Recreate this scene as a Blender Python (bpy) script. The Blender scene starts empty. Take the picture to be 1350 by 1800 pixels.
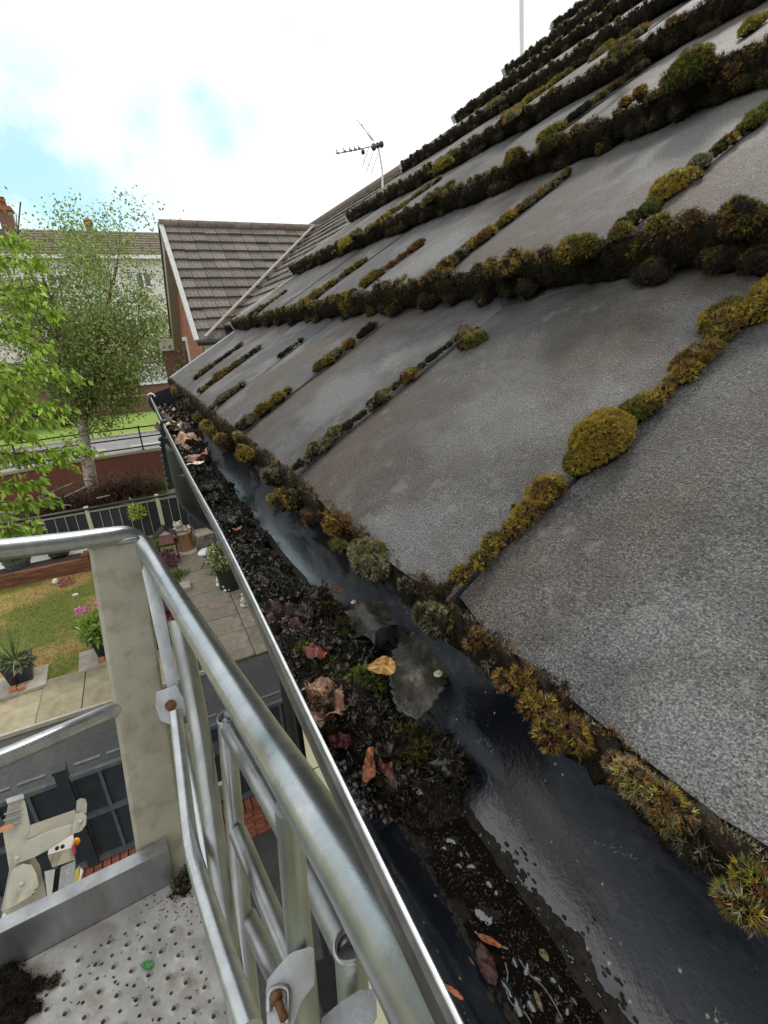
import bpy, math, random
import numpy as np
from mathutils import Matrix, Vector
random.seed(7); rng = np.random.default_rng(11)
S = bpy.context.scene
COL = S.collection
rad = math.radians

# ------------------------------------------------------------------ camera, sky, sun, exposure
CP = np.array([-0.12914, -0.20444, 0.14157])      # camera position; origin = a tile corner on the eave, Y runs along the eave, X up the roof
YAW, PIT, ROL, FPX = 0.442473, 0.357482, -0.0580575, 862.255   # FPX: focal length for a 1350 wide picture
fw = np.array([math.sin(YAW) * math.cos(PIT), math.cos(YAW) * math.cos(PIT), -math.sin(PIT)])
r0 = np.array([math.cos(YAW), -math.sin(YAW), 0.0]); u0 = np.cross(r0, fw)
RT = r0 * math.cos(ROL) + u0 * math.sin(ROL); UP = -r0 * math.sin(ROL) + u0 * math.cos(ROL)
cam = bpy.data.cameras.new('camera'); cam_o = bpy.data.objects.new('camera', cam); COL.objects.link(cam_o)
cam.sensor_fit = 'HORIZONTAL'; cam.sensor_width = 36.0; cam.lens = FPX / 1350 * 36
cam.clip_start = 0.01; cam.clip_end = 2000
m = Matrix.Identity(4)
for i in range(3):
    m[i][0] = RT[i]; m[i][1] = UP[i]; m[i][2] = -fw[i]; m[i][3] = CP[i]
cam_o.matrix_world = m
S.camera = cam_o

def ray(x, y):
    d = fw + RT * (x - 675) / FPX - UP * (y - 900) / FPX
    return d / np.linalg.norm(d)
def at(x, y, D): return CP + ray(x, y) * D
def onz(x, y, z): d = ray(x, y); return CP + d * ((z - CP[2]) / d[2])
def onx(x, y, X): d = ray(x, y); return CP + d * ((X - CP[0]) / d[0])
def ony(x, y, Y): d = ray(x, y); return CP + d * ((Y - CP[1]) / d[1])
def onplane(x, y, P, n): d = ray(x, y); return CP + d * (((P - CP) @ n) / (d @ n))
def proj(P):
    d = np.asarray(P, float) - CP; z = d @ fw
    return 675 + FPX * (d @ RT) / z, 900 - FPX * (d @ UP) / z
ZG = CP[2] - 5.2                                   # the ground
def G(x, y, dz=0.0): return onz(x, y, ZG + dz)

SUN_EL, SUN_AZ = rad(48), rad(52)                  # azimuth from +Y towards +X
S.view_settings.view_transform = 'Standard'; S.view_settings.look = 'None'
S.view_settings.exposure = 0.38; S.view_settings.gamma = 1.0
try: S.view_settings.use_curve_mapping = False
except Exception: pass
W = bpy.data.worlds.new('World'); S.world = W; W.use_nodes = True
nt = W.node_tree; nt.nodes.clear(); N = nt.nodes; L = nt.links
out = N.new('ShaderNodeOutputWorld'); bg = N.new('ShaderNodeBackground'); bg.inputs[1].default_value = 0.10
sky = N.new('ShaderNodeTexSky'); sky.sky_type = 'NISHITA'; sky.sun_disc = False
sky.sun_elevation = SUN_EL; sky.sun_rotation = SUN_AZ; sky.air_density = 1.0; sky.dust_density = 1.2; sky.ozone_density = 1.0
tc = N.new('ShaderNodeTexCoord')
def wmath(op, a, b=None, clamp=False):
    n = N.new('ShaderNodeMath'); n.operation = op; n.use_clamp = clamp
    for i, v in enumerate((a, b)):
        if v is None: continue
        if isinstance(v, (int, float)): n.inputs[i].default_value = v
        else: L.new(v, n.inputs[i])
    return n.outputs[0]
noi = N.new('ShaderNodeTexNoise'); noi.inputs['Scale'].default_value = 7.0; noi.inputs['Detail'].default_value = 7; noi.inputs['Roughness'].default_value = .6
L.new(tc.outputs['Generated'], noi.inputs['Vector'])
holes = None      # the gaps of blue between the clouds
for (px, py, rr, st) in [(40, 345, .16, .85), (-120, 390, .22, .85), (160, 372, .09, .7), (-300, 300, .2, .8), (238, 210, .04, .6), (375, 205, .05, .55), (390, 240, .04, .6), (350, 170, .03, .6), (225, 285, .03, .5), (511, 50, .015, .6), (565, 65, .015, .6), (440, 205, .05, .45), (260, 185, .04, .4)]:
    d = ray(px, py)
    vm = N.new('ShaderNodeVectorMath'); vm.operation = 'DISTANCE'; L.new(tc.outputs['Generated'], vm.inputs[0]); vm.inputs[1].default_value = tuple(d)
    w1 = wmath('SUBTRACT', 1.0, wmath('DIVIDE', vm.outputs['Value'], rr * 1.7), True)
    w1 = wmath('MULTIPLY', w1, st * 1.5)
    holes = w1 if holes is None else wmath('MAXIMUM', holes, w1)
hm = wmath('MULTIPLY', holes, wmath('MULTIPLY', wmath('SUBTRACT', noi.outputs['Fac'], 0.27, True), 4.2, True), True)
cn = N.new('ShaderNodeTexNoise'); cn.inputs['Scale'].default_value = 2.2; cn.inputs['Detail'].default_value = 5
L.new(tc.outputs['Generated'], cn.inputs['Vector'])
cr = N.new('ShaderNodeMapRange'); L.new(cn.outputs['Fac'], cr.inputs[0]); cr.inputs[1].default_value = .3; cr.inputs[2].default_value = .7
cr.inputs[3].default_value = 8.0; cr.inputs[4].default_value = 12.0
cc = N.new('ShaderNodeCombineXYZ'); L.new(cr.outputs[0], cc.inputs[0]); L.new(wmath('MULTIPLY', cr.outputs[0], 1.01), cc.inputs[1]); L.new(wmath('MULTIPLY', cr.outputs[0], 1.03), cc.inputs[2])
skb = N.new('ShaderNodeMix'); skb.data_type = 'RGBA'; skb.inputs[0].default_value = .55
L.new(sky.outputs[0], skb.inputs[6]); skb.inputs[7].default_value = (5.6, 9.6, 9.8, 1)
mx = N.new('ShaderNodeMix'); mx.data_type = 'RGBA'
L.new(hm, mx.inputs[0]); L.new(cc.outputs[0], mx.inputs[6]); L.new(skb.outputs[2], mx.inputs[7])
L.new(mx.outputs[2], bg.inputs[0]); L.new(bg.outputs[0], out.inputs[0])
sun = bpy.data.lights.new('sun', 'SUN'); sun.energy = 1.5; sun.angle = rad(10); sun.color = (1.0, .95, .86)
sun_o = bpy.data.objects.new('sun', sun); COL.objects.link(sun_o)
sd = Vector((math.sin(SUN_AZ) * math.cos(SUN_EL), math.cos(SUN_AZ) * math.cos(SUN_EL), math.sin(SUN_EL)))
sun_o.rotation_euler = sd.to_track_quat('Z', 'Y').to_euler()

# ------------------------------------------------------------------ materials
MATS = {}
def mat(name, a, b=None, scale=5.0, rough=.6, metal=0.0, bump=0.0, bscale=None, detail=6, c=None, cscale=1.0, cfac=.5, coord='Object',
        stretch=(1, 1, 1), vcol=False, rvar=0.0, spec=None, ior=None, transl=0.0, objvar=0.0, contrast=(.35, .65), coat=0.0):
    M = bpy.data.materials.new(name); M.use_nodes = True; t = M.node_tree; N = t.nodes; L = t.links
    P = N['Principled BSDF']; P.inputs['Roughness'].default_value = rough; P.inputs['Metallic'].default_value = metal
    if spec is not None: P.inputs['Specular IOR Level'].default_value = spec
    if coat: P.inputs['Coat Weight'].default_value = coat; P.inputs['Coat Roughness'].default_value = .12
    tcn = N.new('ShaderNodeTexCoord'); mp = N.new('ShaderNodeMapping'); mp.inputs['Scale'].default_value = stretch
    L.new(tcn.outputs[coord], mp.inputs[0])
    def noise(sc, det=6, ro=.6):
        n = N.new('ShaderNodeTexNoise'); n.inputs['Scale'].default_value = sc; n.inputs['Detail'].default_value = det; n.inputs['Roughness'].default_value = ro
        L.new(mp.outputs[0], n.inputs['Vector']); return n.outputs['Fac']
    def mixc(f, x, y, mode='MIX'):
        n = N.new('ShaderNodeMix'); n.data_type = 'RGBA'; n.blend_type = mode
        if isinstance(f, (int, float)): n.inputs[0].default_value = f
        else: L.new(f, n.inputs[0])
        for i, v in ((6, x), (7, y)):
            if isinstance(v, tuple): n.inputs[i].default_value = (*v[:3], 1)
            else: L.new(v, n.inputs[i])
        return n.outputs[2]
    def mr(f, lo, hi, o0=0.0, o1=1.0):
        n = N.new('ShaderNodeMapRange'); L.new(f, n.inputs[0]); n.inputs[1].default_value = lo; n.inputs[2].default_value = hi; n.inputs[3].default_value = o0; n.inputs[4].default_value = o1; return n.outputs[0]
    nf = noise(scale, detail)
    col = mixc(mr(nf, *contrast), a, b if b else a)
    if c: col = mixc(mr(noise(cscale, 5), .5, .68, 0, cfac), col, c)
    if vcol:
        at_ = N.new('ShaderNodeAttribute'); at_.attribute_name = 'col'
        col = mixc(1.0, at_.outputs['Color'], col, 'MULTIPLY')
    if objvar:
        oi = N.new('ShaderNodeObjectInfo'); hs = N.new('ShaderNodeHueSaturation')
        L.new(mr(oi.outputs['Random'], 0, 1, 1 - objvar, 1 + objvar), hs.inputs['Value']); L.new(col, hs.inputs['Color']); col = hs.outputs[0]
    L.new(col, P.inputs['Base Color'])
    if rvar: L.new(mr(noise(scale * .6, 5), .3, .7, max(.02, rough - rvar), min(1, rough + rvar)), P.inputs['Roughness'])
    if bump:
        bn = N.new('ShaderNodeBump'); bn.inputs['Strength'].default_value = min(1, bump); bn.inputs['Distance'].default_value = .002 * max(1, bump)
        L.new(noise(bscale or scale * 4, 5), bn.inputs['Height']); L.new(bn.outputs[0], P.inputs['Normal'])
    if transl:
        P.inputs['Transmission Weight'].default_value = 0
        tb = N.new('ShaderNodeBsdfTranslucent'); L.new(col, tb.inputs[0]); ms = N.new('ShaderNodeMixShader'); ms.inputs[0].default_value = transl
        L.new(P.outputs[0], ms.inputs[1]); L.new(tb.outputs[0], ms.inputs[2]); L.new(ms.outputs[0], N['Material Output'].inputs[0])
    MATS[name] = M
    return M

galv = mat('galvanised steel', (.40, .42, .435), (.53, .55, .56), 40, .29, .82, .08, 600, c=(.40, .41, .41), cscale=16, cfac=.3, rvar=.05, stretch=(1, 1, .4))
galv_dull = mat('dull galvanised steel', (.27, .28, .285), (.38, .39, .395), 30, .36, .82, .10, 500, c=(.28, .265, .23), cscale=22, cfac=.5, stretch=(1, 1, .3), rvar=.12)
alu_post = mat('weathered aluminium post', (.29, .27, .215), (.37, .345, .28), 9, .6, .15, .35, 300, c=(.20, .165, .11), cscale=26, cfac=.6, rvar=.1)
alu_floor = mat('dirty aluminium floor', (.27, .262, .245), (.48, .468, .445), 11, .6, .15, .4, 160, c=(.25, .21, .165), cscale=19, cfac=.85, rvar=.12, contrast=(.32, .60))
rust = mat('rusty bolt', (.10, .045, .02), (.22, .11, .06), 120, .7, .4, .4, 300)
black_pvc = mat('black plastic', (.012, .013, .015), (.02, .021, .023), 20, .35, 0, .1, 300, rvar=.1)
black_rub = mat('black rubber', (.015, .016, .018), (.03, .031, .033), 40, .6, 0, .2, 300)
lip_m = mat('gutter lip', (.03, .03, .028), (.075, .07, .062), 60, .34, 0, .15, 300, rvar=.1)
bright = mat('worn bright edge', (.55, .57, .57), (.75, .77, .77), 90, .3, .7, .1, 200)
cream = mat('cream render', (.60, .56, .38), (.66, .62, .43), 6, .8, 0, .2, 150)
white_paint = mat('white paint', (.72, .72, .70), (.8, .8, .78), 12, .45, 0, .05)
white_rend = mat('white render', (.60, .58, .52), (.72, .70, .64), 3, .85, 0, .2, 60)
dark_metal = mat('dark grey metal', (.022, .028, .034), (.035, .042, .05), 8, .45, .0, .1, 80, objvar=.15)
rail_black = mat('black paint', (.012, .012, .014), None, 8, .4)
fence_grey = mat('blue grey paint', (.065, .08, .095), (.10, .12, .135), 12, .5, 0, .15, 100, c=(.16, .15, .10), cscale=8, cfac=.5)
lead = mat('pale cement strip', (.36, .36, .35), (.55, .55, .53), 25, .6, 0, .4, 120)
paper = mat('painted board', (.30, .27, .21), (.34, .31, .25), 5, .7)

def nmat(name):
    M = bpy.data.materials.new(name); M.use_nodes = True
    return M, M.node_tree.nodes, M.node_tree.links, M.node_tree.nodes['Principled BSDF']
class NB:
    """small helper to chain shader nodes"""
    def __init__(s, M): s.t = M.node_tree; s.N = s.t.nodes; s.L = s.t.links
    def _in(s, sock, v):
        if v is None: return
        if isinstance(v, (int, float)): sock.default_value = v
        elif isinstance(v, tuple): sock.default_value = (*v, 1) if len(v) == 3 and sock.type == 'RGBA' else v
        else: s.L.new(v, sock)
    def coord(s, kind='Object', scale=(1, 1, 1), rot=(0, 0, 0), add=None):
        a = s.N.new('ShaderNodeTexCoord'); m = s.N.new('ShaderNodeMapping'); s.L.new(a.outputs[kind], m.inputs[0]); m.inputs['Scale'].default_value = scale; m.inputs['Rotation'].default_value = rot
        if add is not None: s.L.new(add, m.inputs['Location'])
        return m.outputs[0]
    def noise(s, vec, sc, det=5, ro=.6, dist=0):
        n = s.N.new('ShaderNodeTexNoise'); s.L.new(vec, n.inputs['Vector']); n.inputs['Scale'].default_value = sc; n.inputs['Detail'].default_value = det; n.inputs['Roughness'].default_value = ro; n.inputs['Distortion'].default_value = dist
        return n.outputs['Fac']
    def voro(s, vec, sc, out='Distance', feat='F1'):
        n = s.N.new('ShaderNodeTexVoronoi'); n.feature = feat; s.L.new(vec, n.inputs['Vector']); n.inputs['Scale'].default_value = sc; return n.outputs[out]
    def mr(s, f, lo, hi, o0=0., o1=1.):
        n = s.N.new('ShaderNodeMapRange'); s._in(n.inputs[0], f)
        for i, v in enumerate((lo, hi, o0, o1)): n.inputs[i + 1].default_value = v
        return n.outputs[0]
    def mix(s, f, a, b, mode='MIX'):
        n = s.N.new('ShaderNodeMix'); n.data_type = 'RGBA'; n.blend_type = mode; s._in(n.inputs[0], f); s._in(n.inputs[6], a); s._in(n.inputs[7], b); return n.outputs[2]
    def math(s, op, a, b=None, clamp=False):
        n = s.N.new('ShaderNodeMath'); n.operation = op; n.use_clamp = clamp; s._in(n.inputs[0], a); s._in(n.inputs[1], b); return n.outputs[0]
    def bump(s, h, st=.5, dist=.001):
        n = s.N.new('ShaderNodeBump'); s.L.new(h, n.inputs['Height']); n.inputs['Strength'].default_value = st; n.inputs['Distance'].default_value = dist; return n.outputs[0]

# weathered concrete roof tile
tile_m, _, _, P = nmat('weathered concrete tile'); b = NB(tile_m)
oi = b.N.new('ShaderNodeObjectInfo')
off = b.math('MULTIPLY', oi.outputs['Random'], 37.0)
gv = b.coord('Object', add=off); sv = b.coord('Object', (1.0, .22, 1.0), add=off)
grain = b.noise(gv, 1000, 2, .7); grain2 = b.noise(gv, 480, 3, .65); mott = b.noise(gv, 34, 4, .6); big = b.noise(gv, 5.5, 5, .6)
col = b.mix(b.mr(grain2, .36, .64), (.027, .0268, .0265), (.128, .126, .123))
col = b.mix(b.mr(grain, .52, .68, 0, .85), col, (.28, .275, .265))
col = b.mix(b.mr(mott, .38, .66, 0, .45), col, (.032, .030, .029))
streak = b.noise(sv, 7.5, 5, .6)
col = b.mix(b.mr(streak, .44, .60, 0, .62), col, b.mix(b.mr(grain, .38, .64), (.030, .019, .011), (.185, .128, .080)))
col = b.mix(b.mr(big, .50, .62, 0, .70), col, b.mix(b.mr(grain, .36, .64), (.075, .077, .080), (.32, .32, .31)))
lich = b.noise(gv, 62, 3, .5); lsel = b.noise(gv, 9, 3, .5)
lm = b.math('MULTIPLY', b.mr(lich, .60, .66), b.mr(lsel, .50, .60))
col = b.mix(b.math('MULTIPLY', lm, .22), col, (.34, .33, .28))
hs = b.N.new('ShaderNodeHueSaturation'); b.L.new(col, hs.inputs['Color']); b.L.new(b.mr(oi.outputs['Random'], 0, 1, .86, 1.12), hs.inputs['Value'])
b.L.new(hs.outputs[0], P.inputs['Base Color']); b.L.new(b.mr(grain2, .3, .7, .48, .80), P.inputs['Roughness'])
P.inputs['Specular IOR Level'].default_value = .28
h = b.math('ADD', grain, b.math('MULTIPLY', grain2, 1.2))
b.L.new(b.bump(h, 1.0, .0022), P.inputs['Normal'])

# wet, partly filmed gutter plastic
gut_m, _, _, P = nmat('wet black gutter'); b = NB(gut_m)
gv = b.coord('Object'); sv = b.coord('Object', (1.0, .35, 1.0))
film = b.noise(sv, 16, 6, .62, .6); fine = b.noise(gv, 420, 4, .65); mid = b.noise(gv, 60, 5, .7)
col = b.mix(b.mr(film, .46, .60), (.005, .007, .011), (.020, .027, .036))
col = b.mix(b.math('MULTIPLY', b.mr(mid, .55, .75), b.mr(film, .48, .58, 0, .8)), col, (.10, .10, .088))
sp = b.voro(gv, 150); spk = b.math('MULTIPLY', b.mr(sp, .13, .06), b.mr(b.noise(gv, 30, 2), .52, .58))
col = b.mix(b.math('MULTIPLY', spk, .8), col, (.42, .42, .36))
b.L.new(col, P.inputs['Base Color'])
b.L.new(b.math('ADD', b.mr(film, .48, .53, .16, .46), b.mr(fine, .3, .7, -.05, .08)), P.inputs['Roughness'])
b.L.new(b.bump(b.math('ADD', fine, b.math('MULTIPLY', b.noise(gv, 150, 3), 1.2)), .28, .0010), P.inputs['Normal'])

muck_m = mat('wet black humus', (.008, .007, .005), (.035, .026, .016), 90, .30, 0, .9, 350, c=(.03, .045, .010), cscale=16, cfac=.7, rvar=.2)
dead_m = mat('dead moss and soil', (.012, .010, .007), (.045, .036, .022), 120, .85, 0, .9, 500)
moss_m = mat('moss', (.72, .72, .68), (1.30, 1.28, 1.15), 200, .7, vcol=True, transl=.30, spec=.25)
silt_m = mat('wet silt grains', (.02, .013, .008), (.10, .06, .035), 160, .25, vcol=False, rvar=.1, c=(.25, .20, .14), cscale=260, cfac=.5)
water_m, _, _, P = nmat('standing water'); P.inputs['Base Color'].default_value = (.010, .008, .006, 1); P.inputs['Roughness'].default_value = .04; P.inputs['IOR'].default_value = 1.33
P.inputs['Specular IOR Level'].default_value = .15
bub_m, _, _, P = nmat('water bubble'); P.inputs['Base Color'].default_value = (.03, .03, .03, 1); P.inputs['Roughness'].default_value = .02; P.inputs['Coat Weight'].default_value = 1; P.inputs['Specular IOR Level'].default_value = 1.0

gp = gut_m.node_tree.nodes['Principled BSDF']; gp.inputs['Specular IOR Level'].default_value = .9; gp.inputs['Coat Weight'].default_value = .28; gp.inputs['Coat Roughness'].default_value = .16; gp.inputs['Coat IOR'].default_value = 1.6
# brick, as a pattern for walls too far off to pick bricks apart
def brick_mat(name, c1, c2, mortar, sx, axis='X'):
    M, _, _, P = nmat(name); b = NB(M)
    rot = {'X': (rad(-90), 0, 0), 'Y': (rad(-90), 0, rad(-90))}[axis]
    tcn = b.N.new('ShaderNodeTexCoord'); sp = b.N.new('ShaderNodeSeparateXYZ'); b.L.new(tcn.outputs['Object'], sp.inputs[0])
    cb = b.N.new('ShaderNodeCombineXYZ'); b.L.new(sp.outputs[0 if axis == 'X' else 1], cb.inputs[0]); b.L.new(sp.outputs[2], cb.inputs[1])
    bt = b.N.new('ShaderNodeTexBrick'); b.L.new(cb.outputs[0], bt.inputs['Vector'])
    bt.inputs['Scale'].default_value = 1.0; bt.inputs['Brick Width'].default_value = .225 * sx; bt.inputs['Row Height'].default_value = .075 * sx; bt.inputs['Mortar Size'].default_value = .010 * sx
    bt.inputs['Color1'].default_value = (*c1, 1); bt.inputs['Color2'].default_value = (*c2, 1); bt.inputs['Mortar'].default_value = (*mortar, 1)
    n = b.noise(b.coord('Object'), 14, 4)
    b.L.new(b.mix(b.mr(n, .3, .7, 0, .35), bt.outputs[0], (.10, .05, .035)), P.inputs['Base Color']); P.inputs['Roughness'].default_value = .85
    b.L.new(b.bump(bt.outputs['Fac'], -.4, .006), P.inputs['Normal'])
    return M
brick_far_x = brick_mat('red brick wall', (.30, .085, .045), (.21, .06, .035), (.16, .10, .075), 1, 'X')
brick_far_y = brick_mat('orange brick gable', (.46, .15, .07), (.33, .10, .05), (.22, .16, .12), 1.5, 'Y')
brick_flat = brick_mat('brown brick wall', (.24, .10, .065), (.17, .07, .05), (.16, .12, .10), 1, 'X')
brick_m = mat('red brick', (.20, .055, .03), (.34, .11, .06), 25, .85, 0, .5, 120, objvar=.28)
brick_o = mat('orange brick', (.42, .17, .08), (.52, .24, .12), 25, .8, 0, .4, 120, objvar=.15)

# ------------------------------------------------------------------ mesh helpers
class MB:
    def __init__(s): s.v = []; s.f = []; s.n = 0
    def add(s, vs, fs):
        o = s.n; s.v.extend([tuple(map(float, p)) for p in vs]); s.f.extend([tuple(i + o for i in f) for f in fs]); s.n += len(vs); return s
    def box(s, c, sz, R=None, taper=1.0):
        c = np.array(c, float); h = np.array(sz, float) / 2; vs = []
        for z in (-1, 1):
            k = taper if z < 0 else 1.0
            for x, y in ((-1, -1), (1, -1), (1, 1), (-1, 1)):
                p = np.array([x * h[0] * k, y * h[1] * k, z * h[2]])
                vs.append(c + (R @ p if R is not None else p))
        return s.add(vs, [(3, 2, 1, 0), (4, 5, 6, 7), (0, 1, 5, 4), (1, 2, 6, 5), (2, 3, 7, 6), (3, 0, 4, 7)])
    def tube(s, pts, r, seg=12, cap=True, flat=None):
        pts = [np.array(p, float) for p in pts]; n = len(pts); rr = r if hasattr(r, '__len__') else [r] * n
        T = [pts[min(i + 1, n - 1)] - pts[max(i - 1, 0)] for i in range(n)]; T = [t / (np.linalg.norm(t) + 1e-12) for t in T]
        a = np.array([0, 0, 1.]) if abs(T[0][2]) < .9 else np.array([1., 0, 0])
        u = np.cross(T[0], a); u /= np.linalg.norm(u); vs = []
        for i in range(n):
            u = u - T[i] * (u @ T[i]); u /= np.linalg.norm(u) + 1e-12; w = np.cross(T[i], u)
            for k in range(seg):
                an = 2 * math.pi * k / seg; vs.append(pts[i] + rr[i] * (math.cos(an) * u + math.sin(an) * w))
        fs = [(i * seg + k, i * seg + (k + 1) % seg, (i + 1) * seg + (k + 1) % seg, (i + 1) * seg + k) for i in range(n - 1) for k in range(seg)]
        if cap: fs += [tuple(range(seg))[::-1], tuple((n - 1) * seg + k for k in range(seg))]
        return s.add(vs, fs)
    def pipe_end(s, P, T, r, ri, depth=.03, seg=16):
        """open mouth of a pipe: rim ring and the inside wall"""
        T = np.array(T, float); T /= np.linalg.norm(T); a = np.array([0, 0, 1.]) if abs(T[2]) < .9 else np.array([1., 0, 0]); u = np.cross(T, a); u /= np.linalg.norm(u); w = np.cross(T, u)
        vs = []
        for (rr, dd) in ((r, 0), (r * .96, .0015), (ri, .0015), (ri, -depth)):
            for k in range(seg):
                an = 2 * math.pi * k / seg; vs.append(np.array(P) + T * dd + rr * (math.cos(an) * u + math.sin(an) * w))
        fs = [(j * seg + k, j * seg + (k + 1) % seg, (j + 1) * seg + (k + 1) % seg, (j + 1) * seg + k) for j in range(3) for k in range(seg)]
        fs.append(tuple(3 * seg + k for k in range(seg)))
        return s.add(vs, fs)
    def lathe(s, c, prof, seg=16, cap=True):
        c = np.array(c, float); n = len(prof); vs = [c + np.array([r * math.cos(2 * math.pi * k / seg), r * math.sin(2 * math.pi * k / seg), z]) for r, z in prof for k in range(seg)]
        fs = [(i * seg + k, i * seg + (k + 1) % seg, (i + 1) * seg + (k + 1) % seg, (i + 1) * seg + k) for i in range(n - 1) for k in range(seg)]
        if cap: fs += [tuple(range(seg))[::-1], tuple((n - 1) * seg + k for k in range(seg))]
        return s.add(vs, fs)
    def prism(s, poly, d):
        """poly: 3-D points of one face, d: extrusion vector"""
        n = len(poly); P = [np.array(p, float) for p in poly]; d = np.array(d, float)
        return s.add(P + [p + d for p in P], [tuple(range(n))[::-1], tuple(range(n, 2 * n))] + [(i, (i + 1) % n, n + (i + 1) % n, n + i) for i in range(n)])
    def quad(s, a, b_, c, d): return s.add([a, b_, c, d], [(0, 1, 2, 3)])
    def blob(s, c, rx, ry, rz, amp=.1, seg=10, rings=7, fr=3.0):
        c = np.array(c, float); ph = rng.uniform(0, 6, 6); vs = []
        for i in range(rings + 1):
            th = math.pi * i / rings
            for k in range(seg):
                an = 2 * math.pi * k / seg; d = np.array([math.sin(th) * math.cos(an), math.sin(th) * math.sin(an), math.cos(th)])
                f = 1 + amp * (math.sin(fr * d[0] + ph[0]) + math.sin(fr * 1.3 * d[1] + ph[1]) + math.sin(fr * 1.7 * d[2] + ph[2]) + .5 * math.sin(fr * 3 * (d[0] + d[2]) + ph[3])) / 2
                vs.append(c + d * np.array([rx, ry, rz]) * f)
        fs = [(i * seg + k, (i + 1) * seg + k, (i + 1) * seg + (k + 1) % seg, i * seg + (k + 1) % seg) for i in range(rings) for k in range(seg)]
        return s.add(vs, fs)
    def mesh(s, name, m, smooth=False, origin=(0, 0, 0)):
        me = bpy.data.meshes.new(name); o = origin
        me.from_pydata([(v[0] - o[0], v[1] - o[1], v[2] - o[2]) for v in s.v], [], s.f); me.update()
        if m: me.materials.append(m)
        if smooth: me.polygons.foreach_set('use_smooth', [True] * len(me.polygons))
        return me
def world_loc(o):
    p = np.zeros(3)
    while o is not None: p = p + np.array(o.location); o = o.parent
    return p
def tag(o, label=None, cat=None, group=None, kind=None):
    if label: o['label'] = label
    if cat: o['category'] = cat
    if group: o['group'] = group
    if kind: o['kind'] = kind
    return o
def thing(name, loc, label, cat, group=None):
    o = bpy.data.objects.new(name, None); o.empty_display_size = .05; COL.objects.link(o); o.location = tuple(map(float, loc)); return tag(o, label, cat, group)
def build(name, mb, m, parent=None, smooth=False, label=None, kind=None, loc=None):
    """one mesh object from shapes given in world coordinates; under a parent its own origin sits at loc or the parent's"""
    base = world_loc(parent) if parent is not None else np.zeros(3)
    o_w = np.array(loc, float) if loc is not None else (base if parent is not None else np.array(mb.v, float).mean(0))
    o = bpy.data.objects.new(name, mb.mesh(name, m, smooth, o_w)); COL.objects.link(o)
    o.parent = parent; o.location = tuple(o_w - base)
    return tag(o, label, kind=kind)
def auto_smooth(o, ang=40):
    me = o.data; me.polygons.foreach_set('use_smooth', [True] * len(me.polygons))
    try: me.set_sharp_from_angle(angle=rad(ang))
    except Exception: pass
def solo(name, mb, m, label, cat, group=None, smooth=False, kind=None):
    o = build(name, mb, m, None, smooth); return tag(o, label, cat, group, kind)
def bez(pts, n=8):
    """Catmull-Rom through the points"""
    P = [np.array(p, float) for p in pts]; P = [2 * P[0] - P[1]] + P + [2 * P[-1] - P[-2]]; o = []
    for i in range(1, len(P) - 2):
        for k in range(n):
            t = k / n; a, b_, c, d = P[i - 1:i + 3]
            o.append(.5 * ((2 * b_) + (c - a) * t + (2 * a - 5 * b_ + 4 * c - d) * t * t + (3 * b_ - a - 3 * c + d) * t ** 3))
    o.append(P[-2]); return o
def copy_tree(o, parent=None):
    c = o.copy(); COL.objects.link(c); c.parent = parent
    for ch in list(o.children): copy_tree(ch, c)
    return c
def col_mesh(name, V, F3, C, m, origin=(0, 0, 0), smooth=False, nv=3):
    """fast mesh from numpy: V (n,3), F3 (m,nv) faces, C (m,3) face colours"""
    me = bpy.data.meshes.new(name); V = (V - np.array(origin)).astype(np.float32); F3 = F3.astype(np.int32)
    me.vertices.add(len(V)); me.vertices.foreach_set('co', V.ravel()); me.loops.add(F3.size); me.loops.foreach_set('vertex_index', F3.ravel())
    me.polygons.add(len(F3)); me.polygons.foreach_set('loop_start', np.arange(0, F3.size, nv, dtype=np.int32)); me.polygons.foreach_set('loop_total', np.full(len(F3), nv, dtype=np.int32))
    if C is not None:
        ca = me.color_attributes.new('col', 'FLOAT_COLOR', 'CORNER'); cc = np.ones((len(F3) * nv, 4), dtype=np.float32); cc[:, :3] = np.repeat(C, nv, 0); ca.data.foreach_set('color', cc.ravel())
    if smooth: me.polygons.foreach_set('use_smooth', [True] * len(F3))
    me.update(); me.validate(); me.materials.append(m)
    return me
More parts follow.
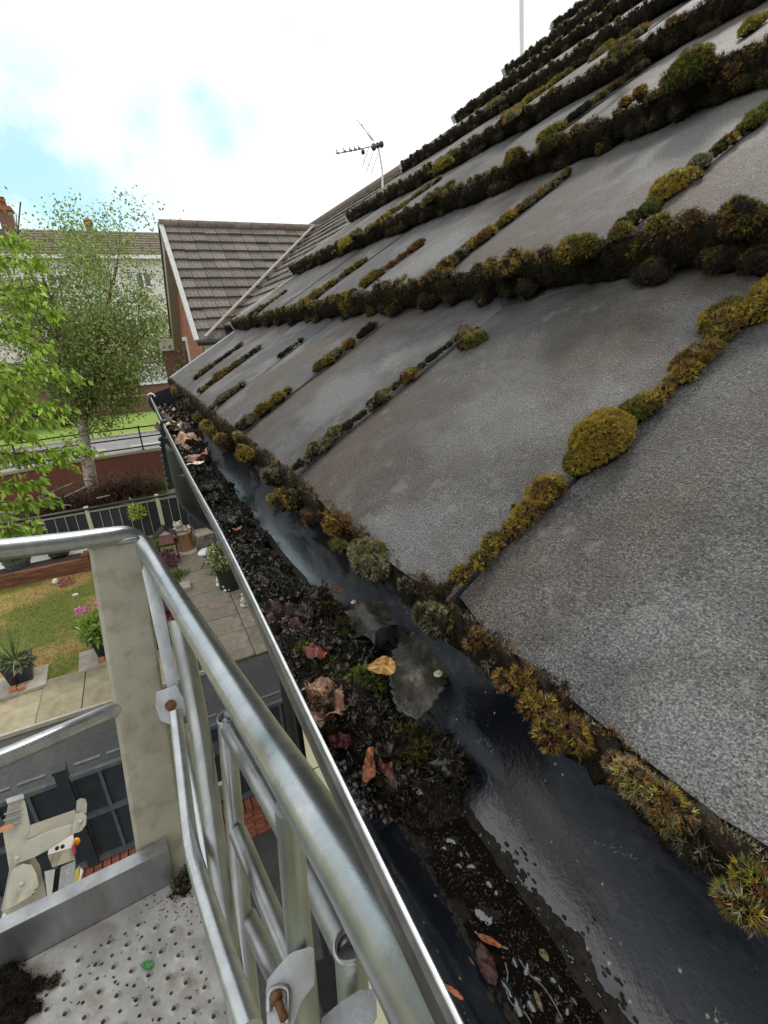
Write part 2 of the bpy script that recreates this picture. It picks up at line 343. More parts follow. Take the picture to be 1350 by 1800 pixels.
# ------------------------------------------------------------------ our house: roof of concrete tiles, fascia, wall, gutter
TH, GA, TW, KV = 0.6329097, 0.350413, 0.30, 6.8776
AX = np.array([math.cos(TH), 0, math.sin(TH)]); NN = np.array([-math.sin(TH), 0, math.cos(TH)])
STEP = .040
DEL = math.atan(STEP / GA)                           # every tile lies a little flatter than the roof
AT = AX * math.cos(DEL) - NN * math.sin(DEL); NT = NN * math.cos(DEL) + AX * math.sin(DEL)
def edge(j, y): return AX * (j * GA) + np.array([0, y, 0.])
def surf(j, y, s, h=0.0): return edge(j, y) + AT * s + NT * h       # s metres above the lower edge of course j
NC = 15
house = thing('tiled_house', (.4, 0, ZG), 'near house with mossy dark concrete tile roof, cream wall and black gutter full of debris', 'house')
def tile_mesh(w, seed):
    rs = np.random.default_rng(seed); nx, ny = 10, 10; Lg = GA + .035; t = .024; V = []; F = []
    for j in range(ny + 1):
        for i in range(nx + 1):
            u, v = i / nx, j / ny; x = u * w; y = v * Lg
            z = .0045 * (1 - (2 * u - 1) ** 4) - .0045 - .004 * math.exp(-y / .012) + rs.normal(0, .0004)
            if j == 0: y += rs.normal(0, .0015) + .004 * (math.exp(-u * w / .012) + math.exp(-(w - u * w) / .012))
            V.append((-x, y, z))
    id_ = lambda i, j: j * (nx + 1) + i
    for j in range(ny):
        for i in range(nx): F.append((id_(i + 1, j), id_(i, j), id_(i, j + 1), id_(i + 1, j + 1)))
    n0 = len(V)
    for i in range(nx + 1): V.append((V[id_(i, 0)][0], V[id_(i, 0)][1] + .001, -t))
    for i in range(nx): F.append((id_(i, 0), id_(i + 1, 0), n0 + i + 1, n0 + i))
    for (i, s) in ((0, 1), (nx, -1)):
        n1 = len(V)
        for j in range(ny + 1): V.append((V[id_(i, j)][0], V[id_(i, j)][1], -t))
        for j in range(ny):
            f = (id_(i, j), id_(i, j + 1), n1 + j + 1, n1 + j); F.append(f[::-1] if s > 0 else f)
    me = bpy.data.meshes.new('tile'); me.from_pydata(V, [], F); me.update(); me.materials.append(tile_m)
    me.polygons.foreach_set('use_smooth', [True] * len(F))
    try: me.set_sharp_from_angle(angle=rad(50))
    except Exception: pass
    return me
full = [tile_mesh(TW - .004, s) for s in range(5)]
cut_a = tile_mesh(KV * TW - 6 * TW - .004, 9); cut_b = tile_mesh(KV * TW - 6.5 * TW - .004, 10)
# underlay below the tiles, so no light comes through
mb = MB(); a0, a1 = edge(0, -1.6) + AT * .03 - NN * .036, edge(NC, -1.6) - NN * .075
mb.add([a0, a0 + [0, KV * TW + 1.55, 0], a1 + [0, KV * TW + 1.55, 0], a1], [(0, 3, 2, 1)])
roof = build('roof', mb, black_rub, house)
Rm = Matrix.Identity(4)
for i in range(3): Rm[i][0] = (0, -1, 0)[i]; Rm[i][1] = AT[i]; Rm[i][2] = NT[i]
base_roof = world_loc(roof)
for j in range(NC):
    ks = [k for k in range(-4, 7)] if j % 2 == 0 else [k + .5 for k in range(-5, 7)]
    for k in ks:
        me = full[int(rng.integers(5))]
        if j % 2 == 0 and k == 6: me = cut_a
        if j % 2 and k == 6.5: me = cut_b
        o = bpy.data.objects.new('tile', me); COL.objects.link(o); o.parent = roof
        jit = Matrix.Rotation(rng.normal(0, .0035), 4, 'Z') @ Matrix.Rotation(rng.normal(0, .004), 4, 'Y')
        p = edge(j, k * TW + .002) + AT * rng.normal(0, .0018) + NT * rng.normal(0, .0008) - base_roof
        o.matrix_local = Matrix.Translation(Vector(p)) @ Rm @ jit
# verge: cement bedding under the tile ends, stepped like the courses
for j in range(NC):
    mb = MB(); p = surf(j, KV * TW + .002, -.008, -.002); q_ = surf(j, KV * TW + .002, GA + .006, -.002)
    mb.prism([p, q_, q_ - NT * .034, p - NT * .034], (0, .020, 0)); build('verge_strip', mb, lead, roof)
# ridge along the top, soffit, fascia, walls
rt = edge(NC, 0); mb = MB()
for i in range(9):
    y0 = -1.5 + i * .42
    if y0 + .4 > KV * TW + .05: break
    mb.tube([rt + [0, y0, .0], rt + [0, y0 + .41, .01]], .11, 14)
build('ridge', mb, tile_m, roof, True)
mb = MB(); mb.box((.05, .23, -.115), (.022, 3.62, .16)); build('fascia', mb, black_pvc, house)
mb = MB(); mb.box((.185, .23, -.20), (.25, 3.62, .012)); build('soffit', mb, black_pvc, house)
XW = .31; YW = 1.93
mb = MB(); mb.box((XW + .15, YW / 2 - 2.5, (ZG - .22) / 2 + .0), (.3, YW + 5, -ZG - .22)); wall = build('wall', mb, cream, house)
mb = MB(); mb.prism([(XW + .301, YW - .3, ZG), (XW + 9, YW - .3, ZG), (XW + 9, YW - .3, -.2), (XW + 4.6, YW - .3, 3.1), (XW + .301, YW - .3, -.1)], (0, .30, 0)); build('gable_wall', mb, brick_m, house)
mb = MB(); e1 = edge(NC, 0); mb.prism([e1 + [0, -1.6, -.05], e1 + [0, KV * TW, -.05], e1 + [4.5, KV * TW, -3.4], e1 + [4.5, -1.6, -3.4]], (.0, 0, .05)); build('rear_slope', mb, tile_m, house)

# gutter: a deep channel of black plastic
GX, GZ, GRX, GRZ = -.034, -.048, .054, .070
def gshift(y): return .0004 * math.sin(y * 9) + (.0012 + .0042 / (1 + math.exp((y - .75) / .20)) + .0022 * math.exp(-((y - .30) / .22) ** 2))
def gprof(a): return np.array([GX - GRX * math.cos(a), 0, GZ - GRZ * math.sin(a)])
def gz(X, y=0.0):
    t = max(-1, min(1, (X - gshift(y) - GX) / GRX)); return GZ - GRZ * math.sqrt(max(0, 1 - t * t))
prof = [gprof(a) for a in np.linspace(0, math.pi * .97, 26)] + [np.array([GX + GRX + .004, 0, GZ + .02]), np.array([GX + GRX + .006, 0, GZ + .045])]
ys = np.linspace(-1.5, 1.93, 70); mb = MB(); V = []; F = []
inner = [p for p in prof]; outer = [np.array([GX - (GRX + .003) * math.cos(a), 0, GZ - (GRZ + .003) * math.sin(a)]) for a in np.linspace(math.pi * .97, 0, 26)]
ring = inner + outer; nr = len(ring)
for y in ys:
    wob = .0004 * math.sin(y * 9) + (.0012 + .0042 / (1 + math.exp((y - .75) / .20)) + .0022 * math.exp(-((y - .30) / .22) ** 2))
    for p in ring: V.append((p[0] + wob, y, p[2]))
for i in range(len(ys) - 1):
    for k in range(nr): F.append((i * nr + k, i * nr + (k + 1) % nr, (i + 1) * nr + (k + 1) % nr, (i + 1) * nr + k))
mb.add(V, F); gutter = build('gutter', mb, gut_m, house); auto_smooth(gutter, 35)
lipc = gprof(0); mb = MB()   # rolled lip: flat outer face, small round bead, worn bright inner edge
def lipw(y): return .0004 * math.sin(y * 9) + (.0012 + .0042 / (1 + math.exp((y - .75) / .20)) + .0022 * math.exp(-((y - .30) / .22) ** 2))
V = []; F = []; sec = [(-.0030, -.011), (-.0042, -.008), (-.0044, .000), (-.0034, .0032), (-.0015, .004), (.0008, .0015), (.0006, -.004), (-.001, -.014)]
for y in ys:
    for (dx, dz) in sec: V.append((lipc[0] + dx + lipw(y), y, lipc[2] + dz))
ns = len(sec)
for i in range(len(ys) - 1):
    for k in range(ns): F.append((i * ns + k, i * ns + (k + 1) % ns, (i + 1) * ns + (k + 1) % ns, (i + 1) * ns + k))
mb.add(V, F); o = build('lip', mb, lip_m, gutter); auto_smooth(o, 30)
mb = MB(); mb.tube([(lipc[0] - .0005 + lipw(y), y, lipc[2] + .0042) for y in ys], .0011, 6); build('lip_edge', mb, bright, gutter, True)
mb = MB(); mb.prism([np.array([p[0], 1.928, p[2]]) for p in inner] + [np.array([GX + GRX, 1.928, GZ + .03])], (0, .008, 0)); build('stop_end', mb, black_pvc, gutter)
for y in (1.80, 1.10):
    mb = MB(); mb.tube([np.array([GX - (GRX + .007) * math.cos(a), y, GZ - (GRZ + .007) * math.sin(a)]) for a in np.linspace(-.05, math.pi * .9, 18)], .006, 6)
    mb.box((lipc[0] + .002, y, GZ + .009), (.016, .022, .006)); build('bracket', mb, black_pvc, gutter, True)
for y in (1.795, 1.86):
    mb = MB(); mb.tube([(lipc[0] - .006, y, GZ + .006), (lipc[0] + .006, y + .01, GZ + .010), (lipc[0] + .016, y, GZ + .004)], .003, 6); build('clip', mb, white_paint, gutter, True)
# downpipe: outlet, swan neck back to the wall, straight run
c0 = np.array([-.052, 1.16, GZ - GRZ]); dp = [c0 + [0, 0, .01], c0 + [0, 0, -.10], c0 + [.02, 0.01, -.17], c0 + [.16, .06, -.34], c0 + [.27, .16, -.46], (XW - .03, 1.93, -.80), (XW - .03, 2.0, -1.2), (XW - .03, 2.0, ZG + .1)]
mb = MB(); mb.tube(bez(dp, 8), .040, 16); dpo = build('downpipe', mb, black_pvc, house, True)
for (p, t) in ((c0 + [0, 0, -.05], .9), (c0 + [.09, .03, -.255], .5), (c0 + [.2, .1, -.385], .5)):
    mb = MB(); mb.tube([p, p + np.array([.004, .002, -.010])], .045, 16); build('collar', mb, fence_grey, dpo, True)
mb = MB(); mb.prism([at(281, 768, 1.62), at(300, 760, 1.62), at(306, 835, 1.66), at(296, 862, 1.66)], np.array([.06, .05, 0])); build('outlet_shroud', mb, dark_metal, house)
for k in range(9): mb = MB(); mb.blob(at(281 + k * 1.8, 772 + k * 10, 1.62), .006, .006, .007, .1, 6, 4); build('shroud_tooth', mb, black_pvc, house)
mb = MB(); mb.box((XW + .052, YW + .045, ZG / 2 - .1), (.10, .085, -ZG - .25)); build('corner_trim', mb, black_pvc, house)
# ------------------------------------------------------------------ moss
PAL = {
    'bright': [(.14, .21, .025), (.22, .30, .045), (.09, .14, .02), (.30, .34, .08)],
    'gold': [(.30, .215, .030), (.22, .15, .022), (.15, .125, .025), (.42, .32, .065)],
    'olive': [(.15, .125, .024), (.10, .088, .018), (.21, .17, .04), (.07, .068, .016)],
    'green': [(.10, .125, .018), (.06, .085, .015), (.17, .185, .035)],
    'russet': [(.20, .10, .035), (.14, .065, .03), (.29, .17, .065), (.09, .05, .025)],
    'grey': [(.21, .19, .12), (.15, .14, .085), (.30, .28, .20), (.10, .10, .05)],
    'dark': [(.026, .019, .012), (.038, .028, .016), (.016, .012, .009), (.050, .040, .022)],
    'tan': [(.20, .14, .07), (.28, .20, .10), (.13, .09, .045), (.34, .27, .16)],
    'lemon': [(.36, .36, .10), (.25, .24, .05), (.13, .13, .03), (.50, .46, .18)],
}
for k in list(PAL): PAL[k] = np.array(PAL[k])
class Moss:
    """cushions made of a dark core and many small pointed leaves"""
    def __init__(s): s.V = []; s.F = []; s.C = []; s.n = 0
    def _put(s, V, F, C): s.V.append(V); s.F.append(F + s.n); s.C.append(C); s.n += len(V)
    def cushion(s, c, B, pal, dead=.0, leaf=.0045, dens=1.0, m=5, lump=.16, wide=.22, under=-.35):
        """c centre; B 3x3 rows = half axes (along, across, up); pal palette name(s)"""
        c = np.asarray(c, float); B = np.asarray(B, float); rr = np.linalg.norm(B, axis=1)
        ph = rng.uniform(0, 6.28, 8); fq = rng.uniform(2.2, 4.5, 8)
        def lumpf(d): return 1 + lump * (np.sin(fq[0] * d[:, 0] * 1.6 + ph[0]) * np.sin(fq[1] * d[:, 1] + ph[1]) + .6 * np.sin(fq[2] * 2 * d[:, 0] + ph[2]) * np.sin(fq[3] * 2 * d[:, 2] + ph[3]) + .35 * np.sin(fq[4] * 4 * d[:, 1] + fq[5] * 3 * d[:, 0] + ph[4]))
        # core
        sg, rg = (14, 8) if dens >= 1 else (9, 5)
        th = np.linspace(0, math.pi, rg + 1)[:, None]; an = np.linspace(0, 2 * math.pi, sg, endpoint=False)[None]
        d = np.stack([np.sin(th) * np.cos(an), np.sin(th) * np.sin(an), np.cos(th) + 0 * an], -1).reshape(-1, 3)
        V = c + (d * (lumpf(d) * .90)[:, None]) @ B; V = V + rng.normal(0, .0006, V.shape)
        i = np.arange(rg)[:, None] * sg; k = np.arange(sg)[None]; k2 = (k + 1) % sg
        a, b_, c2, d2 = (i + k).ravel(), (i + sg + k).ravel(), (i + sg + k2).ravel(), (i + k2).ravel()
        F = np.concatenate([np.stack([a, b_, c2], 1), np.stack([a, c2, d2], 1)])
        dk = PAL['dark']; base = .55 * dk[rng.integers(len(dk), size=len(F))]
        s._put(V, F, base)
        # shoots
        area = 4 * math.pi * ((rr[0] * rr[1]) ** 1.6 / 3 + (rr[0] * rr[2]) ** 1.6 / 3 + (rr[1] * rr[2]) ** 1.6 / 3) ** (1 / 1.6)
        n = int(max(14, dens * area / (leaf * .62) ** 2 * .75))
        d = rng.normal(size=(n * 2, 3)); d /= np.linalg.norm(d, axis=1)[:, None]; d = d[d[:, 2] > under][:n]; n = len(d)
        P = c + (d * (lumpf(d) * .93)[:, None]) @ B
        Nn = (d / rr ** 1.0) @ (B / rr[:, None]); Nn /= np.linalg.norm(Nn, axis=1)[:, None]
        pals = pal if isinstance(pal, (list, tuple)) else [pal]
        # palette changes in patches over the cushion
        pidx = (np.floor((np.sin(d[:, 0] * fq[6] + ph[6]) + np.sin(d[:, 1] * fq[7] + ph[7]) + rng.normal(0, .35, n) + 2) / 4 * len(pals)).astype(int)).clip(0, len(pals) - 1)
        cols = np.zeros((n, 3))
        for q_ in range(len(pals)):
            pp = PAL[pals[q_]]; mk = pidx == q_; cols[mk] = pp[rng.integers(len(pp), size=mk.sum())]
        if dead > 0:  # lower leaves go dark: dead moss together with painted shade
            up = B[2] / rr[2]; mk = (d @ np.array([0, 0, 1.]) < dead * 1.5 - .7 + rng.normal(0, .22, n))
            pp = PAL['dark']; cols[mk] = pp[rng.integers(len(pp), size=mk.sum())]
        cols *= rng.uniform(.7, 1.3, (n, 1))
        # leaves
        a = np.cross(Nn, rng.normal(size=(n, 3))); a /= np.linalg.norm(a, axis=1)[:, None]; b2 = np.cross(Nn, a)
        Vs = np.zeros((n, m, 3, 3)); ang0 = rng.uniform(0, 6.28, n)
        for q_ in range(m):
            an_ = ang0 + q_ * 2.4; spread = rng.uniform(.25, .95, n) if m > 2 else rng.uniform(0, .9, n)
            rd = a * np.cos(an_)[:, None] + b2 * np.sin(an_)[:, None]; dr = Nn * np.cos(spread)[:, None] + rd * np.sin(spread)[:, None]
            side = np.cross(dr, rd + .3 * b2); side /= np.linalg.norm(side, axis=1)[:, None] + 1e-9
            ln = leaf * rng.uniform(.7, 1.35, n); wd = ln * wide * .5; bs = P + Nn * (leaf * .15 * q_ / m) + rng.normal(0, leaf * .12, (n, 3))
            Vs[:, q_, 0] = bs - side * wd[:, None]; Vs[:, q_, 1] = bs + side * wd[:, None]; Vs[:, q_, 2] = bs + dr * ln[:, None]
        F = np.arange(n * m * 3).reshape(-1, 3); C = np.repeat(cols, m, 0) * rng.uniform(.8, 1.2, (n * m, 1))
        s._put(Vs.reshape(-1, 3), F, C)
    def out(s, name, label=None, parent=None, kind=None, cat=None, group=None):
        V = np.concatenate(s.V); o0 = V.mean(0)
        me = col_mesh(name, V, np.concatenate(s.F), np.concatenate(s.C), moss_m, o0)
        o = bpy.data.objects.new(name, me); COL.objects.link(o); o.location = tuple(o0)
        if parent: o.parent = parent
        return tag(o, label, cat, group, kind)
YV = np.array([0, 1., 0])
def frame(al, ac, up): return np.array([al, ac, up])
def tilesurf(px, py, j): return onplane(px, py, edge(j, 0), NT)
def leafsize(P):
    D = np.linalg.norm(P - CP); return min(.0072, max(.0021, .0014 + .0022 * D))
def fdens(P):
    D = np.linalg.norm(P - CP); return 1.0 if D < 1.2 else max(.35, 1.2 / D)

# bands of moss hanging over the lower edge of every course above the eave
ordw = ['', 'second', 'third', 'fourth', 'fifth', 'sixth', 'seventh', 'eighth', 'ninth', 'tenth', 'eleventh', 'twelfth', 'thirteenth', 'fourteenth', 'fifteenth']
for j in range(1, NC):
    M = Moss(); y = -.95
    seedp = rng.uniform(0, 6)
    while y < KV * TW + .01:
        D = np.linalg.norm(edge(j, y) - CP)
        if proj(edge(j, y))[0] > 1650 and D > .3: y += .03; continue
        w = rng.uniform(.012, .026); t = .5 + .5 * math.sin(y * 7 + seedp) * math.sin(y * 17 + seedp * 2)
        hgt = rng.uniform(.016, .021) + .004 * t; lift = rng.normal(0, .002) + (.005 if rng.random() < .12 else 0)
        c = edge(j, y) - AX * rng.uniform(.000, .004) + NN * (-.0225 + lift)
        al = YV * w * rng.uniform(1.0, 1.5); ac = AX * rng.uniform(.006, .0095); up = NN * hgt
        r_ = rng.random(); pal = ['gold', 'olive', 'dark'] if r_ < .10 + .10 * (y > .9) else ['olive', 'dark', 'dark'] if r_ < .22 else ['dark', 'grey', 'dark'] if r_ < .50 else ['dark', 'dark', 'olive', 'russet']
        far = D > 1.2
        M.cushion(c, frame(al, ac, up), pal, dead=.95, leaf=leafsize(c) * .95, dens=fdens(c) * .85, m=3 if far else 4, lump=.2, under=-.6)  # front nearly all dark: dead moss with the backlit shade painted in
        if rng.random() < .72:   # short living tufts on the brow
            c3 = edge(j, y + rng.normal(0, .006)) + AX * rng.uniform(-.002, .006) + NN * rng.uniform(-.005, .001); w3 = rng.uniform(.005, .011)
            M.cushion(c3, frame(YV * w3 * 1.2, AX * w3 * .8, NN * w3 * .75), [['tan', 'russet'], ['gold', 'tan'], ['tan', 'grey'], ['tan', 'gold']][int(rng.integers(4))], dead=.2, leaf=leafsize(c) * .8, dens=fdens(c) * .8, m=3, lump=.2)
        if rng.random() < .30:   # crumbs hanging lower on the tile below
            c2 = edge(j, y) - AX * rng.uniform(.008, .018) - NN * rng.uniform(.028, .036)
            M.cushion(c2, frame(YV * w * .8, AX * .012, NN * .012), ['dark', 'dark', 'olive'], dead=.4, leaf=leafsize(c) * .8, dens=fdens(c) * .8, m=3, lump=.2)
        y += w * rng.uniform(1.0, 1.5)
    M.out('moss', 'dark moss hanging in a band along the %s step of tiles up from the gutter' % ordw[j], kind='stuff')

def oncourse(px, py, j):  # a spot on the moss band in front of course j
    return onplane(px, py, edge(j, 0) - AX * .012, AX * .8 + NN * .6 if j else AX)
# big cushions that stand out on the bands: px, py, course, half length (along Y), half height, palette
big = [
 (1000, 445, 1, .034, .020, ['gold', 'olive', 'green'], 'large rounded golden green moss cushion on the second step, below the wide seam moss'),
 (955, 490, 1, .030, .026, ['green', 'olive', 'dark'], 'dark green moss lump drooping from the second step under the large golden cushion'),
 (882, 472, 1, .022, .016, ['russet', 'gold', 'dark'], 'rust tipped moss tuft left of the large golden green cushion on the second step'),
 (1145, 438, 1, .026, .016, ['gold', 'olive'], 'olive moss pad on the second step right of the large golden green cushion'),
 (1135, 488, 1, .030, .012, ['green', 'olive', 'dark'], 'low green moss strip lying on the tile below the second step'),
 (1205, 492, 1, .014, .008, ['russet', 'dark'], 'small dark brown moss crumb below the second step at its right end'),
 (1310, 392, 1, .020, .016, ['russet', 'olive', 'dark'], 'brown moss tuft standing on the second step at the right picture edge'),
 (714, 520, 1, .028, .030, ['gold', 'gold', 'olive'], 'round golden moss ball on the second step, middle of the roof'),
 (612, 535, 1, .036, .034, ['gold', 'olive', 'dark'], 'golden brown moss hump on the second step left of the round golden ball'),
 (648, 535, 1, .024, .030, ['grey', 'olive', 'dark'], 'pale topped moss hump just left of the round golden ball'),
 (820, 505, 1, .024, .026, ['grey', 'dark', 'russet'], 'dark moss hump with pale crown right of the round golden ball'),
 (1225, 120, 2, .040, .026, ['gold', 'olive', 'green'], 'large spreading gold and green moss mass on the third step at upper right'),
 (1280, 130, 2, .030, .026, ['russet', 'dark', 'olive'], 'brown moss mound right of the spreading gold mass on the third step'),
 (1120, 172, 2, .015, .010, ['russet', 'gold'], 'small rusty moss tuft on the third step left of the spreading gold mass'),
 (905, 275, 2, .034, .022, ['gold', 'olive', 'russet'], 'golden moss cushion on the third step near the middle'),
 (975, 255, 2, .026, .020, ['olive', 'dark'], 'olive moss tuft right of the golden cushion on the third step'),
 (865, 340, 2, .016, .012, ['russet', 'dark'], 'small brown moss crumb lying on the tile under the third step'),
]
for (px, py, j, w, hh, pal, lab) in big:
    c = oncourse(px, py, j); M = Moss()
    w *= .8; hh *= .8
    for q_ in range(3):
        cc_ = c + YV * rng.normal(0, w * .45) + AX * rng.normal(0, .005) + NN * rng.normal(0, .003)
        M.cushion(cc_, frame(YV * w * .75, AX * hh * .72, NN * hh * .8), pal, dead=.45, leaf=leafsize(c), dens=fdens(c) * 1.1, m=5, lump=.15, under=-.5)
    M.out('moss_cushion', lab, cat='moss', group='moss cushions on the roof steps')

# moss along the seams between tiles: chains of cushions given where they lie on the surface of course j
def chain(j, pts, lab, leafk=1.0, snap=True, one=None):
    """pts: (px, py, half width m, height m, palette)"""
    P = [tilesurf(p[0], p[1], j) for p in pts]; M = Moss()
    pts = [(p[0], p[1], p[2] * .66, p[3] * .62, p[4]) for p in pts]
    if snap:
        o_ = .5 * (j % 2); km_ = round(float(np.median([p_[1] for p_ in P])) / TW - o_) + o_
        for i_ in range(len(P)):
            k_ = km_; d_ = k_ * TW - P[i_][1]
            if abs(d_) < .11: P[i_] = P[i_] + YV * d_ * .85
    if one:
        a_, b_ = P[0], P[-1]; d = b_ - a_; Lg = np.linalg.norm(d); d /= Lg; c = (a_ + b_) / 2 + NT * one[1] * .2
        M.cushion(c, frame(d * Lg * .58, np.cross(NT, d) * one[0], NT * one[1]), pts[1][4], dead=.1, leaf=leafsize(c) * .95, dens=1.4, m=6, lump=.055, under=-.1)
        M.cushion(a_ + NT * .002, frame(d * Lg * .25, np.cross(NT, d) * one[0] * .5, NT * one[1] * .6), pts[0][4], dead=.1, leaf=leafsize(c) * .95, dens=1.2, m=6, lump=.1, under=-.1)
    for i in range(len(P) if not one else 0):
        nxt = P[i + 1] if i + 1 < len(P) else P[i] + (P[i] - P[i - 1] if i else AT * .03)
        d = nxt - P[i]; Lg = np.linalg.norm(d); d = d / Lg; ac = np.cross(NT, d); w, hh = pts[i][2], pts[i][3]; pal = pts[i][4]
        n = max(1, int(Lg / (w * 1.25)))
        if i + 1 == len(P): n = 1
        for k in range(n):
            t = k / n; w2 = w; h2 = hh
            if i + 1 < len(P): w2 = w * (1 - t) + pts[i + 1][2] * t; h2 = hh * (1 - t) + pts[i + 1][3] * t
            f_ = rng.uniform(.55, 1.2) if n > 1 else 1; w2 *= f_; h2 *= f_
            c = P[i] + d * (Lg * t + rng.normal(0, w2 * .2)) + ac * rng.normal(0, w2 * .32) + NT * h2 * .10
            if rng.random() < .35: M.cushion(c + ac * rng.normal(0, w2 * 1.3), frame(d * w2 * .35, ac * w2 * .35, NT * h2 * .35), pal, dead=.3, leaf=leafsize(c) * leafk * .8, dens=.8, m=3, lump=.2)
            M.cushion(c, frame(d * w2 * 1.3, ac * w2, NT * h2), pal, dead=.12, leaf=leafsize(c) * leafk, dens=fdens(c) * 1.15, m=5, lump=.14, under=-.15)
    return M.out('moss_cushion', lab, cat='moss', group='moss cushions in the seams between tiles')
gd, ol, gr, ru, gy, dk = 'gold', 'olive', 'green', 'russet', 'grey', 'dark'
chain(0, [(781, 1043, .0060, .005, [dk]), (790, 1036, .0065, .006, [dk, ru]), (812, 1010, .0075, .007, [ru, gd, ol]), (838, 985, .0075, .007, [gr, ol, gd]), (856, 970, .006, .005, [gd, ol])], 'small rusty and green moss tuft at the foot of the near seam')
chain(0, [(868, 950, .0085, .008, [gd, ol]), (895, 925, .0085, .008, [gd, ru]), (920, 898, .010, .010, [ru, gd, gd]), (960, 866, .014, .012, [gd, gd, ru]), (985, 868, .008, .006, [dk, ru])], 'long golden brown moss chain in the near seam below the big golden cushion')
chain(0, [(1008, 815, .014, .013, [gd, gd, ol]), (1032, 790, .022, .020, [gd, gd]), (1062, 762, .025, .022, [gd, gd, gd]), (1090, 748, .018, .016, [gd, ol])], 'big smooth golden moss cushion in the near seam, largest on the roof', one=(.0165, .017))
chain(0, [(1108, 728, .013, .011, [ol, gr, 'lemon']), (1128, 712, .013, .010, [ol, gd]), (1148, 690, .008, .006, [ru, gd]), (1168, 672, .006, .005, [gr, ol])], 'green and olive moss tapering up the near seam above the big golden cushion')
chain(0, [(1178, 655, .011, .009, [ru, gd]), (1200, 640, .014, .011, [gd, ru]), (1228, 622, .015, .010, [gy, ru, ol])], 'brown and gold moss cushion in the near seam, second below the right edge')
chain(0, [(1258, 582, .014, .012, [ru, ol, gd]), (1285, 560, .020, .016, [gd, ol]), (1318, 530, .022, .018, [gd, gd]), (1350, 512, .020, .016, [gd, gd, ol])], 'thick orange gold moss cushion in the near seam at the right picture edge')
chain(0, [(512, 815, .008, .006, [dk]), (528, 800, .012, .008, [gy, dk]), (552, 778, .014, .010, [gy, ol]), (578, 758, .014, .010, [gr, gy]), (598, 742, .008, .005, [dk]), (622, 722, .006, .004, [gr, dk])], 'grey green moss strip at the foot of the second seam from the right')
chain(0, [(640, 710, .009, .008, [gy, dk]), (655, 694, .014, .011, [gy, ol]), (678, 676, .010, .007, [ol, dk]), (700, 658, .015, .010, [ru, ru, gd]), (718, 645, .007, .004, [dk])], 'grey brown moss strip with a rusty head in the second seam')
chain(0, [(738, 630, .006, .004, [dk]), (760, 612, .004, .003, [dk, gy]), (785, 592, .006, .004, [dk])], 'thin blackish moss line in the upper part of the second seam')
chain(0, [(815, 580, .010, .007, [ru, gy]), (838, 600, .016, .013, [gd, gr, ol]), (820, 605, .012, .010, [gd, ol, dk])], 'loose gold green moss clod resting on the tile under the second step', snap=False)
chain(0, [(418, 747, .012, .010, [dk, gy]), (435, 733, .018, .012, [gy, dk]), (455, 717, .020, .015, [gd, ol]), (480, 698, .018, .014, [gd, gd]), (500, 686, .010, .008, [gd, ol])], 'long golden moss cushion at the foot of the third seam')
chain(0, [(548, 648, .010, .007, [gr, ol]), (562, 634, .018, .014, [ru, gd, gy]), (580, 620, .016, .012, [gy, ru]), (598, 606, .016, .012, [ru, gd])], 'rusty moss lumps in the upper half of the third seam')
chain(0, [(618, 592, .007, .005, [dk]), (636, 577, .014, .010, [dk, ru])], 'small dark moss speck in the third seam under the second step')
chain(0, [(372, 716, .014, .010, [dk, gy]), (388, 703, .018, .013, [gy, ru]), (403, 690, .016, .012, [ru, gy]), (424, 676, .012, .009, [gy])], 'mixed grey and rust moss at the foot of the fourth seam')
chain(0, [(482, 625, .008, .006, [dk]), (500, 610, .010, .006, [gy, dk]), (515, 600, .008, .006, [dk])], 'dotted dark moss high in the fourth seam')
chain(0, [(352, 685, .016, .012, [gd, dk]), (380, 660, .020, .015, [gd, ru, gy]), (400, 647, .018, .012, [gy, ol]), (425, 632, .014, .009, [dk, gy]), (450, 612, .012, .009, [dk, gy])], 'brown and gold moss in the fifth seam near the far verge')
chain(0, [(345, 665, .012, .010, [gy, dk]), (362, 650, .016, .012, [gy, ol]), (380, 637, .012, .008, [dk]), (420, 608, .014, .010, [ol, gd])], 'low grey moss in the last seam beside the far verge')
chain(1, [(1082, 412, .012, .011, [gr, ol, ru]), (1100, 400, .010, .010, [gr, dk])], 'small bright green moss tuft at the top of the second step near its right end')
chain(1, [(1112, 388, .012, .010, [gr, dk, gy]), (1130, 372, .013, .011, [dk, gr])], 'dark green moss tuft just below the wide yellow seam cushion')
chain(1, [(1138, 352, .017, .015, [gd, gd]), (1165, 335, .020, .018, [gd, gd, 'lemon']), (1195, 322, .018, .015, [gd, 'lemon']), (1208, 312, .012, .010, [gd])], 'wide bright yellow moss cushion in the seam above the second step')
chain(1, [(1205, 300, .010, .009, [gr, ol]), (1222, 292, .013, .012, [gy, gy, gr]), (1238, 288, .010, .009, [gy])], 'pale grey green moss pad just above the wide yellow cushion')
chain(1, [(1243, 273, .008, .007, [dk, gr]), (1258, 262, .009, .008, [dk, gd]), (1270, 252, .009, .008, [gd, ru])], 'small dark and gold moss beads above the pale pad')
chain(1, [(1285, 236, .009, .007, [dk, ol]), (1300, 226, .012, .010, [ol, gr]), (1322, 202, .012, .011, [gy, gd]), (1345, 186, .013, .012, [gd, gd])], 'olive and gold moss chain running off the right edge above the wide yellow cushion')
chain(1, [(765, 474, .016, .014, [gd, dk, dk]), (782, 466, .018, .015, [dk, gd, gy]), (800, 455, .016, .013, [gy, dk])], 'dark moss lump with golden side at the foot of the middle second step seam')
chain(1, [(808, 443, .014, .012, [gd, gy]), (826, 432, .016, .013, [gd, ru]), (848, 414, .016, .012, [gd, ol]), (858, 402, .010, .008, [ol])], 'golden brown moss chain in the middle seam above the dark lump')
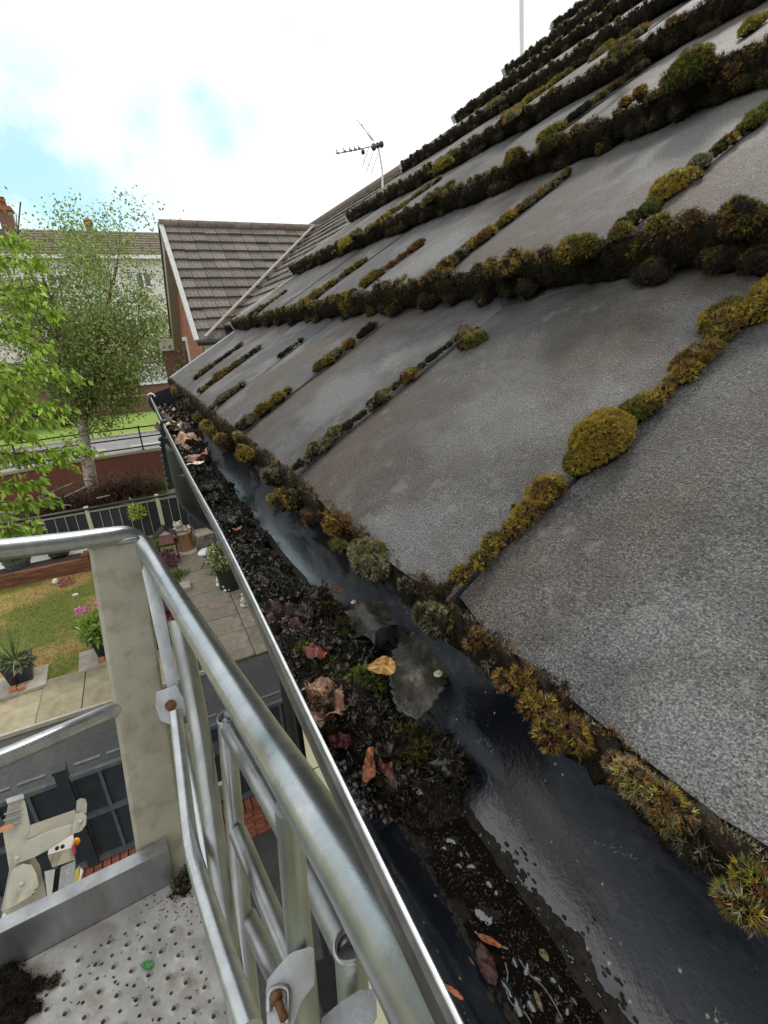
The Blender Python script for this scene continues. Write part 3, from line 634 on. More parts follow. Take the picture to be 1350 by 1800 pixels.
chain(1, [(862, 395, .014, .012, [gd, gd]), (885, 378, .014, .011, [ru, gy]), (905, 362, .014, .010, [gy, ru]), (928, 346, .012, .009, [gy, ru]), (950, 330, .014, .011, [ol, gy]), (968, 316, .010, .008, [ol])], 'thin brown moss chain reaching the third step in the middle seam')
chain(1, [(645, 498, .020, .016, [gy, gd]), (658, 488, .020, .016, [gd, ol]), (675, 478, .014, .010, [gy]), (690, 468, .010, .008, [ru]), (735, 430, .014, .009, [dk, gy])], 'gold and grey moss in the seam left of the middle on the second step')
chain(1, [(528, 535, .020, .016, [gd, gy]), (545, 522, .024, .018, [gy, gd]), (560, 510, .020, .014, [gd, ol]), (585, 495, .016, .012, [ru, gy]), (605, 478, .018, .014, [ol, gd]), (632, 462, .014, .010, [gy])], 'tall golden moss ridge in the left seam on the second step')
chain(1, [(450, 555, .018, .014, [dk, gy]), (468, 540, .020, .014, [gy, ol]), (478, 530, .014, .010, [gd, gy]), (505, 512, .010, .007, [dk])], 'low olive moss by the verge on the second step')
rest = [(2, [(1262, 78, .018, .014, [gr, gd]), (1285, 70, .014, .010, [gd, ol]), (1318, 42, .006, .004, [dk]), (1345, 20, .012, .010, [ru])], 'green gold moss above the spreading mass, top right'),
 (2, [(930, 258, .016, .013, [gd, gr]), (945, 245, .018, .014, [ol, gd]), (962, 232, .010, .007, [dk]), (985, 212, .012, .010, [ol, gd]), (1000, 200, .014, .011, [gy, ol]), (1030, 182, .014, .010, [ru, dk]), (1062, 155, .014, .010, [ru, gy]), (1090, 135, .012, .008, [dk])], 'string of olive moss beads in the long seam above the third step'),
 (2, [(762, 350, .024, .018, [gy, ru]), (782, 335, .020, .014, [gd, ol]), (800, 322, .014, .010, [ol])], 'olive moss in the seam left of centre above the third step'),
 (2, [(655, 402, .022, .018, [gd, gy]), (675, 386, .022, .016, [gd, ol]), (700, 368, .018, .013, [gy, gd]), (735, 340, .014, .010, [gy]), (752, 326, .012, .008, [ol])], 'gold and grey moss chain in a left seam above the third step'),
 (2, [(590, 440, .024, .018, [gd, gd]), (608, 425, .024, .018, [gd, ol]), (630, 408, .018, .012, [gy, ol])], 'golden moss near the verge above the third step'),
 (3, [(1075, 115, .012, .009, [gr, dk]), (1105, 92, .012, .009, [dk, ol]), (1130, 60, .018, .014, [gy, ol]), (1150, 42, .018, .014, [gd, ru])], 'olive moss in the right seam above the fourth step'),
 (3, [(1045, 105, .020, .014, [ru, gy]), (1068, 88, .022, .016, [gd, ol]), (1090, 66, .020, .014, [gy]), (1110, 50, .018, .014, [ol, gd]), (1140, 28, .018, .012, [ru, gd])], 'grey gold moss chain in the seam above the fourth step'),
 (3, [(905, 205, .022, .016, [gd, gy]), (930, 182, .022, .016, [gy, gd]), (952, 165, .020, .014, [ol, gd]), (975, 143, .018, .012, [ol])], 'golden moss chain in the middle seam above the fourth step'),
 (3, [(785, 290, .024, .016, [gd, gr]), (805, 272, .020, .014, [gy, ol]), (825, 256, .018, .012, [ol])], 'green gold moss in the left seam above the fourth step'),
 (4, [(940, 118, .022, .016, [gd, gy]), (962, 100, .022, .016, [gd, ol]), (985, 82, .018, .012, [gy])], 'golden moss above the fifth step'),
 (4, [(1065, 35, .022, .016, [ru, gy]), (1090, 20, .022, .016, [gd, ol])], 'brown moss at the top edge of the picture above the fifth step'),
 (4, [(840, 205, .022, .014, [gy, ol]), (860, 190, .020, .012, [gy])], 'grey moss by the verge above the fifth step')]
for (j, pts, lab) in rest: chain(j, pts, lab)

# the eave: black humus under the tile edge with cushions hanging into the gutter
M = Moss(); y = -.5
while y < KV * TW + .01:
    w = rng.uniform(.010, .018); c = np.array([rng.uniform(.000, .006), y, -.014 + rng.normal(0, .002)])
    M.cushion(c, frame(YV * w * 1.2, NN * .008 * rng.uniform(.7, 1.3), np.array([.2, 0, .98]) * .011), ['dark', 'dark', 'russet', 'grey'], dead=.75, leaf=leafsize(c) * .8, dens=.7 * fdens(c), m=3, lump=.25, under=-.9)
    y += w * .9
M.out('moss', 'thin dark moss and humus under the lowest row of tile edges', kind='stuff')
def eave(px, py, w, h, pal, lab, leafk=1.0, n=3, X=-.010, dead=.28, m=6):
    k_ = .52 if py > 1100 else .80; w *= k_; h *= k_ * (1.1 if py > 1100 else 1); n += 1
    c = onx(px, py, X); M = Moss()
    for q_ in range(n):
        cc_ = c + YV * rng.normal(0, w * .4) + np.array([rng.normal(0, .003), 0, rng.normal(0, h * .22)])
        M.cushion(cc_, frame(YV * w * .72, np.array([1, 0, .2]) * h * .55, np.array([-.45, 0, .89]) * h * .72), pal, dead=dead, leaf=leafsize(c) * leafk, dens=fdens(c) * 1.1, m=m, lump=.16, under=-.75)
    M.out('moss_cushion', lab, cat='moss', group='moss cushions hanging over the gutter')
eave(312, 690, .050, .030, [gd, gy, dk], 'brown moss clump on the far end of the eave beside the verge', n=5, X=-.004)
eave(332, 712, .040, .024, [gy, dk], 'grey moss clump second from the far end of the eave', X=-.006)
eave(352, 733, .024, .018, [gr, ol], 'small green moss clump near the far end of the eave', X=-.008)
eave(372, 760, .036, .028, [ru, gd, gy], 'rusty moss clump at the foot of the fourth seam, over the gutter', n=4)
eave(398, 778, .030, .028, [gd, ru, dk], 'tall brown moss clump left of the round golden one over the gutter', n=4)
eave(418, 768, .012, .012, [gy, 'lemon'], 'whitish moss tuft between the tall brown and the round golden clumps', n=2, X=-.004)
eave(436, 806, .022, .021, [gd, gd, ru], 'round golden moss ball hanging over the gutter', n=3)
eave(484, 838, .018, .019, [gy, gy, dk], 'pale grey rimmed moss clump at the foot of the second seam', n=3, X=-.006)
eave(508, 880, .020, .020, [gd, dk, ol], 'dark moss clump with a bright yellow star over the gutter', n=4, X=-.012)
eave(482, 878, .007, .010, ['lemon', gd], 'small bright yellow moss star hanging lowest beside the grey rimmed clump', n=1, X=-.020, leafk=1.1)
eave(548, 905, .013, .013, [dk, ru], 'dark moss tuft between the yellow star and the rusty fan', n=2)
eave(597, 918, .015, .014, [ru, ru, gd], 'rusty red moss fan on the eave above the green tuft', n=3, leafk=.9, X=-.008, dead=.1)
eave(600, 958, .012, .010, [ol, gr, ru], 'green moss tuft below the rusty red fan', n=2, X=-.014)
eave(650, 985, .019, .020, [gy, gy, ol], 'grey green mossy clod with fine hairs over the gutter', n=4, X=-.010, leafk=.9, dead=.1)
eave(712, 1035, .010, .007, [dk, gy], 'small dark moss tuft between the grey green clod and the seam foot', n=2, X=-.004)
eave(768, 1085, .015, .012, [gr, gy, dk], 'dark green moss clump below the foot of the near seam', n=4, X=-.006, leafk=1.2)
eave(838, 1128, .009, .008, [ru, ru], 'light brown star moss tuft right of the dark green clump', n=2, X=-.006, leafk=.95, dead=.05)
eave(868, 1162, .009, .006, [gy, dk], 'dark gap filling moss beside the light brown star tuft', n=2, X=-.002)
eave(908, 1202, .014, .011, [ru, gd, ru], 'orange brown star moss tuft above the large hanging one', n=3, X=-.006, leafk=.95, dead=.05)
eave(952, 1245, .014, .012, [gd, ru], 'golden brown star moss tuft touching the large hanging one', n=3, X=-.007, leafk=.95, dead=.05)
eave(1000, 1285, .017, .014, [ru, ru, gd, dk], 'large hanging rust coloured star moss clump', n=4, X=-.006, leafk=.95, dead=.1)
eave(1118, 1382, .020, .014, ['lemon', 'tan', ru, gy], 'pale moss clump with lemon yellow tips at lower right', n=4, X=-.006, leafk=.95, dead=.1)
eave(1180, 1425, .014, .012, [ru, gd, gy], 'brown end of the moss clump with lemon tips', n=3, X=-.004, leafk=.9, dead=.1)
eave(1245, 1500, .020, .010, [dk, gy, dk], 'blackish flat moss clump near the lower right corner', n=3, X=-.003, dead=.5)
eave(1305, 1570, .014, .010, [gd, gr, ru], 'gold and green star moss tuft in the lower right corner', n=3, X=-.010, leafk=.95, dead=.1)
eave(1360, 1600, .014, .010, [gd, gy, ru], 'brown gold moss tuft cut by the right edge, lowest on the eave', n=3, X=-.008, leafk=.95, dead=.1)
# ------------------------------------------------------------------ what lies in the gutter
def gut(px, py, z=-.100): return onz(px, py, z)
chip_m = mat('wet leaf crumbs', (.8, .8, .8), (1.2, 1.2, 1.2), 200, .28, vcol=True, rvar=.15, spec=.6)
dull_chip = mat('dull grit', (.8, .8, .8), (1.2, 1.2, 1.2), 200, .8, vcol=True)
# water along the bottom
mb = MB(); V = []; F = []; yw = np.concatenate([np.linspace(-1.4, -.36, 12), np.linspace(-.355, .02, 420), np.linspace(.03, 1.9, 40)]); zw = -.1145
tw = math.sqrt(max(0, 1 - ((zw - GZ) / -GRZ) ** 2)) * GRX
SF = []
def wavy(y, p): return max(0.0, .0022 * math.sin(y * 48 + p) + .0016 * math.sin(y * 117 + p * 2) + .0010 * math.sin(y * 263 + p) + .0006 * math.sin(y * 610 + p * 3) + .0016)
for y in yw:
    g_ = gshift(y); xb = GX + tw + .0015 + wavy(y, 1.0); xf = GX - tw - .0015 - wavy(y, 4.0) * 1.3
    V += [(GX - tw - .001 + g_, y, zw), (GX - tw + .0008 + g_, y, zw), (GX + g_, y, zw), (GX + tw - .0008 + g_, y, zw), (GX + tw + .001 + g_, y, zw)]
    xm = (GX + tw + xb) / 2; SF += [(GX + tw - .0022 - wavy(y, 2.3) * .6 + g_, y, zw + .0003), (GX + tw + g_, y, zw + .0006), (xm + g_, y, gz(xm + g_, y) + .0006), (xb + g_, y, gz(xb + g_, y) + .0004)]
for i in range(len(yw) - 1):
    for k in range(4): F.append((i * 5 + k, i * 5 + k + 1, i * 5 + k + 6, i * 5 + k + 5))
mb.add(V, F); build('water', mb, water_m, None, kind='structure')

mb = MB(); mb.add(SF, [(i * 4 + k, i * 4 + k + 1, i * 4 + k + 5, i * 4 + k + 4) for i in range(len(yw) - 1) for k in range(3)]); build('silt_film', mb, dead_m, None, kind='stuff', label='thin uneven film of dark silt left along the back edge of the water')
# bed of wet humus: height above the gutter wall from a lumpy field
def fld(x, y, s, ph): return math.sin(x * s + ph) * math.sin(y * s * .8 + ph * 1.7) + .6 * math.sin(x * s * 2.3 + ph * 2) * math.sin(y * s * 2.1 + ph) + .4 * math.sin(x * s * 5.1 + y * s * 4.3 + ph)
Redge = [(0.00, .000), (.03, -.020), (.06, -.012), (.10, .002), (.20, .000), (.26, -.012), (.36, -.022), (.50, -.020), (.62, -.022), (.80, -.026), (1.0, -.012), (1.2, -.000), (1.45, .012), (1.9, .014)]
def redge(y):
    for (a, ra), (b_, rb) in zip(Redge, Redge[1:]):
        if y <= b_: t = max(0, (y - a) / (b_ - a)); return ra + (rb - ra) * t
    return Redge[-1][1]
V = []; F = []; ny, nx = 620, 40; y0, y1 = -.045, 1.90
for i in range(ny + 1):
    y = y0 + (y1 - y0) * (i / ny) ** 1.5
    xr = redge(y) + .006 * fld(0, y, 60, 1) * .6; xl = -.0865 + (.012 if .28 < y < .85 else .002) + gshift(y) + .003 + .004 * fld(0, y, 50, 3) * .6
    if y < .03: xl = -.064 + (0.03 - y) * .25; xr = min(xr, .004 - (.03 - y) * .18)
    for k in range(nx + 1):
        u = k / nx; x = xl + (xr - xl) * u
        e = min(1, 6 * u, 6 * (1 - u), (y - y0) / .012)
        th_ = .012 + .010 * (fld(x, y, 75, 2.1) * .5) + .008 * fld(x, y, 190, .7) * .5 + .003 * fld(x, y, 520, 1.3) + .005 * (y > .9)
        bulk = .020 * math.exp(-((y - .10) / .10) ** 2)
        zb = max(gz(x, y), -.1165); V.append((x + rng.normal(0, .0004), y + rng.normal(0, .0004), zb - .004 + e * (max(.003, th_ * 1.15) + bulk * math.sin(math.pi * u) + rng.normal(0, .0012))))
for i in range(ny):
    for k in range(nx): a = i * (nx + 1) + k; F.append((a, a + 1, a + nx + 2, a + nx + 1))
mb = MB(); mb.add(V, F); bed = solo('humus', mb, muck_m, 'bed of black wet humus and rotted leaves lying along the gutter', None, kind='stuff', smooth=False)
BV = np.array(V)
def bedz(x, y):
    i = np.argmin((BV[:, 0] - x) ** 2 + (BV[:, 1] - y) ** 2); return BV[i, 2]
# curled wet crumbs, rootlets and chips over the bed
def scatter_chips(n, yl, yh, sz, name, label, cols, m_, curl=.5, xlo=-.082):
    V = []; F = []; C = []; o = 0
    for _ in range(n):
        y = yl + (yh - yl) * rng.random(); xq_ = max(xlo, -.0765 + gshift(y)); x = xq_ + (redge(y) + .004 - xq_) * rng.random()
        z = max(gz(x, y), bedz(x, y)) + .001; s = sz * rng.uniform(.5, 1.6); a = rng.uniform(0, 6.28); ca, sa = math.cos(a), math.sin(a)
        w = s * rng.uniform(.18, .55); tl = rng.normal(0, curl); pt = []
        for q_ in range(4):
            t = q_ / 3 - .5; cu = s * .5 * tl * (4 * t * t - .5); tw_ = rng.normal(0, .3)
            for sd_ in (-1, 1): pt.append((x + ca * t * s - sa * sd_ * w / 2, y + sa * t * s + ca * sd_ * w / 2, z + cu + sd_ * w * .4 * tw_))
        V += pt; F += [(o, o + 1, o + 3, o + 2), (o + 2, o + 3, o + 5, o + 4), (o + 4, o + 5, o + 7, o + 6)]; c = np.array(cols[rng.integers(len(cols))]) * rng.uniform(.6, 1.4); C += [c, c, c]; o += 8
    me = col_mesh(name, np.array(V), np.array(F), np.array(C), m_, nv=4)
    ob = bpy.data.objects.new(name, me); COL.objects.link(ob); return tag(ob, label, kind='stuff')
leaf_m = mat('fallen leaf', (.5, .47, .45), (1.3, 1.25, 1.2), 130, .40, vcol=True, rvar=.15, transl=.04, bump=.5, bscale=260, contrast=(.3, .7))
bk = [(.012, .010, .008), (.02, .016, .012), (.008, .008, .008), (.03, .018, .012)]
br = [(.06, .028, .014), (.10, .045, .025), (.035, .018, .010), (.015, .010, .008), (.02, .015, .01)]
scatter_chips(5200, .22, .85, .0040, 'leaf_crumbs', 'glossy black curled leaf crumbs in the middle stretch of the gutter', bk, chip_m, 1.0)
scatter_chips(2200, .85, 1.9, .012, 'leaf_crumbs', 'brown and black leaf fragments at the far end of the gutter', bk + br, chip_m, .9)
scatter_chips(2200, -.03, .24, .0042, 'leaf_crumbs', 'dark wet crumbs and fragments over the near clump in the gutter', bk + bk + br, chip_m, 1.0, -.07)
M = Moss()
for _ in range(330):
    y = -.02 + 1.5 * rng.random() ** 1.7; x = rng.uniform(-.057, redge(y) - .002); z = bedz(x, y); w = rng.uniform(.006, .013) * (1 + .5 * (y > .5))
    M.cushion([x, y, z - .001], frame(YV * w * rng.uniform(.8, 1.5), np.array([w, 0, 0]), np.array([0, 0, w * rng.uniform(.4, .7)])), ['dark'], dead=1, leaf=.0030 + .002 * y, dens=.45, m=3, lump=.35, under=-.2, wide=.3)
hm_ = M.out('humus_clumps', 'matted black clumps of rotted moss standing out of the humus bed', kind='stuff'); hm_.data.materials[0] = chip_m
# rootlets
mb = MB()
for _ in range(700):
    y = rng.uniform(-.03, .25); x = rng.uniform(-.07, redge(y)); z = bedz(x, y) + .002; a = rng.uniform(0, 6.28); pts = []; p = np.array([x, y, z])
    for q_ in range(5): pts.append(p.copy()); a += rng.normal(0, .6); p = p + np.array([math.cos(a) * .0035, math.sin(a) * .0035, rng.normal(0, .0012)])
    mb.tube(pts, .00035, 3, False)
build('rootlets', mb, MATS['wet black humus'], None, kind='stuff', label='tangle of fine black rootlets over the near clump in the gutter')
# green moss growing on the clump
M = Moss()
for (px, py, w, pal) in [(585, 1185, .011, ['bright', ol]), (620, 1195, .012, ['bright', 'bright', 'lemon']), (645, 1215, .013, ['bright', gr]), (632, 1245, .011, ['bright', gr, ol]), (660, 1240, .009, ['bright', 'lemon']), (600, 1215, .012, [gr, dk]), (575, 1080, .012, [ol, dk]), (560, 1065, .010, [gr, dk]), (655, 1185, .008, [ol, dk]), (690, 1195, .008, [gr, ol]),
                         (715, 1300, .014, [ol, dk]), (695, 1320, .012, [gr, dk]), (740, 1290, .010, [ol, dk]), (610, 1120, .010, [gr, dk]), (535, 1165, .008, [gr, 'lemon'])]:
    c = gut(px, py, -.090); z = bedz(c[0], c[1]); c[2] = z + .003
    M.cushion(c, frame(YV * w, np.array([w * .9, 0, 0]), np.array([0, 0, .0065])), pal, dead=.0, leaf=.0026, dens=.8, m=5, lump=.3, under=0)
M.out('moss', 'patches of living green moss on the near clump in the gutter', kind='stuff')
M = Moss()
for _ in range(26):
    y = rng.uniform(.8, 1.7); x = rng.uniform(-.07, redge(y)); z = bedz(x, y)
    M.cushion([x, y, z], frame(YV * .022, np.array([.014, 0, 0]), np.array([0, 0, .010])), [dk, ol, dk], dead=.5, leaf=.006, dens=.6, m=3, lump=.3, under=0)
M.out('moss', 'dark crumbling moss fallen into the far half of the gutter', kind='stuff')

# silt under the near water, and grains standing out of it
V = []; F = []; o = 0; C = []
gc = [(.03, .018, .010), (.06, .035, .02), (.02, .014, .010), (.10, .07, .045), (.16, .12, .08), (.02, .012, .008)]
for _ in range(11000):
    y = rng.uniform(-.34, -.01); cx = -.030 + .004 * math.sin(y * 40); x = cx + rng.normal(0, .0085); z = zw - .0003 + rng.uniform(-.0004, .0006); s = rng.uniform(.0004, .0013) if rng.random() < .97 else .0022
    d = rng.normal(size=(4, 3)); d /= np.linalg.norm(d, axis=1)[:, None]; V += list(np.array([x, y, z]) + d * s * np.array([1, 1, .6])); F += [(o, o + 1, o + 2), (o, o + 2, o + 3), (o, o + 3, o + 1), (o + 1, o + 3, o + 2)]; c = gc[rng.integers(len(gc))]; C += [c] * 4; o += 4
me = col_mesh('silt', np.array(V), np.array(F), np.array(C), chip_m); ob = bpy.data.objects.new('silt', me); COL.objects.link(ob); tag(ob, 'brown silt grains along the middle of the near water', kind='stuff')
# bubbles and raised rims of water
wetb = MB(); mb = MB(); BUB = [(755, 1443, .0052, .0034), (782, 1440, .0018, .0014), (795, 1476, .0034, .0026), (783, 1490, .003, .001), (811, 1500, .0014, .0018), (822, 1502, .0012, .002), (808, 1521, .0022, .0014), (832, 1521, .003, .0016), (862, 1552, .002, .0026), (875, 1568, .0018, .0018), (852, 1605, .0048, .0030), (868, 1612, .004, .0022), (845, 1470, .0012, .001),
  (930, 1700, .003, .002), (945, 1720, .0016, .0016), (905, 1690, .0016, .002), (975, 1722, .0018, .0022), (985, 1738, .0012, .0014), (1010, 1760, .0014, .0014), (890, 1735, .0022, .003), (935, 1765, .003, .002), (912, 1770, .002, .0036), (1000, 1775, .002, .0014)]
for (px, py, a, b_) in BUB:
    c = onz(px, py, zw); n = 12; V = [c + [0, 0, .0009]]; 
    for rr_, zz in ((.6, .0008), (1, .0000)):
        for k in range(n):
            an = 2 * math.pi * k / n; f = 1 + .25 * math.sin(2 * an + px) + .12 * math.sin(3 * an + py); V.append(c + np.array([a * math.cos(an) * f * rr_, b_ * math.sin(an) * f * rr_, zz]))
    F = [(0, 1 + k, 1 + (k + 1) % n) for k in range(n)] + [(1 + k, 1 + n + k, 1 + n + (k + 1) % n, 1 + (k + 1) % n) for k in range(n)]
    mb.add(V, F)
def rimline(pts, r=.0006):
    P = bez([onz(x, y, zw + .0001) for x, y in pts], 5); rr = [r * (.6 + .8 * abs(math.sin(i * 1.3))) for i in range(len(P))]; mb.tube(P, rr, 6, False)
rimline([(888, 1690), (893, 1715), (890, 1740), (900, 1765), (922, 1780), (935, 1800)]); rimline([(912, 1685), (930, 1712), (955, 1735), (975, 1765), (990, 1795)]); rimline([(918, 1775), (932, 1755), (925, 1745)], .0005)
rimline([(833, 1637), (850, 1650), (875, 1662), (893, 1668)], .0007); rimline([(838, 1700), (848, 1730), (865, 1748), (878, 1745)], .0004)
# irregular shiny water edge against the back of the gutter
for _ in range(120):
    y = rng.uniform(-.34, -.02); c = np.array([GX + tw + gshift(y) + rng.normal(0, .0012), y, zw + .0006 + rng.uniform(0, .0006)]); mb.blob(c, rng.uniform(.0004, .0011), rng.uniform(.0004, .0014), .0005, .1, 6, 4)
for _ in range(420):
    y = rng.uniform(-.34, -.005); t_ = abs(rng.normal(0, .0034)) * (1 + .9 * math.sin(y * 90) * math.sin(y * 37)) + .0012 * math.sin(y * 140); x = GX + tw + gshift(y) + t_ - .001; r_ = rng.uniform(.0005, .0022) / (1 + t_ * 120); t_ += .002; x += .002
    if x > GX + GRX - .002: continue
    wetb.blob([x, y, gz(x, y) + .0003], r_ * .9, r_ * 1.4, r_ * .6, .2, 8, 5)
for _ in range(300):
    y = rng.uniform(-.34, -.005); x = GX - tw + gshift(y) - abs(rng.normal(0, .002)); r_ = rng.uniform(.0006, .002); wetb.blob([x, y, gz(x, y) + .0001], r_ * .8, r_ * 1.4, r_ * .4, .2, 8, 5)
build('wet_scum', wetb, dead_m, None, True, kind='stuff', label='irregular black scum along both edges of the near water')
build('bubbles', mb, bub_m, None, True, kind='stuff', label='bubbles and raised rims of water in the near end of the gutter')

# dull algae film and grit on the front wall of the gutter
V = []; F = []; C = []; o = 0
for _ in range(7000):
    y = rng.uniform(-.34, .02) if rng.random() < .8 else rng.uniform(.25, .7); a = rad(rng.normal(30, 7) + 10 * math.sin(y * 30) + 6 * math.sin(y * 71)); p = gprof(a) + [.0006 + gshift(y), y, .0005]
    if fld(p[0] * 3, y, 70, 2.2) < -.1: continue
    s = rng.uniform(.0003, .0011); d = rng.normal(size=(3, 3)); V += list(p + d * s * [.5, 1, .5] * .6); F.append((o, o + 1, o + 2)); C.append(np.array([.10, .10, .085]) * rng.uniform(.4, 1.8)); o += 3
for _ in range(700):
    y = rng.uniform(-.34, .9); a = rad(rng.uniform(112, 160)); p = gprof(a) + [gshift(y) - .0004, y, .0005]; s = rng.uniform(.0003, .0009) * (1 if rng.random() < .93 else 2.2); d = rng.normal(size=(3, 3)); V += list(p + d * s * [.6, 1, .6] * .7); F.append((o, o + 1, o + 2)); C.append(np.array([.30, .29, .24]) * rng.uniform(.1, 1.3)); o += 3
for (yy, aa) in ((-.02, 140), (.02, 128), (-.10, 150), (-.16, 138), (-.21, 126), (-.05, 118), (.12, 130)):
    y, a = yy, aa
    for _ in range(26):
        y2, a2 = y + rng.normal(-.0006, .0012), a + rng.normal(0, 1.1); p = gprof(rad(a)) + [gshift(y) - .0004, y, .0004]; q_ = gprof(rad(a2)) + [gshift(y2) - .0004, y2, .0004]; V += [p, q_, (p + q_) / 2 + [0, .0003, .0002]]; F.append((o, o + 1, o + 2)); C.append(np.array([.26, .27, .24])); o += 3; y, a = y2, a2
me = col_mesh('grit', np.array(V), np.array(F), np.array(C), dull_chip); ob = bpy.data.objects.new('grit', me); COL.objects.link(ob); tag(ob, 'pale grey algae, grit and scratches on the walls of the gutter', kind='stuff')
# ---- leaves, each one its own thing
def leaf(c, yaw, pitch, roll, outline, size, cols, curl, lab, veins=True, cup=0.0, noise=.0, name='fallen_leaf', cat='leaf', group='fallen leaves in the gutter', rough=None, stalk=None, blotch=False):
    """outline: list of (u, v) on the unit leaf, closed; built as rings shrinking to the midrib, bent by curl and cup, with thickness"""
    O = np.array(outline, float)
    if len(O) < 40:
        Q_ = []
        for k in range(len(O)):
            a_, b2_ = O[k], O[(k + 1) % len(O)]
            for t_ in (0, .33, .66): Q_.append(a_ + (b2_ - a_) * t_ + rng.normal(0, .012, 2))
        O = np.array(Q_)
    O = O + rng.normal(0, .002, O.shape); n = len(O); R = (Matrix.Rotation(yaw, 3, 'Z') @ Matrix.Rotation(pitch, 3, 'X') @ Matrix.Rotation(roll, 3, 'Y')); R = np.array(R)
    rings = [1, .94, .86, .76, .66, .55, .44, .33, .22, .1]; cen = O.mean(0); ph = rng.uniform(0, 6, 4); V = []; F = []; C = []
    def H(u, v):
        return curl * (u * u) * (1.2 if u > 0 else .5) + cup * v * v * 1.1 + noise * (math.sin(7 * u + ph[0]) * math.sin(6 * v + ph[1]) + .6 * math.sin(15 * u + ph[2]) * math.sin(13 * v + ph[3])) * .12 + (-.008 * math.exp(-(u / .03) ** 2) + .0022 * math.sin((v + abs(u) * .9) * 26) if veins else 0) + .007 * math.sin(21 * u + ph[2]) * math.sin(19 * v + ph[3])
    for r_ in rings:
        for k in range(n):
            kk_ = 3 if r_ < .9 else 0; q_o = O[k] if not kk_ else sum(O[(k + t_) % n] for t_ in range(-kk_, kk_ + 1)) / (2 * kk_ + 1)
            u, v = cen + (q_o - cen) * r_; V.append((u, v, H(u, v)))
    V.append((cen[0], cen[1], H(*cen))); m_ = len(rings)
    def fc(u, v):
        t = .5 + .5 * math.sin(9 * u + ph[1]) * math.sin(8 * v + ph[2]); a = np.array(cols[0]); b_ = np.array(cols[-1]); c_ = a * (1 - t) + b_ * t
        if len(cols) > 2 and rng.random() < .25: c_ = np.array(cols[1])
        if veins and (abs(u - cen[0]) < .02 or abs(((v + abs(u) * .9) * 4.2) % 1 - .5) < .07): c_ = c_ * 1.45
        if blotch: w_ = math.exp(-((u + .06) ** 2 + (v + .14) ** 2) / .010) * rng.uniform(.3, 1); c_ = c_ * (1 - w_) + np.array([.36, .36, .30]) * w_; w_ = .8 * math.exp(-((u - .24) ** 2 + (v - .05) ** 2) / .02) * rng.random(); c_ = c_ * (1 - w_) + np.array([.08, .11, .015]) * w_
        c_ = c_ * (1 - .45 * max(0, math.sin(17 * u + ph[0]) * math.sin(15 * v + ph[3])))
        return c_ * rng.uniform(.85, 1.15)
    for j in range(m_ - 1):
        for k in range(n):
            k2 = (k + 1) % n; F.append((j * n + k, j * n + k2, (j + 1) * n + k2, (j + 1) * n + k)); u, v = (O[k] * rings[j]) if 0 else (cen + (O[k] - cen) * rings[j]); C.append(fc(u, v))
    F4 = np.array(F); ctr = len(V) - 1
    tri = [((m_ - 1) * n + k, (m_ - 1) * n + (k + 1) % n, ctr, ctr) for k in range(n)]
    VV = np.array(V) * size; th_ = max(.0003, size * .012); nv = len(VV); VV2 = VV - [0, 0, th_]
    F3 = []; C3 = []
    for f_, c_ in zip(F, C): F3 += [(f_[0], f_[1], f_[2]), (f_[0], f_[2], f_[3]), (f_[2] + nv, f_[1] + nv, f_[0] + nv), (f_[3] + nv, f_[2] + nv, f_[0] + nv)]; C3 += [c_] * 4
    for t_ in tri: c_ = fc(*cen); F3 += [(t_[0], t_[1], t_[2]), (t_[2] + nv, t_[1] + nv, t_[0] + nv)]; C3 += [c_] * 2
    for k in range(n): k2 = (k + 1) % n; F3 += [(k, k + nv, k2), (k2, k + nv, k2 + nv)]; C3 += [np.array(cols[0]) * .8] * 2
    allv = np.concatenate([VV, VV2]) @ R.T
    me = col_mesh(name, allv, np.array(F3), np.array(C3), leaf_m, smooth=True)
    o = bpy.data.objects.new(name, me); COL.objects.link(o); o.location = tuple(c); tag(o, lab, cat, group)
    if stalk:
        mb = MB(); mb.tube(bez([np.array(s_) for s_ in stalk], 6), .0011, 6); st = build('stalk', mb, MATS['wet black humus'], o, True)
    return o
def oval(n=26, a=.42, tip=.15, ser=0.0):
    o = []
    for k in range(n):
        an = 2 * math.pi * k / n; v = -math.cos(an) * .5; u = math.sin(an) * a * (1 - tip * v * 1.6) * (1 + ser * (k % 2)); o.append((u, v))
    return o
maple = [(0, -.45), (.10, -.30), (.30, -.42), (.28, -.22), (.50, -.15), (.36, 0), (.52, .22), (.30, .18), (.22, .26), (.20, .40), (.08, .34), (0, .58), (-.08, .34), (-.20, .40), (-.22, .26), (-.30, .18), (-.52, .22), (-.36, 0), (-.50, -.15), (-.28, -.22), (-.30, -.42), (-.10, -.30)]
ragged = [(math.sin(2 * math.pi * k / 22) * .31 * (1 + .10 * math.sin(k * 2.7)), -math.cos(2 * math.pi * k / 22) * .42 * (1 + .09 * math.sin(k * 3.9))) for k in range(22)]
strip = oval(16, .14, .1)
gyc = [(.075, .070, .055), (.11, .105, .09), (.15, .145, .12)]
def lp(px, py, z=-.086): return onz(px, py, z)
def faceplane(px0, py0, px1, py1, z):  # yaw so the leaf's long axis runs between two spots, and its length
    a = onz(px0, py0, z); b_ = onz(px1, py1, z); d = b_ - a; return math.atan2(d[1], d[0]) - math.pi / 2, np.linalg.norm(d), (a + b_) / 2
y_, l_, c_ = faceplane(600, 1080, 705, 1092, -.078); leaf(c_, y_, -.1, .15, maple, l_ * 1.0, [(.05, .047, .042), (.085, .08, .072), (.10, .095, .085)], -.05, 'big dark grey lobed leaf with pointed tip, upper one in the near gutter', noise=.5)
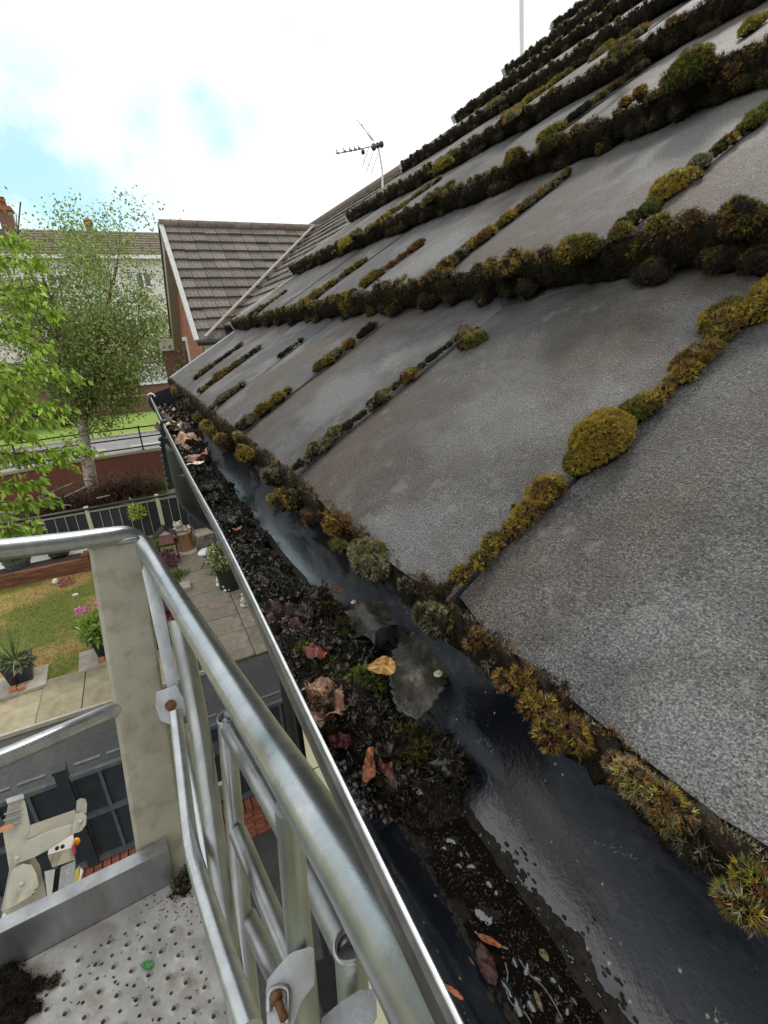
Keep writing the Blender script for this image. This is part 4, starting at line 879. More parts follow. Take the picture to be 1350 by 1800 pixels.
y_, l_, c_ = faceplane(752, 1108, 720, 1245, -.076); leaf(c_, y_ + math.pi, .10, .22, oval(26, .24, .05, .05), l_ * .98, [(.06, .058, .045), (.085, .083, .068), (.11, .105, .088)], .30, blotch=True, lab='big grey green oval leaf with pale blotch, lower one in the near gutter', noise=.10, cup=-.16,
     stalk=[onz(722, 1240, -.088), onz(762, 1262, -.092), onz(772, 1330, -.098), onz(768, 1390, -.104), onz(765, 1418, -.107)])
y_, l_, c_ = faceplane(536, 1130, 572, 1160, -.074); leaf(c_, y_, .2, -.1, ragged, l_ * 1.1, [(.22, .045, .03), (.30, .08, .05), (.16, .03, .02)], -.3, 'crumpled brick red leaf on the near clump', noise=1.2, cup=.2)
y_, l_, c_ = faceplane(660, 1155, 684, 1185, -.060); leaf(c_, y_ + .2, .15, .1, oval(22, .38, .2, .06), l_ * 1.1, [(.50, .27, .06), (.42, .19, .05), (.55, .34, .10)], .3, 'small yellow birch leaf standing on the near clump', noise=.3, cup=-.2)
y_, l_, c_ = faceplane(560, 1200, 588, 1268, -.072); leaf(c_, y_, .0, .3, ragged, l_ * 1.1, [(.26, .14, .08), (.36, .21, .13), (.20, .10, .06)], -.5, 'large crumpled tan leaf near the lip of the gutter', noise=1.4, cup=.3)
y_, l_, c_ = faceplane(598, 1225, 612, 1262, -.074); leaf(c_, y_, .4, .5, ragged, l_, [(.09, .05, .03), (.14, .08, .05)], -.4, 'small brown leaf fragment right of the crumpled tan leaf', noise=1.2)
y_, l_, c_ = faceplane(586, 1030, 594, 1048, -.066); leaf(c_, y_, .3, .0, oval(16, .25), l_ * 1.2, [(.17, .07, .03), (.11, .04, .02)], .6, 'little brown seed husk in front of the blue black gutter back', noise=.3)
y_, l_, c_ = faceplane(512, 1095, 526, 1125, -.080); leaf(c_, y_, .1, .2, ragged, l_ * 1.1, [(.20, .075, .045), (.11, .05, .03)], -.5, 'torn reddish leaf scrap left of the green moss in the near clump', noise=1.6)
y_, l_, c_ = faceplane(480, 1060, 500, 1098, -.080); leaf(c_, y_, .1, .2, ragged, l_ * 1.1, [(.08, .04, .028), (.05, .03, .02)], -.5, 'dull brown leaf scrap against the lip at the start of the near clump', noise=1.6)
y_, l_, c_ = faceplane(580, 1285, 612, 1312, -.090); leaf(c_, y_, .0, .2, ragged, l_ * 1.1, [(.10, .015, .015), (.06, .01, .01)], .8, 'dark red curled leaf on the lip side below the crumpled tan leaf', noise=1.0)
y_, l_, c_ = faceplane(655, 1320, 640, 1375, -.088); leaf(c_, y_, .0, .3, strip, l_ * 1.1, [(.34, .12, .045), (.22, .07, .03)], .5, 'orange brown rotted strip at the lower end of the near clump', noise=1.2)
y_, l_, c_ = faceplane(668, 1330, 690, 1375, -.092); leaf(c_, y_, .0, -.3, strip, l_ * 1.1, [(.16, .05, .03), (.10, .03, .02)], .5, 'dark brown strip beside the orange brown rotted one', noise=1.2)
y_, l_, c_ = faceplane(680, 1395, 700, 1412, -.106); leaf(c_, y_, .0, .0, strip, l_ * 1.6, [(.14, .03, .025), (.08, .02, .015)], 1.2, 'small curled wine red leaf floating just below the clump', noise=.3)
y_, l_, c_ = faceplane(843, 1650, 878, 1668, -.1138); leaf(c_ + [0, 0, .0022], y_, .0, .0, strip, l_ * 1.2, [(.45, .14, .05), (.30, .08, .03)], .9, 'orange red leaf strip floating above the dark pod', noise=.2)
y_, l_, c_ = faceplane(842, 1668, 868, 1738, -.1138); leaf(c_ + [0, 0, .004], y_, .0, .0, oval(20, .22, -.15), l_ * 1.1, [(.075, .028, .024), (.12, .045, .035), (.05, .02, .018)], -1.6, 'dark maroon rolled leaf floating in the near water', noise=.2)
y_, l_, c_ = faceplane(824, 1690, 838, 1720, -.1138); leaf(c_ + [0, 0, .002], y_, .0, .0, strip, l_ * 1.2, [(.22, .14, .06), (.16, .10, .04)], .5, 'olive tan leaf piece left of the maroon rolled leaf', noise=.4)
y_, l_, c_ = faceplane(838, 1718, 824, 1758, -.1138); leaf(c_ + [0, 0, .002], y_, .0, .0, strip, l_ * 1.2, [(.42, .19, .06), (.30, .11, .04)], .8, 'orange folded leaf piece below the maroon rolled leaf', noise=.4)
P0 = onx(796, 1745, -.078); leaf(onz(796, 1745, -.086) + [.0, 0, .001], .5, .0, .9, oval(16, .28), .0085, [(.50, .20, .10), (.40, .14, .06)], .3, 'small orange oval leaf on the front wall of the gutter', noise=.1)
y_, l_, c_ = faceplane(950, 1675, 962, 1692, -.1138); leaf(c_ + [0, 0, .002], y_, .0, .0, oval(14, .3), l_ * 1.3, [(.22, .27, .10), (.12, .15, .06)], .3, 'pale green leaf bit in the near water', noise=.4)
y_, l_, c_ = faceplane(940, 1750, 952, 1780, -.1138); leaf(c_ + [0, 0, .002], y_, .0, .0, strip, l_ * 1.3, [(.20, .12, .08), (.26, .22, .10)], .3, 'small pinkish brown leaf bit among the bubbles at the bottom', noise=.4)
y_, l_, c_ = faceplane(330, 812, 350, 818, -.060); leaf(c_, y_, .2, .0, oval(18, .34), l_ * 1.2, [(.62, .60, .42), (.50, .48, .30)], .3, 'cream coloured leaf in the far part of the gutter', noise=.3)
y_, l_, c_ = faceplane(315, 775, 337, 765, -.066); leaf(c_, y_, .2, .0, ragged, l_ * 1.2, [(.42, .24, .13), (.50, .32, .20)], -.3, 'light tan curled leaf in the far part of the gutter', noise=1.0)
y_, l_, c_ = faceplane(285, 723, 310, 722, -.060); leaf(c_, y_, .3, .0, ragged, l_ * 1.2, [(.30, .19, .14), (.40, .28, .22)], .4, 'pinkish tan leaf at the very end of the gutter', noise=.9)
y_, l_, c_ = faceplane(290, 745, 303, 752, -.062); leaf(c_, y_, .2, .0, ragged, l_ * 1.2, [(.45, .40, .24), (.36, .30, .18)], .2, 'straw coloured leaf at the lip near the far end', noise=.9)
y_, l_, c_ = faceplane(343, 800, 352, 808, -.062); leaf(c_, y_, .2, .3, ragged, l_ * 1.6, [(.36, .14, .10), (.28, .10, .07)], .2, 'salmon pink leaf scrap beside the cream leaf', noise=.9)
y_, l_, c_ = faceplane(410, 928, 424, 930, -.085); leaf(c_, y_, .2, .0, ragged, l_ * 1.3, [(.40, .13, .06), (.30, .09, .05)], .2, 'bright orange brown leaf scrap in the black crumbs', noise=.6)
for i, (px, py, cc_, w) in enumerate([(300, 735, (.10, .055, .035), .05), (313, 745, (.16, .09, .06), .05), (308, 760, (.08, .045, .03), .045), (322, 752, (.05, .03, .02), .05), (326, 785, (.20, .14, .10), .03), (300, 768, (.22, .12, .09), .035), (345, 775, (.06, .035, .02), .03)]):
    c_ = lp(px, py, -.062); leaf(c_, i * 1.3, .3 * math.sin(i), .3, ragged, w, [cc_, tuple(v * 1.5 for v in cc_)], .5, ['dark brown leaf lying behind the others at the far end of the gutter', 'mid brown leaf near the end of the gutter, under the moss', 'deep brown leaf at the far lip side of the gutter', 'nearly black leaf under the far eave moss', 'greyish tan leaf scrap between tan and cream leaves', 'reddish tan scrap against the far lip', 'dark scrap at the foot of the far eave moss'][i], noise=1.2)
# white snail shells on the big oval leaf and the clump
for (px, py, z, s, lab) in [(771, 1187, -.074, .0034, 'small cream snail shell clinging to the edge of the big oval leaf'), (622, 1060, -.070, .0026, 'tiny white snail shell at the base of the upper grey leaf'), (740, 1392, -.104, .0032, 'white snail shell at the lower end of the near clump')]:
    c = onz(px, py, z); mb = MB(); V = []
    pts = []; rr_ = []
    for k in range(26):
        a = k * .55; r_ = s * (1 - k / 30); pts.append(c + np.array([r_ * .75 * math.cos(a), r_ * .75 * math.sin(a), s * .045 * k])); rr_.append(s * .42 * (1 - k / 30))
    mb.tube(pts, rr_, 8); solo('snail_shell', mb, cream, lab, 'snail', smooth=True, group='snail shells in the gutter')
# ------------------------------------------------------------------ lift basket of galvanised tube
BD = np.array([-.065, -.05, -.9966])
bk_ = thing('lift_basket', at(300, 1560, 1.36), 'galvanised tube work basket of an access lift beside the gutter', 'lift basket')
def tubep(name, pts, r, m=galv, seg=16, ends=(), parent=bk_, sm=6):
    mb = MB(); P = bez(pts, sm) if len(pts) > 2 else [np.array(p, float) for p in pts]
    if hasattr(r, '__len__'): r = list(np.interp(np.linspace(0, 1, len(P)), np.linspace(0, 1, len(r)), r))
    mb.tube(P, r, seg); o = build(name, mb, m, parent); auto_smooth(o, 50)
    return o
rail_pts = [at(-260, 985, 1.0), at(-100, 975, 1.04), at(10, 965, 1.08), at(120, 952, 1.13), at(185, 943, 1.165), at(222, 940, 1.19), at(245, 951, 1.195), at(262, 975, 1.165), at(280, 1004, 1.10), at(303, 1042, 1.0), at(433, 1245, .63), at(512, 1367, .50), at(579, 1475, .435), at(624, 1547, .40), at(705, 1685, .350), at(770, 1798, .315), at(840, 1915, .285)]
top = tubep('top_rail', rail_pts, .0188, galv, 28, sm=10)
# broad flat-sided corner post with its side face
A0, A1 = at(203, 950, 1.175), at(296, 1560, 1.375); ax_ = A1 - A0; ax_ /= np.linalg.norm(ax_)
fr = at(240, 960, 1.17) - at(165, 948, 1.165); fr -= ax_ * (fr @ ax_); wtop = np.linalg.norm(fr); fr /= wtop; dp_ = np.cross(ax_, fr); dp_ = dp_ if dp_ @ fw > 0 else -dp_
def section(c, w, d):
    o = []; 
    for (u, v) in ((-.5, .12), (-.44, .02), (-.36, 0), (.36, 0), (.44, .02), (.5, .12), (.5, .88), (.44, .98), (.36, 1), (-.36, 1), (-.44, .98), (-.5, .88)): o.append(c + fr * u * w + dp_ * v * d)
    return o
mb = MB(); s0 = section(A0, .098, .05); s1 = section(A1, .092, .05); mb.add(s0 + s1, [tuple(range(12))[::-1], tuple(range(12, 24))] + [(i, (i + 1) % 12, 12 + (i + 1) % 12, 12 + i) for i in range(12)])
post = build('corner_post', mb, alu_post, bk_); auto_smooth(post, 30)
weld = MB(); wp = section(A0 + ax_ * .004, .102, .05); weld.tube([wp[0], wp[2], wp[2] * .5 + wp[3] * .5 + [0, 0, .002], wp[3], wp[5]], [.006, .007, .008, .007, .006], 8); build('weld', weld, galv, post, True)
# pale flat strip just behind the post, then bracket with a rusty bolt
mb = MB(); q0, q1 = at(252, 965, 1.19), at(308, 1225, 1.16); sd_ = at(262, 965, 1.19) - at(244, 965, 1.19)
mb.prism([q0 - sd_ * .6, q0 + sd_ * .9, q1 + sd_ * .55, q1 - sd_ * .55], np.array([0, .02, 0])); build('flat_bar', mb, galv, bk_)
bc = at(300, 1240, 1.12); n_ = (CP - bc); n_ /= np.linalg.norm(n_); e1 = np.cross(n_, [0, 0, 1.]); e1 /= np.linalg.norm(e1); e2 = np.cross(n_, e1)
mb = MB(); mb.prism([bc + e1 * a * .026 + e2 * b_ * .034 for a, b_ in ((-.7, -1), (.7, -1), (1, -.3), (.9, .6), (.1, 1.15), (-.8, .8), (-1, 0))], -n_ * .02); brk = build('bolt_bracket', mb, galv_dull, bk_)
mb = MB(); mb.tube([bc + n_ * -.002, bc + n_ * .006], .011, 12); mb.tube([bc + n_ * .005, bc + n_ * .010], .006, 6); build('bolt', mb, rust, brk)
# posts and rails
tubep('post', [at(312, 1088, .99), at(352, 1290, 1.02), at(402, 1660, 1.09), at(425, 1830, 1.12)], .0172, galv_dull)
tubep('lower_rail', [at(308, 1250, 1.12), at(322, 1370, 1.10), at(335, 1480, 1.05), at(352, 1545, 1.0), at(385, 1650, .93), at(440, 1815, .84)], [.0125, .0125, .013, .0135, .0145, .0155], galv)
tubep('post', [at(318, 1275, 1.19), at(345, 1400, 1.19), at(372, 1560, 1.2)], .012, galv)
tubep('mid_rail', [at(214, 1241, 1.235), at(120, 1282, 1.18), at(0, 1334, 1.13), at(-150, 1395, 1.06)], .0165, galv)
wl = at(217, 1240, 1.23); mb = MB(); mb.blob(wl, .012, .012, .020, .15); build('weld', mb, galv, bk_, True)
# hinged side frame outside the basket: two uprights, sloping rungs
Ct, Ft = at(397, 1266, 1.10), at(615, 1668, .715)
fr_ = thing('side_frame', at(500, 1700, .95), 'ladder shaped galvanised side frame with open pipe ends hanging between basket and wall', 'frame')
tubep('upright', [Ct, at(412, 1440, 1.14), at(428, 1640, 1.2), at(445, 1830, 1.24)], .0170, galv_dull, parent=fr_)
tubep('upright', [Ft, at(622, 1760, .74), at(630, 1860, .76)], .0172, galv_dull, parent=fr_)
tubep('rung', [Ct + [0, 0, -.012], at(500, 1452, .90), Ft + [0, 0, -.010]], .0172, galv_dull, parent=fr_)
tubep('rung', [at(418, 1462, 1.13), at(492, 1640, 1.02), at(560, 1800, .92)], .0165, galv_dull, parent=fr_)
tubep('rung', [at(436, 1612, 1.2), at(485, 1715, 1.1), at(530, 1810, 1.02)], .0165, galv_dull, parent=fr_)
for (T_, d_, r_) in ((Ct, (.0, -.15, 1), .0172), (Ft, (-.02, -.1, 1), .0185)):
    mb = MB(); mb.pipe_end(T_ + np.array([0, 0, .006]), d_, r_, r_ * .74, .03); build('pipe_mouth', mb, galv_dull, fr_, True)
# thick post from the top rail down to the pin bracket
tubep('post', [at(508, 1418, .50), at(517, 1550, .565), at(531, 1700, .615), at(545, 1850, .66)], .0122, galv_dull, 20)
def plate(name, pts, D, th_, m, parent=bk_, hole=None):
    P = [at(x, y, D if not hasattr(D, '__len__') else D[i]) for i, (x, y) in enumerate(pts)]; n = np.cross(P[1] - P[0], P[2] - P[0]); n /= np.linalg.norm(n); n = n if n @ fw > 0 else -n
    mb = MB(); mb.prism(P, n * th_); return build(name, mb, m, parent)
pl = plate('pin_plate', [(467, 1745), (470, 1722), (486, 1702), (508, 1678), (516, 1673), (545, 1664), (552, 1668), (553, 1730), (530, 1760), (512, 1810), (470, 1815)], .585, .006, galv_dull)
mb = MB(); mb.tube(bez([at(473, 1780, .572), at(474, 1748, .572), at(484, 1738, .572), at(500, 1736, .572), at(507, 1748, .572), at(505, 1800, .572)], 6), .0028, 8); build('pin_guard', mb, galv_dull, pl, True)
mb = MB(); mb.tube([at(488, 1758, .566), at(500, 1792, .560)], .0034, 10); mb.tube([at(483, 1748, .568), at(488, 1759, .566)], .0052, 10); build('pin', mb, rust, pl, True)
plate('hook_plate', [(565, 1790), (600, 1760), (632, 1740), (655, 1738), (661, 1745), (662, 1785), (655, 1800), (600, 1830), (565, 1830)], .70, .007, galv_dull)
mb = MB(); mb.box(at(582, 1752, .80), (.055, .05, .05), np.array(Matrix.Rotation(.4, 3, 'Y'))); build('rubber_block', mb, black_rub, bk_)
mb = MB(); mb.box(at(366, 1345, 1.55), (.06, .05, .095), np.array(Matrix.Rotation(.1, 3, 'Y'))); sw = build('switch_box', mb, black_rub, bk_)
for (x, y) in ((372, 1330), (374, 1348)):
    mb = MB(); c_ = at(x, y, 1.505); mb.tube([c_, c_ + (CP - c_) / np.linalg.norm(CP - c_) * .012], .008, 10); build('bolt', mb, galv_dull, sw)
mb = MB(); mb.box(at(385, 1392, 1.5), (.10, .012, .05)); build('flat_bar', mb, galv_dull, bk_)
# floor of dimpled sheet: real holes, every second one with a raised collar
FN = -BD; F0 = at(300, 1550, 1.365)
def fl(px, py, h=0.0): return onplane(px, py, F0, FN) + FN * h
o0 = fl(303.3, 1636.7); va = (fl(200, 1701.7) - o0) / 4; vb = (fl(334, 1753) - o0) / 5
def clipcell(cs):
    for (P_, Q_, ins) in ((fl(306, 1551), fl(-60, 1746), fl(200, 1750)), (fl(345, 1560), fl(432, 1815), fl(200, 1750)), (fl(290, 1540), fl(350, 1556), fl(200, 1750))):
        n = np.cross(Q_ - P_, FN); n = n if (ins - P_) @ n > 0 else -n; o = []
        for k in range(len(cs)):
            A_, B_ = cs[k], cs[(k + 1) % len(cs)]; da, db = (A_ - P_) @ n, (B_ - P_) @ n
            if da >= 0: o.append(A_)
            if da * db < 0: o.append(A_ + (B_ - A_) * da / (da - db))
        cs = o
        if len(cs) < 3: return None
    return cs
HX = []; nseg = 12; V = []; F = []; mbF = MB(); cells = set()
def cellpt(i, j): return o0 + va * i + vb * j
def inside(px, py):
    return py > 1600 and px < 398 + (py - 1640) * .16 and (py - 1640) > -(px - 303) * .60 - 55 + (0 if px > 250 else 0)
mbC = MB()
for i in range(-4, 16):
    for j in range(-6, 9):
        c_ = cellpt(i, j); px, py = proj(c_); collar = (i + j) % 2 == 0
        hole = (py > 1625 + max(0, (230 - px)) * .55) and px < 350 + (py - 1640) * .20 and px > 90 - (py - 1700) * .3
        corners = [c_ + (-va - vb) / 2, c_ + (va - vb) / 2, c_ + (va + vb) / 2, c_ + (-va + vb) / 2]
        cl = clipcell(corners)
        if cl is None: continue
        if not hole or len(cl) != 4 or any(np.linalg.norm(a_ - b_) > 1e-6 for a_, b_ in zip(cl, corners)): mbF.add(cl, [tuple(range(len(cl)))]); continue
        c_ = c_ + rng.normal(0, .0006, 3) * [1, 1, 0]
        per = []
        for k in range(4):
            for q_ in range(4): per.append(corners[k] + (corners[(k + 1) % 4] - corners[k]) * q_ / 4)
        r_ = .0040 if collar else .0032; hh = .0022 if collar else 0.0; e1_ = va / np.linalg.norm(va); e2_ = np.cross(FN, e1_)
        a0 = math.atan2((per[0] - c_) @ e2_, (per[0] - c_) @ e1_); sgn = 1 if ((per[4] - c_) @ e2_) * ((per[0] - c_) @ e1_) - ((per[4] - c_) @ e1_) * ((per[0] - c_) @ e2_) > 0 else -1
        def ringp(rr_, z_): return [c_ + rr_ * (math.cos(a0 + sgn * 2 * math.pi * k / 16) * e1_ + math.sin(a0 + sgn * 2 * math.pi * k / 16) * e2_) + FN * z_ for k in range(16)]
        rings = [per, ringp(r_ * 2.3, 0), ringp(r_ * 1.6, hh * .35), ringp(r_ * 1.25, hh), ringp(r_, hh), ringp(r_, -.006)]
        vs = [p for R_ in rings for p in R_]; fs = [(a * 16 + k, a * 16 + (k + 1) % 16, (a + 1) * 16 + (k + 1) % 16, (a + 1) * 16 + k) for a in range(5) for k in range(16)]
        mbF.add(vs, fs)
floor_o = build('floor_plate', mbF, alu_floor, bk_)
mb = MB(); c4 = [fl(320, 1575), fl(-60, 1770), fl(-60, 1900), fl(425, 1900), fl(345, 1590)]; mb.prism([p - FN * .05 for p in c4], -FN * .004); build('hole_backing', mb, black_rub, bk_)  # black sheet added under the plate so its holes look dark
# toe board along the left side of the floor
t0, t1 = fl(306, 1550), fl(-60, 1745); up_ = FN * .085; out_ = np.cross(t1 - t0, FN); out_ /= np.linalg.norm(out_); out_ = out_ if out_ @ fw > 0 else -out_
mb = MB(); mb.prism([t0, t1, t1 + up_, t0 + up_], out_ * .005); mb.prism([t0 + up_ + out_ * -.003, t1 + up_ + out_ * -.003, t1 + up_ + FN * .006 - out_ * .003, t0 + up_ + FN * .006 - out_ * .003], out_ * .03); build('toe_board', mb, galv_dull, bk_)
# side edge of the floor under the lower rail
mb = MB(); s0_, s1_ = fl(345, 1560), fl(432, 1815); d_ = s1_ - s0_; ou = np.cross(d_, FN); ou /= np.linalg.norm(ou); ou = ou if ou @ RT > 0 else -ou
mb.prism([s0_ - FN * .02, s1_ - FN * .02, s1_ + FN * .02, s0_ + FN * .02], ou * .012); build('floor_edge', mb, galv, bk_)
# dirt fallen on the floor: moss and soil clods, a green leaf
M = Moss()
for (px, py, w, h_) in [(5, 1716, .030, .014), (22, 1738, .030, .015), (38, 1752, .024, .012), (8, 1765, .035, .016), (66, 1728, .012, .007), (73, 1737, .010, .006), (58, 1775, .014, .009), (30, 1795, .022, .014), (2, 1800, .035, .018), (48, 1762, .012, .006)]:
    c_ = fl(px, py, .002); M.cushion(c_, frame(np.array([w, 0, 0]), np.array([0, w * .7, 0]), FN * h_), [dk, dk, dk, dk], dead=.9, leaf=.005, dens=.8, m=3, lump=.35, under=0)
M.out('moss', 'heap of black soil and moss fallen on the basket floor', kind='stuff')
for (px, py, w, lab) in [(323, 1556, .030, 'dark dirt and moss lump in the corner of the basket floor under the post'), (98, 1727, .013, 'single dark soil crumb on the basket floor beside the heap')]:
    M = Moss(); c_ = fl(px, py, .003)
    for q_ in range(3): M.cushion(c_ + rng.normal(0, w * .3, 3) * [1, 1, 0], frame(np.array([w * .7, 0, 0]), np.array([0, w * .6, 0]), FN * w * .35), [dk, gy], dead=.6, leaf=.005, dens=.8, m=3, lump=.3, under=0)
    M.out('soil_clod', lab, cat='dirt')
V = []; F = []; C = []; o = 0
for _ in range(260):
    px, py = (rng.uniform(20, 420), rng.uniform(1560, 1800)) if rng.random() < .45 else (rng.normal(310, 38), rng.normal(1592, 22))
    c_ = fl(px, py, .001); 
    if not (px < 390 + (py - 1640) * .16): continue
    s = rng.uniform(.001, .0035); d = rng.normal(size=(4, 3)); d /= np.linalg.norm(d, axis=1)[:, None]; V += list(c_ + d * s * [1.4, 1, .6]); F += [(o, o + 1, o + 2), (o, o + 2, o + 3), (o, o + 3, o + 1), (o + 1, o + 3, o + 2)]; C += [np.array(bk[0]) * rng.uniform(1, 5)] * 4; o += 4
me = col_mesh('dirt_crumbs', np.array(V), np.array(F), np.array(C), muck_m); ob = bpy.data.objects.new('dirt_crumbs', me); COL.objects.link(ob); tag(ob, 'brown dirt crumbs strewn over the perforated floor', kind='stuff')
leaf(fl(259, 1698, .003), 1.0, .1, .1, oval(16, .3, .2), .024, [(.05, .22, .05), (.08, .30, .07)], .3, 'small fresh green leaf on the perforated basket floor', group=None)
# ------------------------------------------------------------------ ground, roads, paths, lawns
grass_m = mat('green grass', (.085, .135, .020), (.15, .20, .035), 9, .9, 0, .6, 160, c=(.24, .19, .06), cscale=2.2, cfac=.5)
lawn_m, _, _, P = nmat('dry lawn'); b = NB(lawn_m); gv = b.coord('Object'); n1 = b.noise(gv, .9, 5, .62, .5); n2 = b.noise(gv, 30, 5, .8)
col = b.mix(b.mr(n2, .35, .65), (.10, .14, .018), (.22, .25, .045)); col = b.mix(b.mr(n1, .44, .56), col, b.mix(b.mr(n2, .35, .65), (.32, .20, .06), (.46, .33, .11)))
b.L.new(col, P.inputs['Base Color']); P.inputs['Roughness'].default_value = .95; b.L.new(b.bump(n2, .6, .02), P.inputs['Normal'])
road_m = mat('grey road', (.17, .17, .17), (.25, .25, .245), 3, .85, 0, .3, 60, c=(.10, .10, .10), cscale=.6, cfac=.4)
alley_m = mat('dark tarmac', (.040, .041, .040), (.060, .060, .058), 14, .8, 0, .4, 120, c=(.09, .09, .085), cscale=2, cfac=.35)
flag_m = mat('mossy paving', (.24, .205, .125), (.36, .32, .21), 5, .8, 0, .4, 60, c=(.36, .33, .22), cscale=7, cfac=.7, objvar=.14)
flag_g = mat('grey brown paving', (.20, .18, .13), (.32, .29, .22), 4, .8, 0, .4, 60, c=(.12, .10, .07), cscale=3, cfac=.6, objvar=.12)
joint_m = mat('joint sand', (.05, .045, .03), (.08, .075, .04), 20, .9)
conc_m = mat('weathered concrete', (.34, .31, .25), (.46, .42, .34), 8, .85, 0, .3, 60)
soil_m = mat('dark soil', (.03, .022, .015), (.06, .045, .03), 20, .9, 0, .6, 60)
sleeper_m = mat('rough red brown sleeper', (.10, .035, .018), (.30, .13, .07), 7, .85, 0, .8, 30, c=(.03, .015, .010), cscale=14, cfac=.9, stretch=(.35, 2, 3), objvar=.12)
wood_m = mat('cut log', (.26, .15, .07), (.44, .28, .14), 6, .8, 0, .5, 40, stretch=(3, 3, .6))
stone_m = mat('pale garden stone', (.50, .48, .40), (.66, .63, .52), 20, .7, 0, .3, 80)
pot_m = mat('dark glazed pot', (.018, .020, .024), (.035, .038, .044), 12, .4, 0, .1, 80, c=(.10, .11, .12), cscale=20, cfac=.4)
pink_m = mat('magenta plastic', (.50, .03, .13), (.55, .05, .16), 5, .4)
foliage_m = mat('foliage', (.75, .75, .75), (1.2, 1.2, 1.2), 5, .55, vcol=True, transl=.35, spec=.35)
petal_m = mat('petals', (.8, .8, .8), (1.1, 1.1, 1.1), 50, .6, vcol=True, transl=.3)
glass_m, _, _, P = nmat('window glass'); P.inputs['Base Color'].default_value = (.03, .035, .04, 1); P.inputs['Roughness'].default_value = .08; P.inputs['Specular IOR Level'].default_value = .8
curtain_m = mat('net curtain', (.42, .43, .45), (.60, .60, .62), 4, .9, stretch=(9, 1, .3))
def sheet(name, x0, x1, y0, y1, z, m, n=1):
    mb = MB(); mb.add([(x0, y0, z), (x1, y0, z), (x1, y1, z), (x0, y1, z)], [(0, 1, 2, 3)]); return build(name, mb, m, None, kind='structure', loc=(0, 0, 0))
sheet('ground', -600, 600, -300, 900, ZG - .012, grass_m)
alley = sheet('alley', -9, 7, -3, 7.25, ZG, alley_m)
def flags(parent, x0, x1, y0, y1, w, d, m, gap=.012, z=.03, off=0.0, rag=.004):
    mesh_c = {}; y = y0
    while y < y1 - .05:
        dd = min(d, y1 - y); x = x0 - off * ((round((y - y0) / d)) % 2)
        while x < x1 - .05:
            ww = min(w, x1 - x); key = (round(ww, 2), round(dd, 2))
            if key not in mesh_c:
                mb = MB(); a, c_ = ww / 2 - gap / 2, dd / 2 - gap / 2; e = .006
                vs = [(-a, -c_, -.03), (a, -c_, -.03), (a, c_, -.03), (-a, c_, -.03), (-a, -c_, -e), (a, -c_, -e), (a, c_, -e), (-a, c_, -e), (-a + e, -c_ + e, 0), (a - e, -c_ + e, 0), (a - e, c_ - e, 0), (-a + e, c_ - e, 0)]
                mb.add(vs, [(0, 1, 5, 4), (1, 2, 6, 5), (2, 3, 7, 6), (3, 0, 4, 7), (4, 5, 9, 8), (5, 6, 10, 9), (6, 7, 11, 10), (7, 4, 8, 11), (8, 9, 10, 11)]); mesh_c[key] = mb.mesh('flag', m)
            o = bpy.data.objects.new('flagstone', mesh_c[key]); COL.objects.link(o); o.parent = parent; o.location = (x + ww / 2, y + dd / 2, ZG + z + rng.normal(0, rag)); o.rotation_euler = (rng.normal(0, .004), rng.normal(0, .004), rng.normal(0, .003)); x += ww
        y += dd
path = sheet('garden_path', -6.2, -.12, 7.27, 8.42, ZG + .004, joint_m)
flags(path, -6.09 + .006, -.12, 7.30, 8.40, .604, 1.10, flag_m)
patio = sheet('patio', -.12, 3.3, 7.27, 13.6, ZG + .005, joint_m)
flags(patio, -.10, 3.3, 7.28, 7.58, .9, .30, flag_g); flags(patio, -.10, 3.3, 7.58, 13.5, .9, .62, flag_g, off=.0)
mb = MB(); mb.box((-3.2, 7.235, ZG + .03), (6.3, .05, .07)); build('path_edging', mb, MATS['weathered concrete'], None, kind='structure', loc=(0, 0, 0))
sheet('lawn', -7.5, -.45, 8.42, 12.9, ZG + .008, lawn_m)
sheet('flower_bed', -.95, -.42, 8.55, 12.6, ZG + .018, soil_m)
fp = sheet('footpath', -9.5, 2.2, 15.1, 17.75, ZG + .003, joint_m); flags(fp, -9.4, 2.0, 15.2, 17.7, .95, 1.25, flag_g)
fp2 = sheet('side_path', .12, 2.2, 17.78, 21.2, ZG + .002, joint_m); flags(fp2, .12, 2.1, 17.8, 21.0, .98, 1.05, flag_g)
sheet('grass_strip', -12, .10, 17.75, 20.75, ZG + .009, grass_m)
# street with kerbs, far footway, grass bank
def bandz(name, x0, x1, ya, yb, za, zb, m, skew=0.0):
    mb = MB(); mb.add([(x0, ya - skew, za), (x1, ya + skew, za), (x1, yb + skew, zb), (x0, yb - skew, zb)], [(0, 1, 2, 3)]); return build(name, mb, m, None, kind='structure', loc=(0, 0, 0))
bandz('pavement', -40, 40, 21.1, 25.0, ZG + .10, ZG + .10, conc_m); bandz('road', -60, 60, 25.0, 33.0, ZG + .004, ZG + .004, road_m)
mb = MB(); mb.box((0, 25.0, ZG + .05), (80, .14, .13)); mb.box((0, 33.05, ZG + .06), (80, .14, .14)); build('kerb', mb, conc_m, None, kind='structure', loc=(0, 0, 0))
for i in range(-8, 10):
    mb = MB(); mb.add([(i * 2.9 - 1.0, 29.3, ZG + .010), (i * 2.9 + .7, 29.3, ZG + .010), (i * 2.9 + .7, 29.42, ZG + .010), (i * 2.9 - 1.0, 29.42, ZG + .010)], [(0, 1, 2, 3)]); build('road_marking', mb, white_paint, None, kind='structure', loc=(0, 0, 0))
bandz('grass_bank', -60, 60, 33.1, 39.3, ZG + .06, ZG + .55, mat('bright grass', (.12, .21, .022), (.20, .30, .045), 3, .9, 0, .6, 40, c=(.26, .26, .07), cscale=.5, cfac=.5))
